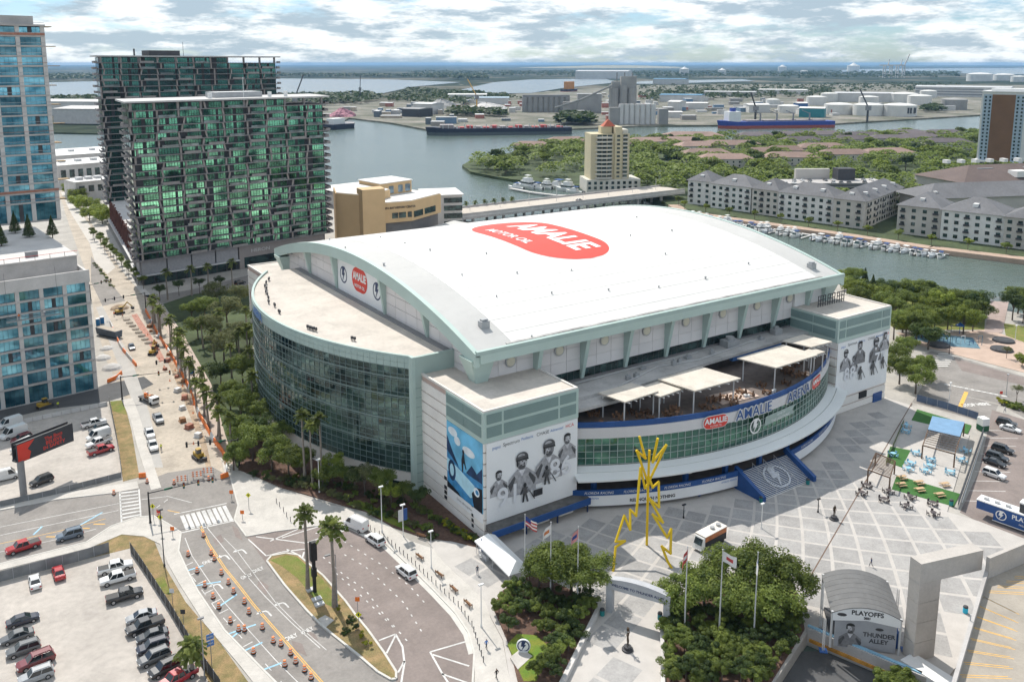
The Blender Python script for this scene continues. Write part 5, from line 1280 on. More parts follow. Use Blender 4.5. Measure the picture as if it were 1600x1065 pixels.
sw_ = bpy.data.objects['warehouse']
for k in range(3): MB().box(2,-.4,5 + k * 7,170,-.1,8 + k * 7).build('wall_band',M_grey,sw_,local=True)
M_tank = mat('tank_white',(.66,.65,.62),.6,var=.08,scale=.06)
for i,(b,w,h,lab) in enumerate((((1365.3,978.2),41,.34,'large white oil tank, first in the front row behind the quay'),((1374.5,924.9),42,.36,'large white oil tank, second in the front row'),((1402.9,883.0),45,.34,'large white oil tank with dark marks, third in the front row'),((1770.9,1192.0),27,.36,'mid-size white tank behind the front row'),((1897.6,1185.7),37,.33,'broad white tank at the back of the tank farm'),((1808.4,1093.1),32,.4,'white tank right of the broad back tank'),((1688.6,947.5),33,.42,'grey weathered tank near the white tower'),
                                   ((1620.4,1219.1),28,.42,'white tank left of the front row'),((1781.4,1304.8),24,.5,'taller white tank behind the left tank'),((1494.7,1233.9),20,.5,'white tank beside the blue ship'),((1323.1,1056.1),30,.34,'low white tank by the teal building'),((4741,4753),14,.7,'white domed tank far beyond the elevator'),((5254,4851),12,.6,'far white tank right of the dome'),((4464,2384.2),32,.3,'far flat tank behind the long warehouse'),((4736,2401.4),26,.3,'far tank above the white tower'),((4472,2192.8),20,.35,'far tank at the right edge'),((8475,5920),17,.5,'far white dome near the cranes'),((7827,6354),12,.6,'far white dome left of the cranes'),((2239.8,1330.2),22,.4,'small white tank in front of the long warehouse'),((6135,4754),10,.5,'tiny far tank among the port sheds'))):
    d = math.hypot(*b); r = w * d / 1353 / 2; t = thing('storage_tank',lab,'tank',b); mm = M_tank if 'grey' not in lab else M_silo
    MB().cyl(0,0,0,2 * r * h,r,28).build('shell',mm,t,local=True); MB().tube([(0,0,2 * r * h),(0,0,2 * r * h + r * .09),(0,0,2 * r * h + r * (.14 if 'dome' not in lab else .5))],[r * 1.01,r * .6,.05],28).build('roof',mm,t,local=True)
    if 'marks' in lab:
        for a in (-118,-108,-92,-86): MB().box(r * math.cos(R(a)) - 1.2,r * math.sin(R(a)) - 1.2,r * .2,r * math.cos(R(a)) + 1.2,r * math.sin(R(a)) + 1.2,r * .55).build('mark',M_dgrey,t,local=True)
def gantry(label,b,s_,up):
    t = thing('gantry_crane',label,'crane',b,R(-33)); mb = MB()
    for x in (-12,12):
        for y in (-9,9): mb.bar((x * s_,y * s_,0),(x * s_,y * s_,45 * s_),3 * s_)
    for z in (15,44): mb.bar((-12 * s_,-9 * s_,z * s_),(12 * s_,-9 * s_,z * s_),3 * s_); mb.bar((-12 * s_,9 * s_,z * s_),(12 * s_,9 * s_,z * s_),3 * s_)
    mb.build('legs',M_silow,t,local=True)
    mb = MB(); mb.bar((-30 * s_,0,46 * s_),(16 * s_,0,46 * s_),4 * s_); mb.build('beam',M_silow,t,local=True)
    mb = MB(); mb.bar((14 * s_,0,46 * s_),((30,0,86) if up else (56,0,47))[0] * s_ * Vector((1,0,0)) + Vector((0,0,(86 if up else 47) * s_)),3.4 * s_); mb.build('boom',M_silow,t,local=True)
    MB().bar((0,0,46 * s_),(4 * s_,0,68 * s_),3 * s_).build('mast',M_silow,t,local=True)
gantry('white container crane with lowered boom on the horizon',(4961,3223),1.7,False); gantry('white container crane with raised boom on the horizon',(5139,3250),1.7,True)
for i,(b,h,lab) in enumerate((((536.8,1486.1),70,'thin lattice mast near the supply ship'),((917.2,2063.6),60,'dark harbour crane by the bay shore'),((1221.6,822.4),50,'dark lattice dock crane in front of the tanks'),((890.8,1453.2),60,'yellow harbour crane behind the barge'),((1100.0,941.1),45,'dark deck crane beside the blue ship'))):
    t = thing('harbour_crane',lab,'crane',b,R(20 + 40 * i)); MB().bar((0,0,0),(0,0,h * .5),2.4).build('mast',M_dgrey if 'yellow' not in lab else M_yellow,t,local=True); MB().bar((0,0,h * .45),(h * .3,0,h),1.6).build('boom',M_dgrey if 'yellow' not in lab else M_yellow,t,local=True); MB().box(-4,-3,h * .35,3,3,h * .5).build('cab',M_grey,t,local=True)
# small yard buildings and stacks scattered over the port
yard = [(458.5,1333.6),(630.3,1470.6),(611.0,1112.9),(798.3,1036.1),(958.9,998.4),(1057.4,969.7),(1230.2,892.9),(1696.6,913.4),(3101,1586.9),(3983,2906.1),(2228.6,2462.5),(1452.2,1857.9),(1011.7,1779.2),(761.8,1725.0)]
cols_ = [mat('yard_%d' % i,c,.8,var=.15,scale=.1) for i,c in enumerate(((.55,.54,.52),(.32,.30,.28),(.40,.16,.12),(.62,.6,.57),(.14,.17,.2),(.45,.38,.3),(.16,.25,.36)))]
unitb = [MB().box(-.5,-.5,0,.5,.5,1).mesh('body',m) for m in cols_]; unitr = MB().box(-.52,-.52,1,.52,.52,1.06).mesh('roof',M_lgrey)
k = 0
while k < 170:
    x,y = rnd.uniform(440,1700),rnd.uniform(700,2600)
    if not inside((x,y),yard): continue
    t = thing('yard_shed','small flat-roofed yard building far off in the port','shed',(x,y,0),R(-33 + rnd.choice((0,90)) + rnd.uniform(-4,4)),'small yard buildings scattered over the port')
    s_ = (rnd.uniform(6,34),rnd.uniform(6,20),rnd.uniform(3,10)); inst('body',rnd.choice(unitb),t,(0,0,0),scale=s_,local=True); inst('roof',unitr,t,(0,0,0),scale=s_,local=True); k += 1
# scrap heap and bare mound by the far quay
def mound(label,b,r,h,m,name):
    mb = MB(); n,q = 18,5
    for j in range(q + 1):
        for i in range(n):
            a = R(360 * i / n); f = 1 - j / q; rr_ = r * f * (1 + .18 * math.sin(3 * a + j)); mb.v.append((b[0] + rr_ * math.cos(a),b[1] + .7 * rr_ * math.sin(a),h * (1 - f ** 1.6) * (1 + .1 * math.sin(5 * a))))
    for j in range(q):
        for i in range(n): i2 = (i + 1) % n; mb.f.append((j * n + i,j * n + i2,(j + 1) * n + i2,(j + 1) * n + i)); mb.mi.append(0)
    o = mb.build(name,m); tag(o,label,'heap'); return o
mound('pink and white scrap heap on the far left quay',(590.4,1405.2),26,14,mat('scrap_pink',(.42,.2,.24),.9,var=.5,scale=.3),'scrap_heap')
mound('grey gravel heap beside the quay sheds',(882.4,1578.8),40,17,M_silo,'gravel_heap'); mound('pale gravel heap behind the barge',(932.1,1483.8),50,12,M_conc_l,'gravel_heap')
hl = mound('long low tan hill on the horizon',(11703,13716),1900,50,mat('tan_hill',(.33,.29,.17),.95,var=.15,scale=.004),'far_hill'); hl['kind'] = 'structure'

# ------------------------------------------------------------------ streets and car parks (near left)
def slab(name,polys,z,m,z0=None):
    mb = MB()
    for p in polys: mb.prism(p,(z - .1) if z0 is None else z0,z)
    return struct(name,mb,m)
def stripe(mb,a,b,w,z):
    a,b = Vector(a),Vector(b); d = (b - a).normalized(); n = Vector((-d.y,d.x)) * w / 2
    mb.sheet([a - n,b - n,b + n,a + n],z)
def dashes(mb,pts,w,z,on=3.0,off=3.0):
    pts = [Vector(p) for p in pts]; L = sum((pts[i + 1] - pts[i]).length for i in range(len(pts) - 1)); s = 0
    while s < L: stripe(mb,along(pts,s / L),along(pts,min(1,(s + on) / L)),w,z); s += on + off
def poly_line(mb,pts,w,z):
    for a,b in zip(pts[:-1],pts[1:]): stripe(mb,a,b,w,z)
def curb(pts,w=.25,h=.15,name='kerb',m=None):
    mb = MB()
    for a,b in zip(pts[:-1],pts[1:]): mb.bar((*a,h / 2),(*b,h / 2),w,h)
    return struct(name,mb,m or M_curb)
# the street under construction, sandy concrete
ST_L = [(33.99,186.82),(34.6,195.39),(34.69,213.42),(36.05,231.06),(37.06,247.28),(38.2,283.1),(42.0,329.6),(49.2,391.1),(55.6,481.3),(61.9,566.4),(71.4,684.7),(83.7,808.3)]
ST_R = [(89.0,804.7),(79.3,679.4),(69.8,513.0),(64.1,408.6),(63.2,354.8),(60.2,299.5),(56.21,251.05),(51.49,215.83),(48.57,193.74),(46.74,183.59)]
slab('street',[ST_L + ST_R],.02,M_sand)
# darker wheel lanes and the fresh trench along the right side
slab('street_lane',[[(45.1,347.3),(47.4,347.9),(44.8,278.7),(40.67,233.03),(36.39,196.08),(34.34,197.45),(37.86,234.91),(40.4,274.7)]],.028,mat('lane_concrete',(.42,.40,.375),.9,var=.1,scale=.2,fine=.06))
slab('trench',[[(53.4,268.8),(55.3,268.9),(51.32,231.15),(48.05,204.47),(45.58,190.68),(44.45,190.68),(46.76,205.33),(49.67,231.19)]],.028,mat('trench_soil',(.36,.27,.19),.95,var=.3,scale=.5,fine=.2))
slab('rebar_strip',[[(54.1,329.2),(56.1,329.8),(54.3,287.2),(53.3,271.6),(51.4,270.1),(52.0,285.7)]],.03,mat('rebar_pink',(.42,.22,.17),.95,var=.4,scale=1.5,fine=.3))
slab('upper_road',[[(72.5,683.9),(76.7,681.1),(69.3,531.6),(62.7,412.6),(57.7,401.5),(57.1,431.6),(61.5,477.4),(65.9,576.9)]],.03,mat('pale_street',(.52,.49,.45),.9,var=.08,scale=.1))
slab('upper_lane',[[(57.4,444.4),(56.2,391.6),(55.9,350.7),(47.4,347.9),(49.6,390.8)]],.03,M_asph)
# cross street at the left, and the main junction
slab('cross_street',[[(-16.97,197.68),(4.38,195.48),(14.72,193.35),(24.92,189.83),(28.6,190.43),(36.65,192.9),(45.58,190.68),(47.68,182.96),(45.32,169.31),(43.01,164.11),(33.01,165.04),(31.6,169.99),(29.93,174.68),(26.93,176.09),(22.14,175.17),(17.15,171.53),(2.92,172.28),(-16.03,173.59)]],.022,M_asph)
slab('cross_street_upper',[[(-18.82,245.02),(8.31,257.84),(17.31,257.19),(31.7,257.76),(34.46,259.48),(44.83,259.93),(45.82,251.86),(40.85,248.15),(36.74,246.38),(32.17,245.05),(17.94,248.26),(7.63,247.14),(-18.42,234.71)]],.024,M_asph3)
# curved road to the bottom
RD_L = [(33.01,165.04),(31.02,158.53),(30.81,151.4),(30.79,143.77),(31.62,130.38),(33.44,120.06),(34.82,112.52),(37.06,98.63)]
RD_R = [(51.36,89.04),(49.51,104.12),(47.31,113.39),(44.99,123.37),(43.79,133.51),(43.37,145.43),(43.14,156.57),(43.01,164.11)]
slab('curved_road',[RD_L + RD_R],.024,M_asph)
# drop-off apron
AP = [(43.14,156.57),(48.38,155.3),(55.31,152.94),(61.28,149.52),(63.64,145.65),(64.43,140.12),(64.76,130.12),(64.88,120.71),(64.79,113.52),(64.02,108.11),(62.23,103.4),(58,96.99),(49.93,90),(47.77,97.02),(49.51,104.12),(47.31,113.39),(44.99,123.37),(43.79,133.51),(43.37,145.43)]
slab('drop_off_apron',[AP],.026,M_asph2)
# median island with kerb
MD = [(43.66,145.98),(44.9,147.17),(47.46,146.48),(49.11,144.6),(50.5,135.83),(50.84,126.63),(50.73,122.13),(50.81,117.53),(50.61,111.18),(50.25,106.25),(49.58,104.89),(48.89,105.19),(47.94,107.8),(47.07,112.85),(45.67,119.63),(44.99,123.37),(44.48,127.75),(43.83,136.83)]
slab('median',[MD],.2,M_dry)
slab('median_lawn',[[(44.22,145.86),(47.34,145.79),(48.69,144.12),(49.94,135.03),(50.08,127.57),(48.36,126.18),(46.66,130.51),(46.46,137.36),(45.35,142.87)]],.215,M_grass,.1)
curb(MD + [MD[0]],.35,.26,'median_kerb')
slab('median_pad',[[(45.16,124.64),(46.51,124.95),(47.22,122.87),(45.26,121.83)]],.23,M_walk,.1)
# sidewalks
slab('sidewalk',[[(36.02,244.11),(38.74,243.93),(37.84,229.86),(34.6,195.39),(33.87,186.22),(31.79,186.24),(33.59,209.9),(35.25,226.71)],
                  [(4.33,194.58),(4.56,198.22),(25.49,193.21),(30.1,192.23),(29.8,188.6),(27.69,188.99),(24.87,189.52),(14.68,193.05)]],.12,M_walk,0)
slab('sidewalk_corner',[[(2.92,172.28),(17.15,171.53),(22.14,175.17),(26.93,176.09),(29.93,174.68),(31.6,169.99),(33.01,165.04),(31.02,158.53),(30.81,151.4),(30.79,143.77),(31.62,130.38),(33.44,120.06),(34.82,112.52),(32.25,111.9),(31.2,120.7),(29.4,133.82),(28.62,147.7),(28.4,155.46),(28.67,163),(26.71,167.58),(23.25,170.74),(17.35,169),(8.86,169.55),(2.78,169.94)]],.12,M_walk,0)
slab('plaza_walk',[[(46.74,183.59),(48.57,193.74),(51.08,182.5),(55.1,170.96),(61.58,158.42),(67.07,151.62),(68.6,137.6),(72.53,129.68),(79.91,128.67),(74.99,115.95),(71.65,114.85),(68.93,109.33),(67.51,103.5),(62.45,93.22),(58.67,94.2),(58.31,96.79),(62.23,103.4),(64.02,108.11),(64.79,113.52),(64.88,120.71),(64.76,130.12),(64.43,140.12),(63.64,145.65),(61.28,149.52),(55.31,152.94),(48.38,155.3),(43.14,156.57),(43.01,164.11),(45.32,169.31),(47.68,182.96)]],.14,M_walk,0)
slab('street_walk',[[(48.57,193.74),(51.49,215.83),(56.21,251.05),(60.2,299.5),(63.2,354.8),(67.0,354.6),(64.3,296.8),(59.46,242.73),(52.94,205.59),(50.22,186.81)]],.12,mat('pink_walk',(.46,.37,.31),.9,var=.12,scale=.3,fine=.06),0)
slab('tower_walk',[[(64.1,408.6),(69.8,513.0),(79.3,679.4),(85.0,675.6),(76.2,508.7),(68.1,406.0),(65.9,371.0),(66.0,344.0),(63.2,354.8)]],.12,M_walk,0)
slab('front_road',[[(66.6,352.6),(65.4,335.8),(71.9,324.2),(107.4,337.0),(142.6,356.1),(152.7,380.6),(111.6,366.8),(81.6,354.3)]],.021,M_asph)
# grass strips and car parks
slab('verge',[[(32.89,244.57),(36.45,243.82),(34.48,222.51),(30.99,194.14),(27.54,193.94),(29.93,212.36)],[(14.96,167.48),(21.72,172.6),(24.93,170.45),(28.05,165.58),(27.72,155.92),(28.28,141.75),(30.23,127.55),(31.32,114.86),(26.27,118.25),(26.4,133.88),(24.51,158.06),(23.86,164.63),(2.58,166.76),(2.76,169.71)]],.05,M_dry,0)
slab('verge_green',[[(33.26,244.87),(36.3,243.91),(35.25,232.59),(32.66,237.37)],[(25.18,151.62),(26.9,151.63),(26.71,144.95),(25.27,147.02)]],.056,M_grass,0)
LOT1 = [(-12.57,245.08),(7.35,242.55),(32.29,242.83),(29.93,212.36),(27.77,195.22),(18.63,195.4),(4.46,196.69),(-11.88,198.54)]
LOT2 = [(-15.78,167.09),(2.53,166.1),(23.53,165.91),(24.26,160.74),(25.97,134.17),(27.25,116.8),(27.12,100.11),(-14.24,127.82)]
slab('car_park',[LOT1],.03,M_lot,0); slab('car_park_gravel',[LOT2],.03,M_lot,0)
for p in (RD_L,[(2.92,172.28),(17.15,171.53),(22.14,175.17),(26.93,176.09),(29.93,174.68),(31.6,169.99),(33.01,165.04)],[(43.01,164.11),(43.14,156.57),(48.38,155.3),(55.31,152.94),(61.28,149.52),(63.64,145.65),(64.43,140.12),(64.76,130.12),(64.88,120.71),(64.79,113.52),(64.02,108.11),(62.23,103.4),(58,96.99)],[(24.87,189.52),(14.68,193.05),(4.33,194.58)],[(48.57,193.74),(47.68,182.96),(45.32,169.31),(43.01,164.11)]): curb(p,.3,.17)
slab('gutter',[[a,b,c,d] for a,b,c,d in zip([(61.19,149.3),(64.24,139.71),(64.57,129.75),(64.7,120.39),(64.62,113.23),(63.85,107.83)],[(64.24,139.71),(64.57,129.75),(64.7,120.39),(64.62,113.23),(63.85,107.83),(62.15,103.45)],[(63.24,139.85),(63.62,129.91),(63.79,120.55),(63.74,113.41),(63.01,108.02),(61.34,103.64)],[(60.48,148.91),(63.24,139.85),(63.62,129.91),(63.79,120.55),(63.74,113.41),(63.01,108.02)])],.035,M_curb,0)
# ---- painted markings
mw = MB(); Z = .034
for k in range(8):   # zebra on the left street arm
    a = Vector((26.06,189.07)).lerp(Vector((24.19,176.13)),(k + .2) / 8); b = Vector((29.4,187.84)).lerp(Vector((27.57,175.66)),(k + .2) / 8); stripe(mw,a,b,.55,Z)
stripe(mw,(26.16,189.67),(24.14,175.87),.3,Z); stripe(mw,(29.74,188.29),(27.68,175.58),.3,Z)
for k in range(9):   # zebra across the curved road
    f = (k + .5) / 9; stripe(mw,Vector((34.22,171.8)).lerp(Vector((43.42,170.9)),f),Vector((33.86,165.6)).lerp(Vector((43.01,164.11)),f),.75,Z)
stripe(mw,(33.54,173.17),(43.65,171.71),.3,Z); stripe(mw,(33.01,165.04),(42.94,163.86),.35,Z)
poly_line(mw,[(3.86,187.13),(15,185.59),(25.09,184.14)],.16,Z); poly_line(mw,[(3.64,183.6),(14.6,182.26),(24.44,181.11)],.16,Z)
poly_line(mw,[(3.21,176.9),(12.73,175.85),(19.47,175.81)],.16,Z); poly_line(mw,[(29.28,183.26),(34.17,181.63),(37.75,175.98)],.16,Z)
dashes(mw,[(33.85,180.2),(30.48,177.37)],.2,Z,1.2,1.2)
poly_line(mw,[(33.17,162.7),(32.73,155.58),(33.18,146.26),(33.69,138.12),(34.78,129.23),(36.11,119.14),(37.39,111.6)],.13,Z)
poly_line(mw,[(37.68,164.76),(38.27,156.57),(39.07,145.14),(40.02,135.6),(41.27,126.46),(42.82,117.84)],.13,Z)
poly_line(mw,[(39.42,158.52),(40.22,152.1),(40.55,142.49),(40.91,133.28),(42.1,124.33),(43.48,116.86)],.1,Z)
dashes(mw,[(31.07,148.84),(32.06,136.06),(34.13,122.23),(35.27,113.82)],.14,Z,2,3)
def arrow(c,ang,s):
    q = [(-.15,-1.6),(.15,-1.6),(.15,.0),(-.1,.55),(-.9,.75),(-.9,1.15),(-1.9,.6),(-.9,.0),(-.9,.4),(-.3,.25),(-.15,-.2)]
    ca,sa = math.cos(ang),math.sin(ang); mw.sheet([(c[0] + (x * ca - y * sa) * s,c[1] + (x * sa + y * ca) * s) for x,y in q],Z)
ra = math.atan2((37.77,156.91)[1] - (41.82,120.71)[1],(37.77,156.91)[0] - (41.82,120.71)[0]) - R(90)
for c,s in (((38.06,152.01),.95),((41.21,152.22),.95),((34.45,143.57),.95),((38.98,131.43),.95),((42.15,132.03),.95)): arrow(c,ra,s)
def road_word(txt,c,s):
    v,f = text_mb(txt,s,.02); ca,sa = math.cos(ra),math.sin(ra); n = len(mw.v)
    mw.v.extend([(c[0] + x * ca - y * 1.9 * sa,c[1] + x * sa + y * 1.9 * ca,Z) for x,y,z in v]); mw.f.extend([tuple(n + i for i in q) for q in f]); mw.mi.extend([0] * len(f))
for c in ((34.69,151.99),(39.13,143.44),(39.98,122.88),(42.67,122.98),(41.46,144.27)): road_word('ONLY',c,.75)
for k in range(9): a = Vector((30.73,152.92)).lerp(Vector((32.93,124.83)),k / 8); stripe(mw,a,a + Vector((1.6,.4)),.2,Z)
# apron: rows of short dashes and the hatched ends
Z2 = .034
for row in ([(57.64,146.59),(59.31,139.57),(60.89,132.71),(61.97,124.68),(61.87,118.6)],[(56.39,140.24),(57.99,134.65),(58.49,127.69),(58.96,121.19),(57.87,112.22)],[(52.8,141.62),(53.82,133.6),(55.06,128.17),(54.75,119.84),(54.94,111)],[(52.78,135.48),(53.68,127.76),(54.23,121.21),(54.67,114.94)]): dashes(mw,row,.2,Z2,.6,1.5)
for a,b in (((46.42,152.46),(54.44,154.11)),((48.64,152.34),(57.07,152.34)),((54.67,150.25),(61.09,149.07)),((55.47,148.32),(59.99,148.09)),((44.68,155.54),(51.88,147.99)),((51.88,147.99),(60.18,148.53))): stripe(mw,a,b,.28,Z2)
for a,b in (((51.25,114.39),(54.14,114.34)),((54.14,114.34),(53.68,110.93)),((53.68,110.93),(52.25,107.46)),((52.25,107.46),(49.97,103.98)),((50.94,110.96),(54,114.05)),((50.49,106.09),(52.45,107.84)),((56.69,107.47),(62.47,106.51)),((56.69,107.47),(55.92,102.45)),((55.92,102.45),(55.51,98.66)),((56.73,106.73),(60.08,101.36)),((55.78,102.21),(57.99,98.44)),((49.51,144.33),(48.08,147.88)),((50.46,145.24),(48.61,141.92)),((46.98,147.57),(51.16,146.08))): stripe(mw,a,b,.3,Z2)
poly_line(mw,[(43.17,155.45),(44.18,147.91),(46.98,147.57)],.25,Z2)
struct('white_markings',mw,mat('road_paint_worn',(.62,.61,.59),.85,var=.1,scale=1.5,fine=.15,stain=.35))
my_ = MB()
for o in (0,.3): poly_line(my_,[(x + o,y) for x,y in ((36.63,165.46),(36.25,157.92),(36.49,148.08),(37.04,141.38),(37.48,134.52),(38.39,125.85),(39.22,117.93),(40.13,109.76))],.14,Z)
for k in range(6): a = Vector((5.39,178.07)).lerp(Vector((22.15,178.09)),k / 6); stripe(my_,a,a + Vector((1.9,-1.3)),.3,Z)
poly_line(my_,[(3.42,180.19),(13.08,178.95),(21.7,178.99)],.14,Z); poly_line(my_,[(32.82,175.5),(34.74,172.97)],.18,Z)
struct('yellow_markings',my_,M_yellow)
mb_ = MB()
for a,b in (((30.52,151.11),(33.68,151.18)),((30.62,145.68),(34.9,144.41)),((32.12,137.06),(36.14,139.08)),((31.82,129.29),(36.33,129.18)),((32.61,123.78),(35.77,124.21)),((32.78,117.96),(36.68,117.89)),((30.02,126.78),(33.68,129)),((17.07,179.14),(21.59,182.09)),((9.02,180.27),(10.8,182.76))): stripe(mb_,a,b,.35,Z + .002)
struct('survey_paint',mb_,M_blue_paint)
# pavement patches
patch = MB()
for p in ([(37.45,159.29),(39.3,160.26),(39.1,157.37),(37.44,156.59)],[(42.02,162.43),(42.64,160.28),(42.15,155.32),(41.4,157.74)],[(40.71,141.21),(41.5,138.39),(40.23,135.9),(39.83,139.51)],[(39.71,122.13),(40.87,120.43),(40.45,117.1),(39.33,119.63)],[(42.67,122.98),(43.41,121.53),(43.33,119.7),(42.55,120.97)]): patch.sheet(p,.03)
struct('tarmac_patches',patch,M_asph2)

# ------------------------------------------------------------------ plaza
M_pave_l = mat('paving_band',(.49,.46,.43),.9,var=.06,scale=.4,stain=.12)
M_pave_d = mat('paving_field',(.355,.343,.332),.9,var=.10,scale=.35,fine=.10,rand=.07,stain=.16)
PZ = [(71.34,135.49),(80.39,129.43),(102,131),(187,131),(209,131),(210.58,123.38),(203.02,114.31),(204.87,103.8),(164.52,86.34),(166.19,80.7),(168.15,61.83),(134.29,62.57),(115.05,58.93),(109.4,77.89),(94.42,72.75),(78.82,65.47),(58.83,78.87),(62.31,93),(67.6,103.44),(69.02,109.27),(70.51,113.45),(70.63,119.56),(70.48,127.27)]
slab('plaza',[PZ],.15,M_pave_l,0)
plaza = bpy.data.objects['plaza']
GC = (144.5,225.0); dl = .053
def gpt(p,q):
    lr = (p + q) * dl / 2; th = (p - q) * dl / 2; r = 100 * math.exp(lr); return (GC[0] + r * math.sin(th),GC[1] - r * math.cos(th))
keep = [[(105.22,98),(119.34,88.53),(109.32,78.33),(93.4,72.49),(78.7,82.33),(92.65,94.45)],[(81.47,117.46),(85.93,102.06),(68.02,89.49),(61.68,93.74),(70.17,109.51)],[(201.73,125.13),(201.9,101.39),(164.52,86.34),(166.11,107.29),(204.53,123.25)]]
CELL = []
for p in range(-34,35):
    for q in range(-34,35):
        g = .06
        quad = [gpt(p + g,q + g),gpt(p + 1 - g,q + g),gpt(p + 1 - g,q + 1 - g),gpt(p + g,q + 1 - g)]
        if not all(inside(c,PZ) for c in quad): continue
        if any(c[1] > 193.1 - math.sqrt(max(0,78 ** 2 - (c[0] - 144.5) ** 2)) + .5 for c in quad) and quad[0][0] < 186: continue
        if any(c[1] > 127 for c in quad): continue
        if any(inside(c,k) for k in keep for c in quad): continue
        CELL.append(quad)
CELL.sort(key=lambda c: c[0][0] ** 2 + c[0][1] ** 2); more = MB()
for i,c in enumerate(CELL):
    if i < 300: MB().prism(c,.12,.158).build('paving_panel',M_pave_d,plaza)
    else: more.prism(c,.12,.158)
if more.f: more.build('paving_panel',M_pave_d,plaza,kind='stuff')
# brown channel drain across the plaza
mb = MB(); stripe(mb,(119.45,86.17),(158.24,101.87),.22,.165); stripe(mb,(158.24,101.87),(212.12,123.42),.22,.165); struct('channel_drain',mb,mat('drain_brown',(.14,.085,.06),.8,var=.1))
# ---- yellow lightning sculpture
bolt = thing('lightning_sculpture','tall yellow steel lightning-bolt sculpture standing on three legs in the plaza','sculpture',(105.2,111.2,0))
M_bolt = mat('sculpture_yellow',(.74,.50,.008),.4,var=.05,scale=.3)
LG = [(94.32,108.13,0),(96.25,109.79,3.43),(98.02,109.3,4.27),(96.58,110.19,4.17),(99.49,111.29,7.85),(99.53,109.62,5.86),(100.77,111.13,8.72),(101.31,110.06,7.85),(103.9,112.07,15.72),(104.43,111.24,11.94),(105.35,111.09,12.94)]
RG_ = [(103.83,102.97,0),(103.61,103.94,1.09),(103.61,105.53,3.21),(104.55,104.14,2.19),(104.72,104.38,2.65),(106.08,105.75,5.74),(104.96,105.57,4.48),(104.1,108.65,7.91),(105.2,107.05,6.72),(104.52,110.08,10.31),(105.5,108.49,9.0),(106.79,110.13,12.94),(105.68,110.52,12.03),(105.23,111.18,13.87)]
MG = [(105.23,111.18,0),(105.17,111.22,12.01),(105.21,111.19,19.13)]
T1 = [(105.22,111.18,12.54),(103.62,112.86,18.9),(105.33,112.32,17.21),(104.66,113.37,21.2)]
T2 = [(105.29,111.14,13.07),(107.42,109.11,20.46),(105.08,110.08,17.39),(105.37,109.28,22.16)]
for nm,ch in (('leg',LG),('leg',RG_),('leg',MG),('branch',T1),('branch',T2)):
    mb = MB()
    for a,b in zip(ch[:-1],ch[1:]):
        d = (Vector(b) - Vector(a)).normalized() * .16; mb.tube([Vector(a) - d,Vector(b) + d],.24,8)
    mb.build(nm,M_bolt,bolt)
# ---- benches, bollards, bins
M_wood = mat('bench_wood',(.30,.155,.075),.7,var=.2,scale=2)
def bench(label,a,b):
    a,b = Vector(a),Vector(b); t = thing('park_bench',label,'bench',((a.x + b.x) / 2,(a.y + b.y) / 2,.14),math.atan2(b.y - a.y,b.x - a.x),'benches along the drop-off kerb')
    for k in range(4): MB().box(-.95,-.25 + .14 * k,.43,.95,-.14 + .14 * k,.48).build('slat',M_wood,t,local=True)
    for k in range(3): MB().hexa([(-.95,.33,.55 + .14 * k),(.95,.33,.55 + .14 * k),(.95,.38,.55 + .14 * k),(-.95,.38,.55 + .14 * k),(-.95,.35,.66 + .14 * k),(.95,.35,.66 + .14 * k),(.95,.4,.66 + .14 * k),(-.95,.4,.66 + .14 * k)]).build('back_slat',M_wood,t,local=True)
    for x in (-.85,.85):
        mb = MB(); mb.box(x - .04,-.25,0,x + .04,-.18,.62); mb.box(x - .04,.3,0,x + .04,.37,.98); mb.box(x - .04,-.25,.58,x + .04,.37,.64); mb.build('leg',M_dgrey,t,local=True)
for i,(a,b,l) in enumerate((((71.47,136.77),(70.87,137.99),'wooden bench beside the clipped hedge, first along the kerb'),((67.57,129.72),(67.28,132.43),'wooden bench second along the curved kerb'),((67.93,122.98),(67.56,125.34),'wooden bench third along the curved kerb'),((67.72,117.7),(67.64,120.2),'wooden bench fourth along the curved kerb'),((67.62,112.86),(67.54,115.23),'wooden bench fifth along the curved kerb, nearest the trees'))): bench(l,a,b)
bm = MB(); bm.cyl(0,0,0,.95,.07,8); bm.cyl(0,0,.9,1.0,.09,8); me_bol = bm.mesh('bollard',M_dgrey)
kerbline = [Vector(p) for p in ((62.14,148.37),(63.84,146.08),(64.93,140.6),(65.52,131.09),(65.78,121.89),(66.01,114.77),(65.19,108.86),(63.43,104.03),(62.01,100.06))]
for i in range(34):
    p = along(kerbline,(i + .5) / 34); o = inst('bollard',me_bol,None,(p.x,p.y,.14)); tag(o,'slim dark bollard in the row along the curved drop-off kerb','bollard','bollards along the drop-off kerb')
for i,p in enumerate(((52.28,164.02),(52.24,161.56),(52.08,159.23),(52.12,157.12),(52.33,155.52),(52.26,165.93))): o = inst('bollard',me_bol,None,(*p,.14)); tag(o,'slim dark bollard in the short row at the junction corner walk','bollard','bollards at the junction corner')
def bin_(label,p,m,z=.15):
    t = thing('litter_bin',label,'bin',(p[0],p[1],z)); MB().lathe(0,0,[(.34,0),(.4,.1),(.4,.95),(.36,1.0)],12).build('body',m,t,local=True); MB().lathe(0,0,[(.42,1.0),(.36,1.25),(.12,1.35)],12).build('lid',M_dgrey,t,local=True)
M_teal = mat('bin_teal',(.02,.22,.22),.5,var=.1)
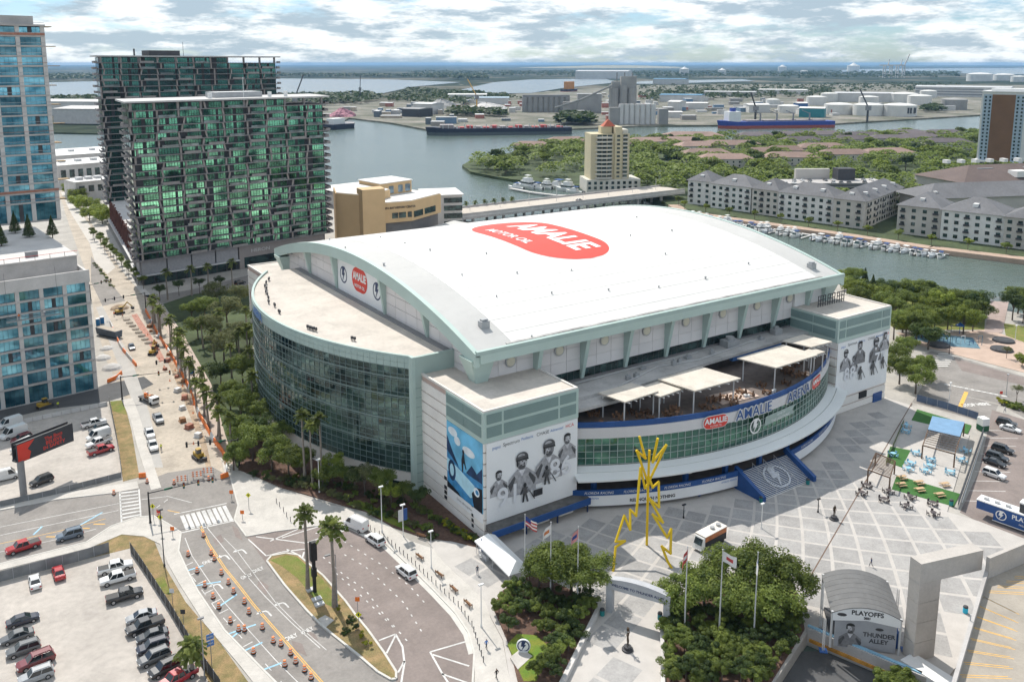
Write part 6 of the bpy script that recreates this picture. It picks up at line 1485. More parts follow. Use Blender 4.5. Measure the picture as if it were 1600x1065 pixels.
for l,p,m in (('teal litter bin left of the welcome arch',(84.59,99.44),M_teal),('teal litter bin by the right arch pillar',(91.8,93.4),M_teal),('blue litter bin by the right arch pillar',(91.43,92.26),M_navy),('teal litter bin at the foot of the stairs, right side',(150.69,109.68),M_teal),('teal litter bin at the foot of the stairs, left side',(136.11,110.08),M_teal),
                ('blue litter bin under the deck, first from the near block',(107.89,128.35),M_navy),('blue litter bin under the deck, second from the near block',(110.53,126.57),M_navy),('blue litter bin under the deck behind the yellow sculpture',(113.96,125.88),M_navy),('blue litter bin under the deck right of the sculpture',(120.49,121.84),M_navy),('blue litter bin under the deck beside the ramp planter',(127.36,119.2),M_navy),('teal litter bin beside the turf café area',(167.68,87.33),M_teal),('bright blue box bin by the garage wall',(135.12,66.4),mat('bin_cyan',(.02,.42,.62),.5))): bin_(l,p,m)
# ---- street lamps and light poles
def pole(label,p,h,m,arm=None,head=True,z=.14,r=.09,name='street_lamp',cat='lamp'):
    t = thing(name,label,cat,(p[0],p[1],z)); mb = MB(); mb.lathe(0,0,[(r * 2.2,0),(r * 2,.3),(r * 1.2,.5),(r * .7,h)],8); mb.build('post',m,t,local=True)
    if arm: MB().bar((0,0,h - .1),(arm[0],arm[1],h),.08).build('arm',m,t,local=True)
    if head: ax,ay = arm if arm else (0,0); MB().box(ax - .45,ay - .18,h - .08,ax + .45,ay + .18,h + .12).build('lamp_head',m,t,local=True)
    return t
for l,p,h,m,arm in (('white pole lamp beside the second kerb bench',(67.66,127.2),7.2,M_wh,None),('tall white lamp by the parked white van',(65.52,143.25),9.5,M_wh,None),('slim white lamp near the fifth bench',(66.4,108.05),7.5,M_wh,None),('white plaza lamp behind the right flagpoles',(127.99,103.1),5.2,M_wh,None),('black plaza lamp on the open paving',(142.43,100.83),2.9,M_black,None),('black plaza lamp left of the food truck',(118.1,114.4),2.9,M_black,None),
                       ('tall grey lamp with arm on the median',(49.12,126.09),9.5,M_grey,(-1.2,.5)),('tall lamp pole standing by the play fountain crosswalk',(259.28,140.07),9.0,M_dgrey,None),('white lamp on the lawn at the right edge',(290.3,135.4),5,M_wh,None),('green lamp with sign at the right road',(238.72,112.17),6,M_steelgrey,None),('white lamp in front of the drum shrubs',(61.3,165.12),7.5,M_wh,None),('dark pole with two blue banners on the verge',(25.95,120.55),10,M_grey,None),('dark pole beside the verge fence',(27.68,154.71),11,M_dgrey,None),('lamp with tall light post inside the turf café',(218.13,116.74),6.5,M_wh,None)):
    pole(l,p,h,m,arm)
def banners(root,m,hs,s=.5):
    o = bpy.data.objects[root]
# pole banners
t = thing('banner_pole','lamp post with blue and white street banners by the drum hedge','lamp',(*(68.31,139.71),.14)); MB().cyl(0,0,0,6.5,.09,8).build('post',M_wh,t,local=True); MB().box(-.5,-.2,6.4,.5,.2,6.6).build('lamp_head',M_wh,t,local=True)
MB().box(.12,-.03,3.2,.95,.03,5.6).build('banner',M_navy,t,local=True); MB().box(-.95,-.03,3.2,-.12,.03,5.6).build('banner',M_lgrey,t,local=True)
t = thing('banner_pole','verge post carrying two small blue parking banners','sign',(*(27.65,123.08),.1)); MB().cyl(0,0,0,5.5,.06,6).build('post',M_grey,t,local=True)
for z in (4.4,3.3): MB().box(-.55,-.03,z,.55,.03,z + .9).build('banner',M_pblue,t,local=True); lettering('banner_word','PARK',M_white2,t,Vector(wloc(t)) + Vector((0,-.05,z + .45)),(1,0,0),(0,0,1),.35)
# ---- flagpoles
def flagpole(label,p,h,kind):
    t = thing('flagpole',label,'flagpole',(p[0],p[1],.15)); MB().lathe(0,0,[(.16,0),(.15,.2),(.13,3),(.06,h)],8).build('pole',M_lgrey,t,local=True); MB().lathe(0,0,[(.02,h),(.14,h + .12),(.02,h + .25)],8).build('finial',M_lgrey,t,local=True)
    fm,cols = kind; mb = MB(); n = 8; W,H = 2.6,1.7; ca,sa = math.cos(R(fm)),math.sin(R(fm))
    ms = cols
    for i in range(n):
        for j in range(6):
            q = []
            for x,y in ((i / n,j / 6),((i + 1) / n,j / 6),((i + 1) / n,(j + 1) / 6),(i / n,(j + 1) / 6)):
                xx = x * W * .8; w_ = .22 * math.sin(x * 7 + y) * x; dz = -.55 * x * W * .6
                q.append((.1 + xx * ca - w_ * sa,xx * sa + w_ * ca,h - .2 - H + y * H + dz))
            mb.cur = (j % 2) if len(ms) == 3 and not (i < 4 and j > 2) else (2 if len(ms) == 3 else (1 if len(ms) == 2 and 2 <= i <= 5 and 2 <= j <= 3 else 0)); mb.face(q)
    mb.build('flag',ms,t,local=True)
M_fred = mat('flag_red',(.45,.06,.06),.8); M_fwh = mat('flag_white',(.7,.68,.66),.8); M_fblue = mat('flag_blue',(.03,.06,.22),.8)
flagpole('flagpole with stars and stripes flag, leftmost of the left three',(77.76,112.08),14.2,(-60,[M_fred,M_fwh,M_fblue])); flagpole('flagpole with white and orange-red flag, middle of the left three',(79.51,107),14.6,(185,[M_fwh,mat('flag_orange',(.55,.2,.08),.8)])); flagpole('flagpole with pink and blue flag, right of the left three',(82.21,103.08),14.8,(190,[mat('flag_pink',(.55,.25,.24),.8),M_fblue]))
flagpole('flagpole with red flag, leftmost of the right three',(91.77,87.81),15.6,(200,[M_fred,M_fwh])); flagpole('flagpole with white flag and red mark, middle of the right three',(95.75,84.21),15.6,(-50,[M_fwh,M_fred])); flagpole('flagpole with white flag and blue oval, rightmost of the right three',(99.69,80.65),15.6,(215,[M_fwh,M_pblue]))
# ---- welcome arch
wa = thing('welcome_arch','grey arched gateway with welcome lettering over the plaza walk','arch',(88.8,95.4,.15),R(-61))
for x in (-4.9,4.9): MB().box(x - .55,-.55,0,x + .55,.55,5.0).build('pillar',mat('arch_grey',(.42,.43,.45),.7,var=.06),wa,local=True)
mb = MB()
for i in range(12):
    x0,x1 = -5.45 + 10.9 * i / 12,-5.45 + 10.9 * (i + 1) / 12; f = lambda x: 5.9 + .7 * (1 - (x / 5.45) ** 2)
    mb.hexa([(x0,-.6,4.4),(x1,-.6,4.4),(x1,.6,4.4),(x0,.6,4.4),(x0,-.6,f(x0)),(x1,-.6,f(x1)),(x1,.6,f(x1)),(x0,.6,f(x0))])
mb.build('beam',mat('arch_grey',(.42,.43,.45)),wa,local=True)
lt = lettering('arch_word','WELCOME TO THUNDER ALLEY',M_navyd,wa,(0,-.62,5.25),(1,0,0),(0,0,1),.62,bold=.015); lt.data.transform(Matrix.Translation(wloc(wa)))
# ---- white tent
tn = thing('event_tent','white canopy tent beside the blue awning at the block corner','tent',(78.4,120.4,.15),R(-94))
for x in (-6.2,0,6.2):
    for y in (-1.9,1.9): MB().cyl(x,y,0,2.6,.05,6).build('pole',M_lgrey,tn,local=True)
mb = MB(); mb.face([(-6.5,-2.1,2.5),(6.5,-2.1,2.5),(5.2,0,4.0),(-5.2,0,4.0)]); mb.face([(6.5,2.1,2.5),(-6.5,2.1,2.5),(-5.2,0,4.0),(5.2,0,4.0)]); mb.face([(6.5,-2.1,2.5),(6.5,2.1,2.5),(5.2,0,4.0)]); mb.face([(-6.5,2.1,2.5),(-6.5,-2.1,2.5),(-5.2,0,4.0)])
mb.box(-6.5,-2.15,2.2,6.5,-2.1,2.5); mb.box(-6.5,2.1,2.2,6.5,2.15,2.5); mb.build('canopy',M_white2,tn,local=True)
MB().box(-6,-1.6,0,-3,-1.0,.8).build('counter',M_lgrey,tn,local=True)
t = thing('promo_flag','blue feather flag on a round base next to the white tent','flag',(*(77.34,125.69),.15)); MB().cyl(0,0,0,3.4,.04,6).build('post',M_lgrey,t,local=True); MB().hexa([(0,-.02,.6),(.7,-.02,.8),(.7,.02,.8),(0,.02,.6),(0,-.02,3.3),(.55,-.02,3.0),(.55,.02,3.0),(0,.02,3.3)]).build('flag',M_pblue,t,local=True); MB().cyl(0,0,0,.2,.35,10).build('foot',M_wh,t,local=True)
# ---- food truck
ft = thing('food_truck','white-roofed orange and black food truck parked on the plaza','truck',(*[(a + b) / 2 for a,b in zip((111.54,104.32),(118.56,104.95))],.16),math.atan2((111.54,104.32)[1] - (118.56,104.95)[1],(111.54,104.32)[0] - (118.56,104.95)[0]))
MB().box(-3.7,-1.15,.5,2.6,1.15,1.9).build('body',M_black,ft,local=True); MB().box(-3.7,-1.15,1.9,2.6,1.15,2.9).build('upper_body',mat('truck_orange',(.40,.13,.04),.5,var=.3,scale=1),ft,local=True)
MB().box(-3.8,-1.2,2.9,2.7,1.2,3.05).build('roof',mat('truck_roof',(.70,.66,.60),.6,var=.05),ft,local=True); MB().hexa([(2.6,-1.1,.5),(3.7,-1.0,.5),(3.7,1.0,.5),(2.6,1.1,.5),(2.6,-1.1,2.8),(2.9,-1.0,2.7),(2.9,1.0,2.7),(2.6,1.1,2.8)]).build('cab',M_wh,ft,local=True)
MB().hexa([(3.45,-.9,1.4),(3.5,-.9,1.4),(3.5,.9,1.4),(3.45,.9,1.4),(2.98,-.85,2.5),(3.05,-.85,2.5),(3.05,.85,2.5),(2.98,.85,2.5)]).build('windscreen',M_gl_dark,ft,local=True)
for x in (-.8,-2.6): MB().cyl(x,0,3.05,3.45,.45,10).build('roof_vent',M_steelgrey,ft,local=True)
MB().box(-2.8,-1.22,1.6,.6,-1.15,2.5).build('hatch',M_wh,ft,local=True)
for x in (-2.6,2.4):
    for y in (-1.05,1.05): mb = MB(); mb.tube([(x,y - .14,.45),(x,y + .14,.45)],.45,12); mb.build('wheel',M_black,ft,local=True)
# ---- stage shed with barrel roof
sg = thing('stage_pavilion','grey barrel-roofed stage pavilion with player backdrop at the plaza edge','pavilion',(113.1,70.4,.15),R(-45.5))
M_tarp = mat('tarp_grey',(.14,.14,.14),.8,var=.1,scale=.6)
def bz(x): return 6.0 + 1.5 * (1 - (x / 5.2) ** 2)
for k in range(8):
    y0,y1 = -.8 + 10.6 * k / 8,-.8 + 10.6 * (k + 1) / 8 - .05; mb = MB()
    for i in range(10):
        x0,x1 = -5.2 + 1.04 * i,-5.2 + 1.04 * (i + 1); mb.hexa([(x0,y0,bz(x0) - .12),(x1,y0,bz(x1) - .12),(x1,y1,bz(x1) - .12),(x0,y1,bz(x0) - .12),(x0,y0,bz(x0)),(x1,y0,bz(x1)),(x1,y1,bz(x1)),(x0,y1,bz(x0))])
    mb.build('roof_panel',M_tarp,sg,local=True)
bd = MB().box(-4.5,-.62,.3,4.5,-.5,5.3).build('backdrop',mat('backdrop_grey',(.34,.35,.375),.6,var=.08),sg,local=True)
hb = MB()
for i in range(10): x0,x1 = -5.0 + i,-4.0 + i; hb.hexa([(x0,-.75,5.3 - .6 * (abs(x0) / 5)),(x1,-.75,5.3 - .6 * (abs(x1) / 5)),(x1,-.6,5.3 - .6 * (abs(x1) / 5)),(x0,-.6,5.3 - .6 * (abs(x0) / 5)),(x0,-.75,bz(x0) - .15),(x1,-.75,bz(x1) - .15),(x1,-.6,bz(x1) - .15),(x0,-.6,bz(x0) - .15)])
hb.build('header',M_vinyl,sg,local=True)
W0 = wloc(sg)
def wr(txt,m,x,y,z,s,**k): lt = lettering('stage_word',txt,m,sg,(x,y,z),(1,0,0),(0,0,1),s,**k); lt.data.transform(Matrix.Translation(W0))
wr('PLAYOFFS',M_black,.1,-.78,6.45,1.05,bold=.03); wr('2021',M_black,.1,-.78,5.7,.5,bold=.03); wr('THUNDER',M_dgrey,2.0,-.65,2.9,1.0,bold=.03); wr('ALLEY',M_dgrey,2.0,-.65,1.9,1.0,bold=.03)
mb = MB(); mb.face([(-3.6 + p[0],-.79,5.9 + p[1]) for p in arc_poly(0,0,.7,.28)]); mb.build('oval_badge',M_dgrey,sg,local=True); mb = MB(); mb.face([(2.0 + p[0],-.66,4.0 + p[1]) for p in arc_poly(0,0,.6,.25)]); mb.build('oval_badge',M_dgrey,sg,local=True)
n0 = len(bpy.data.objects)
bags = {}
for i,(tone,poly) in enumerate(bust(-2.2,3.7,1.15,False,-.2,2)): bags.setdefault(tone,MB()).face([(x,-.64 - .003 * i,max(.4,y)) for x,y in poly])
for tn_,mbx in bags.items(): mbx.build('print',M_ink[tn_],sg,local=True,kind='stuff')
for x in (-5.0,5.0):
    for y in (-.6,9.4): MB().cyl(x,y,0,6.2,.18,8).build('post',M_lgrey,sg,local=True)
MB().box(-4.6,.5,0,4.6,9.0,.5).build('stage_floor',M_dgrey,sg,local=True); MB().box(4.7,1,0,5.4,5,2.6).build('side_drape',M_navy,sg,local=True)
for i,(x,y,h) in enumerate(((-6.0,3.0,8.5),(-6.2,-1.8,5.5),(6.3,1.0,7.0),(6.2,7,6.5))):
    tt = thing('truss_tower',('slim lighting tower left of the stage roof','short lighting tower at the front left of the stage','lighting tower beside the navy drape','lighting tower behind the stage pavilion')[i],'tower',(W0.x + x * math.cos(R(-45.5)) - y * math.sin(R(-45.5)),W0.y + x * math.sin(R(-45.5)) + y * math.cos(R(-45.5)),.15),R(-45.5))
    mb = MB()
    for a in (-.15,.15):
        for b in (-.15,.15): mb.bar((a,b,0),(a,b,h),.05)
    for k in range(int(h / .5)): mb.bar((-.15,-.15,k * .5),(.15,.15,k * .5 + .5),.03); mb.bar((.15,-.15,k * .5),(-.15,.15,k * .5 + .5),.03)
    mb.build('truss',M_lgrey,tt,local=True,kind='stuff'); MB().box(-.6,-.6,0,.6,.6,.15).build('base_plate',M_navy,tt,local=True)
# concrete portal and parking garage
pg = thing('concrete_portal','tall pale concrete portal with one pillar and a long beam at bottom right','portal',(118,63.2,0),R(-42))
M_pc = mat('portal_concrete',(.47,.435,.40),.85,var=.08,scale=.25,fine=.05)
for k in range(4): MB().box(-2.0,-1.08,3.3 * k + (.03 if k else 0),2.0,1.08,3.3 * k + 3.27).build('pillar_block',M_pc,pg,local=True)
e0,e1 = Vector((116.53,64.23)),Vector((128.02,61.1)); d = (e1 - e0).normalized(); n2 = Vector((-d.y,d.x))
q = [e0,e1,e1 + n2 * 2.2,e0 + n2 * 2.2]
MB().prism([(v.x,v.y) for v in q],13.2,16.5).build('beam',M_pc,pg); 
pg.rotation_euler = (0,0,0); pc = e0 + d * 2.03 + n2 * 1.1; pa = math.atan2(d.y,d.x)
for o in [o for o in KIDS[pg.name] if o.name.startswith('pillar')]: o.rotation_euler = (0,0,pa); o.location = (pc.x - 118,pc.y - 63.2,0)
gd = thing('parking_garage','open roof deck of a parking garage with yellow stall lines, bottom right corner','parking garage',(*(117.71,52.32),0))
GD = [(127.52,60.07),(143.06,58.13),(131.59,39.75),(105.53,36.63),(91.24,46.2)]
MB().prism(GD,11.8,12.6).build('deck',mat('garage_deck',(.34,.305,.26),.9,var=.12,scale=.25,fine=.06),gd)
MB().prism([(x + (136 - x) * .0,y) for x,y in GD],-5,11.7).build('body',M_conc,gd)
def wallseg(a,b,z0,z1,w,name,m,par):
    a,b = Vector(a),Vector(b); dd_ = (b - a).normalized(); n_ = Vector((-dd_.y,dd_.x)) * w / 2; MB().prism([(v.x,v.y) for v in (a - n_,b - n_,b + n_,a + n_)],z0,z1).build(name,m,par)
wallseg((127.85,60.25),(91.12,46.29),10.6,13.7,.5,'parapet',M_conc,gd); wallseg((127.52,60.07),(143.46,58.32),10,16.0,.6,'parapet',M_pc,gd)
ym = MB(); a0,a1 = Vector((122.34,58.09)),Vector((103.11,50.54)); b0_,b1_ = Vector((122.44,52.93)),Vector((108.07,46.79))
for k in range(8):
    f = k / 7; A_,B_ = a0.lerp(a1,f),b0_.lerp(b1_,f)
    for o_ in (-.25,.25): stripe(ym,A_ + Vector((0,o_)),B_ + Vector((0,o_)),.12,12.61)
for k in range(4):
    A_ = Vector((124.07,57.87)).lerp(Vector((131.09,57.68)),k / 3); B_ = A_ + Vector((5.5,-4.5)); stripe(ym,A_,B_,.12,12.61); stripe(ym,A_ + Vector((.5,.2)),B_ + Vector((.5,.2)),.12,12.61)
ym.build('stall_lines',M_yellow,gd,kind='stuff')
MB().cyl(*(113.63,55.05),12.6,14.6,.1,6).build('lamp_post',M_lgrey,gd)
# sunken road and its parapet
struct('sunken_road',MB().sheet([(98.26,82.9),(126.06,64.28),(99.97,39.88),(68.37,61.05)],-1.9),M_asph3)
rp = thing('road_parapet','pale blue railing and stained concrete edge above the sunken road','railing',(109.26,77.79))
wallseg((109.4,77.89),(115.05,58.93),-1.6,.9,.6,'edge_beam',M_conc,rp); wallseg((109.66,78.1),(114.48,61.57),.9,1.1,.5,'blue_rail',mat('rail_paleblue',(.25,.45,.6),.6,var=.2),rp)
wallseg((109.34,77.36),(114.1,61.33),-1.2,-.7,.75,'orange_strip',mat('strip_orange',(.5,.24,.04),.7,var=.4,scale=.6),rp)
# white slab ramp by the portal
t = thing('white_barrier','long white barrier slab at the foot of the portal','barrier',(116.98,61.55)); wallseg((115.96,64.95),(115.71,57.86),0,1.1,3.2,'slab',M_wh,t)
# playoffs trailer
tr = thing('playoffs_booth','blue trailer booth lettered PLAYOFFS with bolt emblem at the right edge','booth',(*(168.17,77.33),.15),R(-42))
a,b = Vector((167.77,82.33)),Vector((169.53,70.8)); tr.location = (a.x,a.y,.15); tr.rotation_euler = (0,0,math.atan2(b.y - a.y,b.x - a.x)); Lb = (b - a).length
mb = MB(); mb.prism([(0,0),(Lb,0),(Lb,2.6),(0,2.6)],1.7,3.4); mb.build('upper_body',M_navy,tr,local=True); MB().box(3.2,.05,.4,Lb,2.5,1.7).build('lower_body',M_navy,tr,local=True)
MB().box(-.1,-.08,3.4,Lb,2.7,3.6).build('roof',M_wh,tr,local=True); MB().box(3.1,-.1,.3,Lb,.0,.45).build('skirt',M_wh,tr,local=True)
MB().box(7.5,.6,3.6,Lb,2.4,5.4).build('screen_box',M_dgrey,tr,local=True); MB().box(7.4,.5,5.4,Lb,2.5,5.7).build('screen_top',M_wh,tr,local=True)
for x in (1.0,3.0,5.0): MB().box(x,.8,3.6,x + .7,1.5,4.1).build('roof_unit',M_lgrey,tr,local=True)
lt = lettering('booth_word','PLAYOFFS',M_white2,tr,(9.3,-.03,2.4),(1,0,0),(0,0,1),1.25,bold=.03); lt.data.transform(Matrix.Translation(wloc(tr)))
lt = lettering('booth_word','PRESENTED BY',M_white2,tr,(9.5,-.03,1.25),(1,0,0),(0,0,1),.5); lt.data.transform(Matrix.Translation(wloc(tr)))
em = emblem((4.6,0,1.9),(1,0,0),(0,0,1),1.0,tr,M_white2,M_white2,.03); em.data.transform(Matrix.Translation(wloc(tr)))

# ---- turf café: turf pads, pergolas, tables
for pl in ([(209.16,120.15),(210.93,106.63),(205.22,104.47),(201.3,116.91)],[(182.74,110.81),(184.86,106.9),(174.9,102.9),(174.51,106.61),(177.14,108.01)],[(170.54,101.37),(173.98,88.96),(167.61,86.75),(163.71,98.2)]): slab('turf_pad',[pl],.17,M_turf,0)
def pergola(label,pts,h,cover):
    a,b,c,d_ = [Vector(p) for p in pts]; cx_ = (a + b + c + d_) / 4; t = thing('pergola',label,'pergola',(cx_.x,cx_.y,.15)); M_pw = mat('pergola_wood',(.16,.10,.065),.8,var=.2,scale=1)
    for p in (a,b,c,d_): MB().box(p.x - .12,p.y - .12,0.15,p.x + .12,p.y + .12,h).build('post',M_pw,t)
    for p,q in ((a,b),(b,c),(c,d_),(d_,a)): MB().bar((p.x,p.y,h),(q.x,q.y,h),.18,.25).build('beam',M_pw,t)
    for k in range(1,14):
        p,q = a.lerp(d_,k / 14),b.lerp(c,k / 14); MB().bar((p.x,p.y,h + .2),(q.x,q.y,h + .2),.1,.12).build('slat',M_pw,t)
    if cover:
        p = [a.lerp(d_,.5),b.lerp(c,.5),c,d_]; mb = MB(); mb.prism([(v.x,v.y) for v in p],h + .3,h + .42); o = mb.build('canopy',mat('canopy_paleblue',(.17,.30,.46),.7,var=.1,scale=.6),t)
pergola('long timber pergola with pale blue cover in the turf café',[(182.87,102.97),(184.63,96.38),(202.84,104.27),(199.91,110.76)],3.4,True); pergola('small square timber pergola beside the planted strip',[(161.94,102.84),(162.48,98.01),(170.62,102.04),(170.71,106.85)],3.2,False)
tbp = MB(); tbp.lathe(0,0,[(.3,0),(.06,.1),(.06,.72),(.62,.74),(.62,.8)],12)
chs = [];
def table_set(label,p,m,grp,ang):
    t = thing('cafe_table',label,'table',(p[0],p[1],.16),ang,grp); inst('table_top',TB[m][0],t,(0,0,0),local=True)
    for k in range(4): inst('seat',TB[m][1],t,(1.0 * math.cos(k * 1.571),1.0 * math.sin(k * 1.571),0),rz=k * 1.571,local=True)
TB = {}
for key,mm in (('blue',mat('cafe_blue',(.27,.50,.64),.6,var=.1)),('dark',mat('cafe_dark',(.075,.06,.06),.6,var=.2)),('wood',mat('cafe_wood',(.48,.33,.19),.7,var=.15))):
    ch = MB(); ch.box(-.25,-.25,.42,.25,.25,.48); ch.box(.2,-.25,.48,.26,.25,.95)
    for x in (-.2,.2):
        for y in (-.2,.2): ch.box(x - .03,y - .03,0,x + .03,y + .03,.42)
    TB[key] = (tbp.mesh('table_top',mm),ch.mesh('seat',mm))
for i,p in enumerate(((183.63,104.86),(177.64,102.58),(174.65,101.19),(183.04,100.9),(180.07,99.44),(177,98.51),(180.91,95.15),(194.51,99.2),(189.01,96.9),(192.85,113.2),(196.17,115.11),(178.56,107.46))): table_set('pale blue café table with four chairs in the turf café',p,'blue','pale blue tables of the turf café',i)
for i,p in enumerate(((160.02,101.7),(156.12,100.26),(161.6,97.59),(157.59,96.01),(163.14,93.59),(159.02,91.88),(164.5,89.47),(160.68,87.08))): table_set('dark round table with four seats on the open paving',p,'dark','dark tables on the open paving',i)
pb = MB(); pb.box(-.95,-.4,.7,.95,.4,.76); pb.box(-.95,-.85,.42,.95,-.55,.47); pb.box(-.95,.55,.42,.95,.85,.47)
for x in (-.7,.7): pb.bar((x,-.75,0),(x,.2,.72),.08); pb.bar((x,.75,0),(x,-.2,.72),.08)
me_pb = pb.mesh('picnic_table',TB['wood'][0].materials[0])
for p in ((169.82,99.69),(166.73,97.89),(170.76,96.23),(167.92,94.36),(169.31,90.76),(174.54,92.66)): o = inst('picnic_table',me_pb,None,(*p,.16),rz=R(-20)); tag(o,'pale wooden picnic table on the front turf pad','table','picnic tables on the turf')
t = thing('portable_toilet','white and green portable cabin at the back corner of the turf café','cabin',(*(210.5,103.66),.15),R(-20)); MB().box(-1,-1,0,1,1,1.4).build('base',mat('cabin_green',(.02,.10,.05),.6),t,local=True); MB().box(-1,-1,1.4,1,1,3.2).build('upper',M_wh,t,local=True)
# blue mesh fences
def fence(label,pts,h,m,name='mesh_fence',z=.12,step=2.5,grp=None,postm=None,cat='fence'):
    pts = [Vector(p) for p in pts]; t = thing(name,label,cat,(pts[0].x,pts[0].y,z),0,grp)
    L = sum((pts[i + 1] - pts[i]).length for i in range(len(pts) - 1)); n = max(1,int(L / step))
    for i in range(n):
        a,b = along(pts,i / n),along(pts,(i + 1) / n); dd_ = (b - a).normalized() * .03
        MB().hexa([(a.x + dd_.x,a.y + dd_.y,z),(b.x - dd_.x,b.y - dd_.y,z),(b.x - dd_.x + .04,b.y - dd_.y + .03,z),(a.x + dd_.x + .04,a.y + dd_.y + .03,z),(a.x + dd_.x,a.y + dd_.y,z + h),(b.x - dd_.x,b.y - dd_.y,z + h),(b.x - dd_.x + .04,b.y - dd_.y + .03,z + h),(a.x + dd_.x + .04,a.y + dd_.y + .03,z + h)]).build('panel',m,t)
        MB().cyl(a.x,a.y,z,z + h + .15,.05,6).build('post',postm or M_steelgrey,t)
    return t
M_meshblue = mat('fence_mesh_blue',(.10,.14,.22),.7,var=.15); M_meshgrey = mat('fence_mesh_grey',(.20,.205,.21),.8,var=.2,scale=.5); M_meshdk = mat('fence_dark',(.06,.06,.06),.8,var=.2)
fence('blue mesh fence along the back of the turf café',[(214.38,123.52),(215.75,115.73),(215.85,107.65)],1.9,M_meshblue); fence('grey mesh fence between turf café and car park',[(207.61,101.96),(184.88,92.86),(167.5,85.88)],2.2,M_meshgrey)
fence('planted green and yellow hedge screen along the plaza drain',[(198.55,117.3),(182.61,110.06),(172.76,105.47)],.9,mat('hedge_mix',(.12,.16,.03),.9,var=.6,scale=1.2),name='planter_screen',cat='planter')
# right road, car park and fountain plaza
slab('right_road',[[(246.15,143.81),(257.7,144.83),(258.43,137.73),(258.25,116.94),(260.6,85.7),(233.76,75.8),(227.35,101.9),(231.42,110.49),(226.1,131.08)],[(226.98,129.3),(230.52,110.03),(216.15,104.55),(212.96,123.94)]],.024,M_asph)
slab('right_road_dark',[[(256.93,137.3),(257.17,116.41),(258.18,84.75),(248.75,81.29),(250.82,113.32),(247.92,129.66)]],.03,M_asph2)
slab('right_car_park',[[(225.58,109.15),(226.08,101.28),(227.58,84.18),(164.82,69.15),(166.68,84.89),(188.19,92.5)]],.03,M_asph2)
mw2 = MB()
for k in range(9): a = Vector((211.7,102.86)).lerp(Vector((172.19,86.87)),k / 8); stripe(mw2,a,a + Vector((6.2,-4.6)),.14,.036)
for k in range(10): a = Vector((233.07,126.41)).lerp(Vector((237.44,113.59)),k / 9); stripe(mw2,a,a + Vector((1.0,-1.9)),.6,.036)
for k in range(7): a = Vector((243.54,137.25)).lerp(Vector((256.43,141.97)),k / 6); stripe(mw2,a,a + Vector((5.0,-3.0)),.5,.036)
poly_line(mw2,[(207.88,101.79),(170.85,86.8)],.2,.036); struct('right_markings',mw2,M_white)
my2 = MB(); stripe(my2,(232.45,119.78),(216.89,113.43),1.0,.036); struct('right_yellow_line',my2,M_yellow)
v,f = text_mb('STOP HERE',1.6,.03); c = (225.53,113.37); an = R(-25); mbs = MB(); mbs.v = [(c[0] + x * math.cos(an) - y * 1.5 * math.sin(an),c[1] + x * math.sin(an) + y * 1.5 * math.cos(an),.036) for x,y,z in v]; mbs.f = f; mbs.mi = [0] * len(f); struct('road_lettering',mbs,M_white)
slab('fountain_plaza',[[(265.3,162.1),(259.78,149.54),(260.3,137.2),(261.6,118.6),(265.2,93.3),(294.2,111.6),(290.7,132.7),(294.2,142.8),(328.4,157.5),(330.7,164.5),(294.2,147.1),(279.7,152.4)]],.1,mat('pink_paving',(.48,.36,.29),.9,var=.08,scale=.3),0)
slab('pier_walk',[[(332.5,165.4),(336.4,160.6),(295.2,142.0),(290.2,145.4)]],.13,mat('brick_walk',(.36,.28,.25),.9,var=.12,scale=.4),0)
slab('park_lawn',[[(314.0,213.6),(322.0,161.8),(293.8,147.3),(268.6,164.2),(290.0,193.9)],[(306.9,147.5),(312.4,134.9),(290.8,124.9),(290.6,138.4)]],.05,M_grass,0)
fp_ = thing('splash_play_area','blue and white splash play structures beside the park trees','playground',(273.0,148.6))
M_cyan = mat('play_blue',(.12,.22,.28),.6,var=.3,scale=.6)
MB().prism([(263.4,156.7),(272.5,157.3),(281.4,144.6),(272.4,137.2),(264.9,146.1)],.1,.16).build('splash_pad',M_cyan,fp_)
for i in range(9):
    p = Vector((264.6,155.9)).lerp(Vector((275.3,139.2)),i / 8); h = rnd.uniform(1.2,3.4); mb = MB(); mb.tube([(p.x - .8,p.y,.1),(p.x - .8,p.y,h),(p.x + .8,p.y - .4,h),(p.x + .8,p.y - .4,.1)],.12,6); mb.build('play_arch',(M_wh,M_navy,M_cyan)[i % 3],fp_)
for p in ((266.3,147.5),(281.8,149.4)): MB().lathe(p[0],p[1],[(.1,.1),(.1,3.0),(1.6,3.0),(.1,4.2)],8).build('play_roof',M_navy,fp_)
for i,p in enumerate(((264.3,146.5),(276.8,132.8),(286.5,137.2))):
    t = thing('planter_ring',('dark oval planter by the crosswalk','dark oval planter on the pink paving','dark oval planter behind the other on the pink paving')[i],'planter',(*p,.1)); MB().lathe(0,0,[(3.4,0),(3.2,.6),(2.2,.7),(2.0,.2)],18).build('ring',M_dgrey,t,local=True)
fence('white railing at the end of the pier walk',[(328.5,163.8),(335.2,165.8),(338.3,161.6)],1.1,M_wh,name='pier_railing',cat='railing')

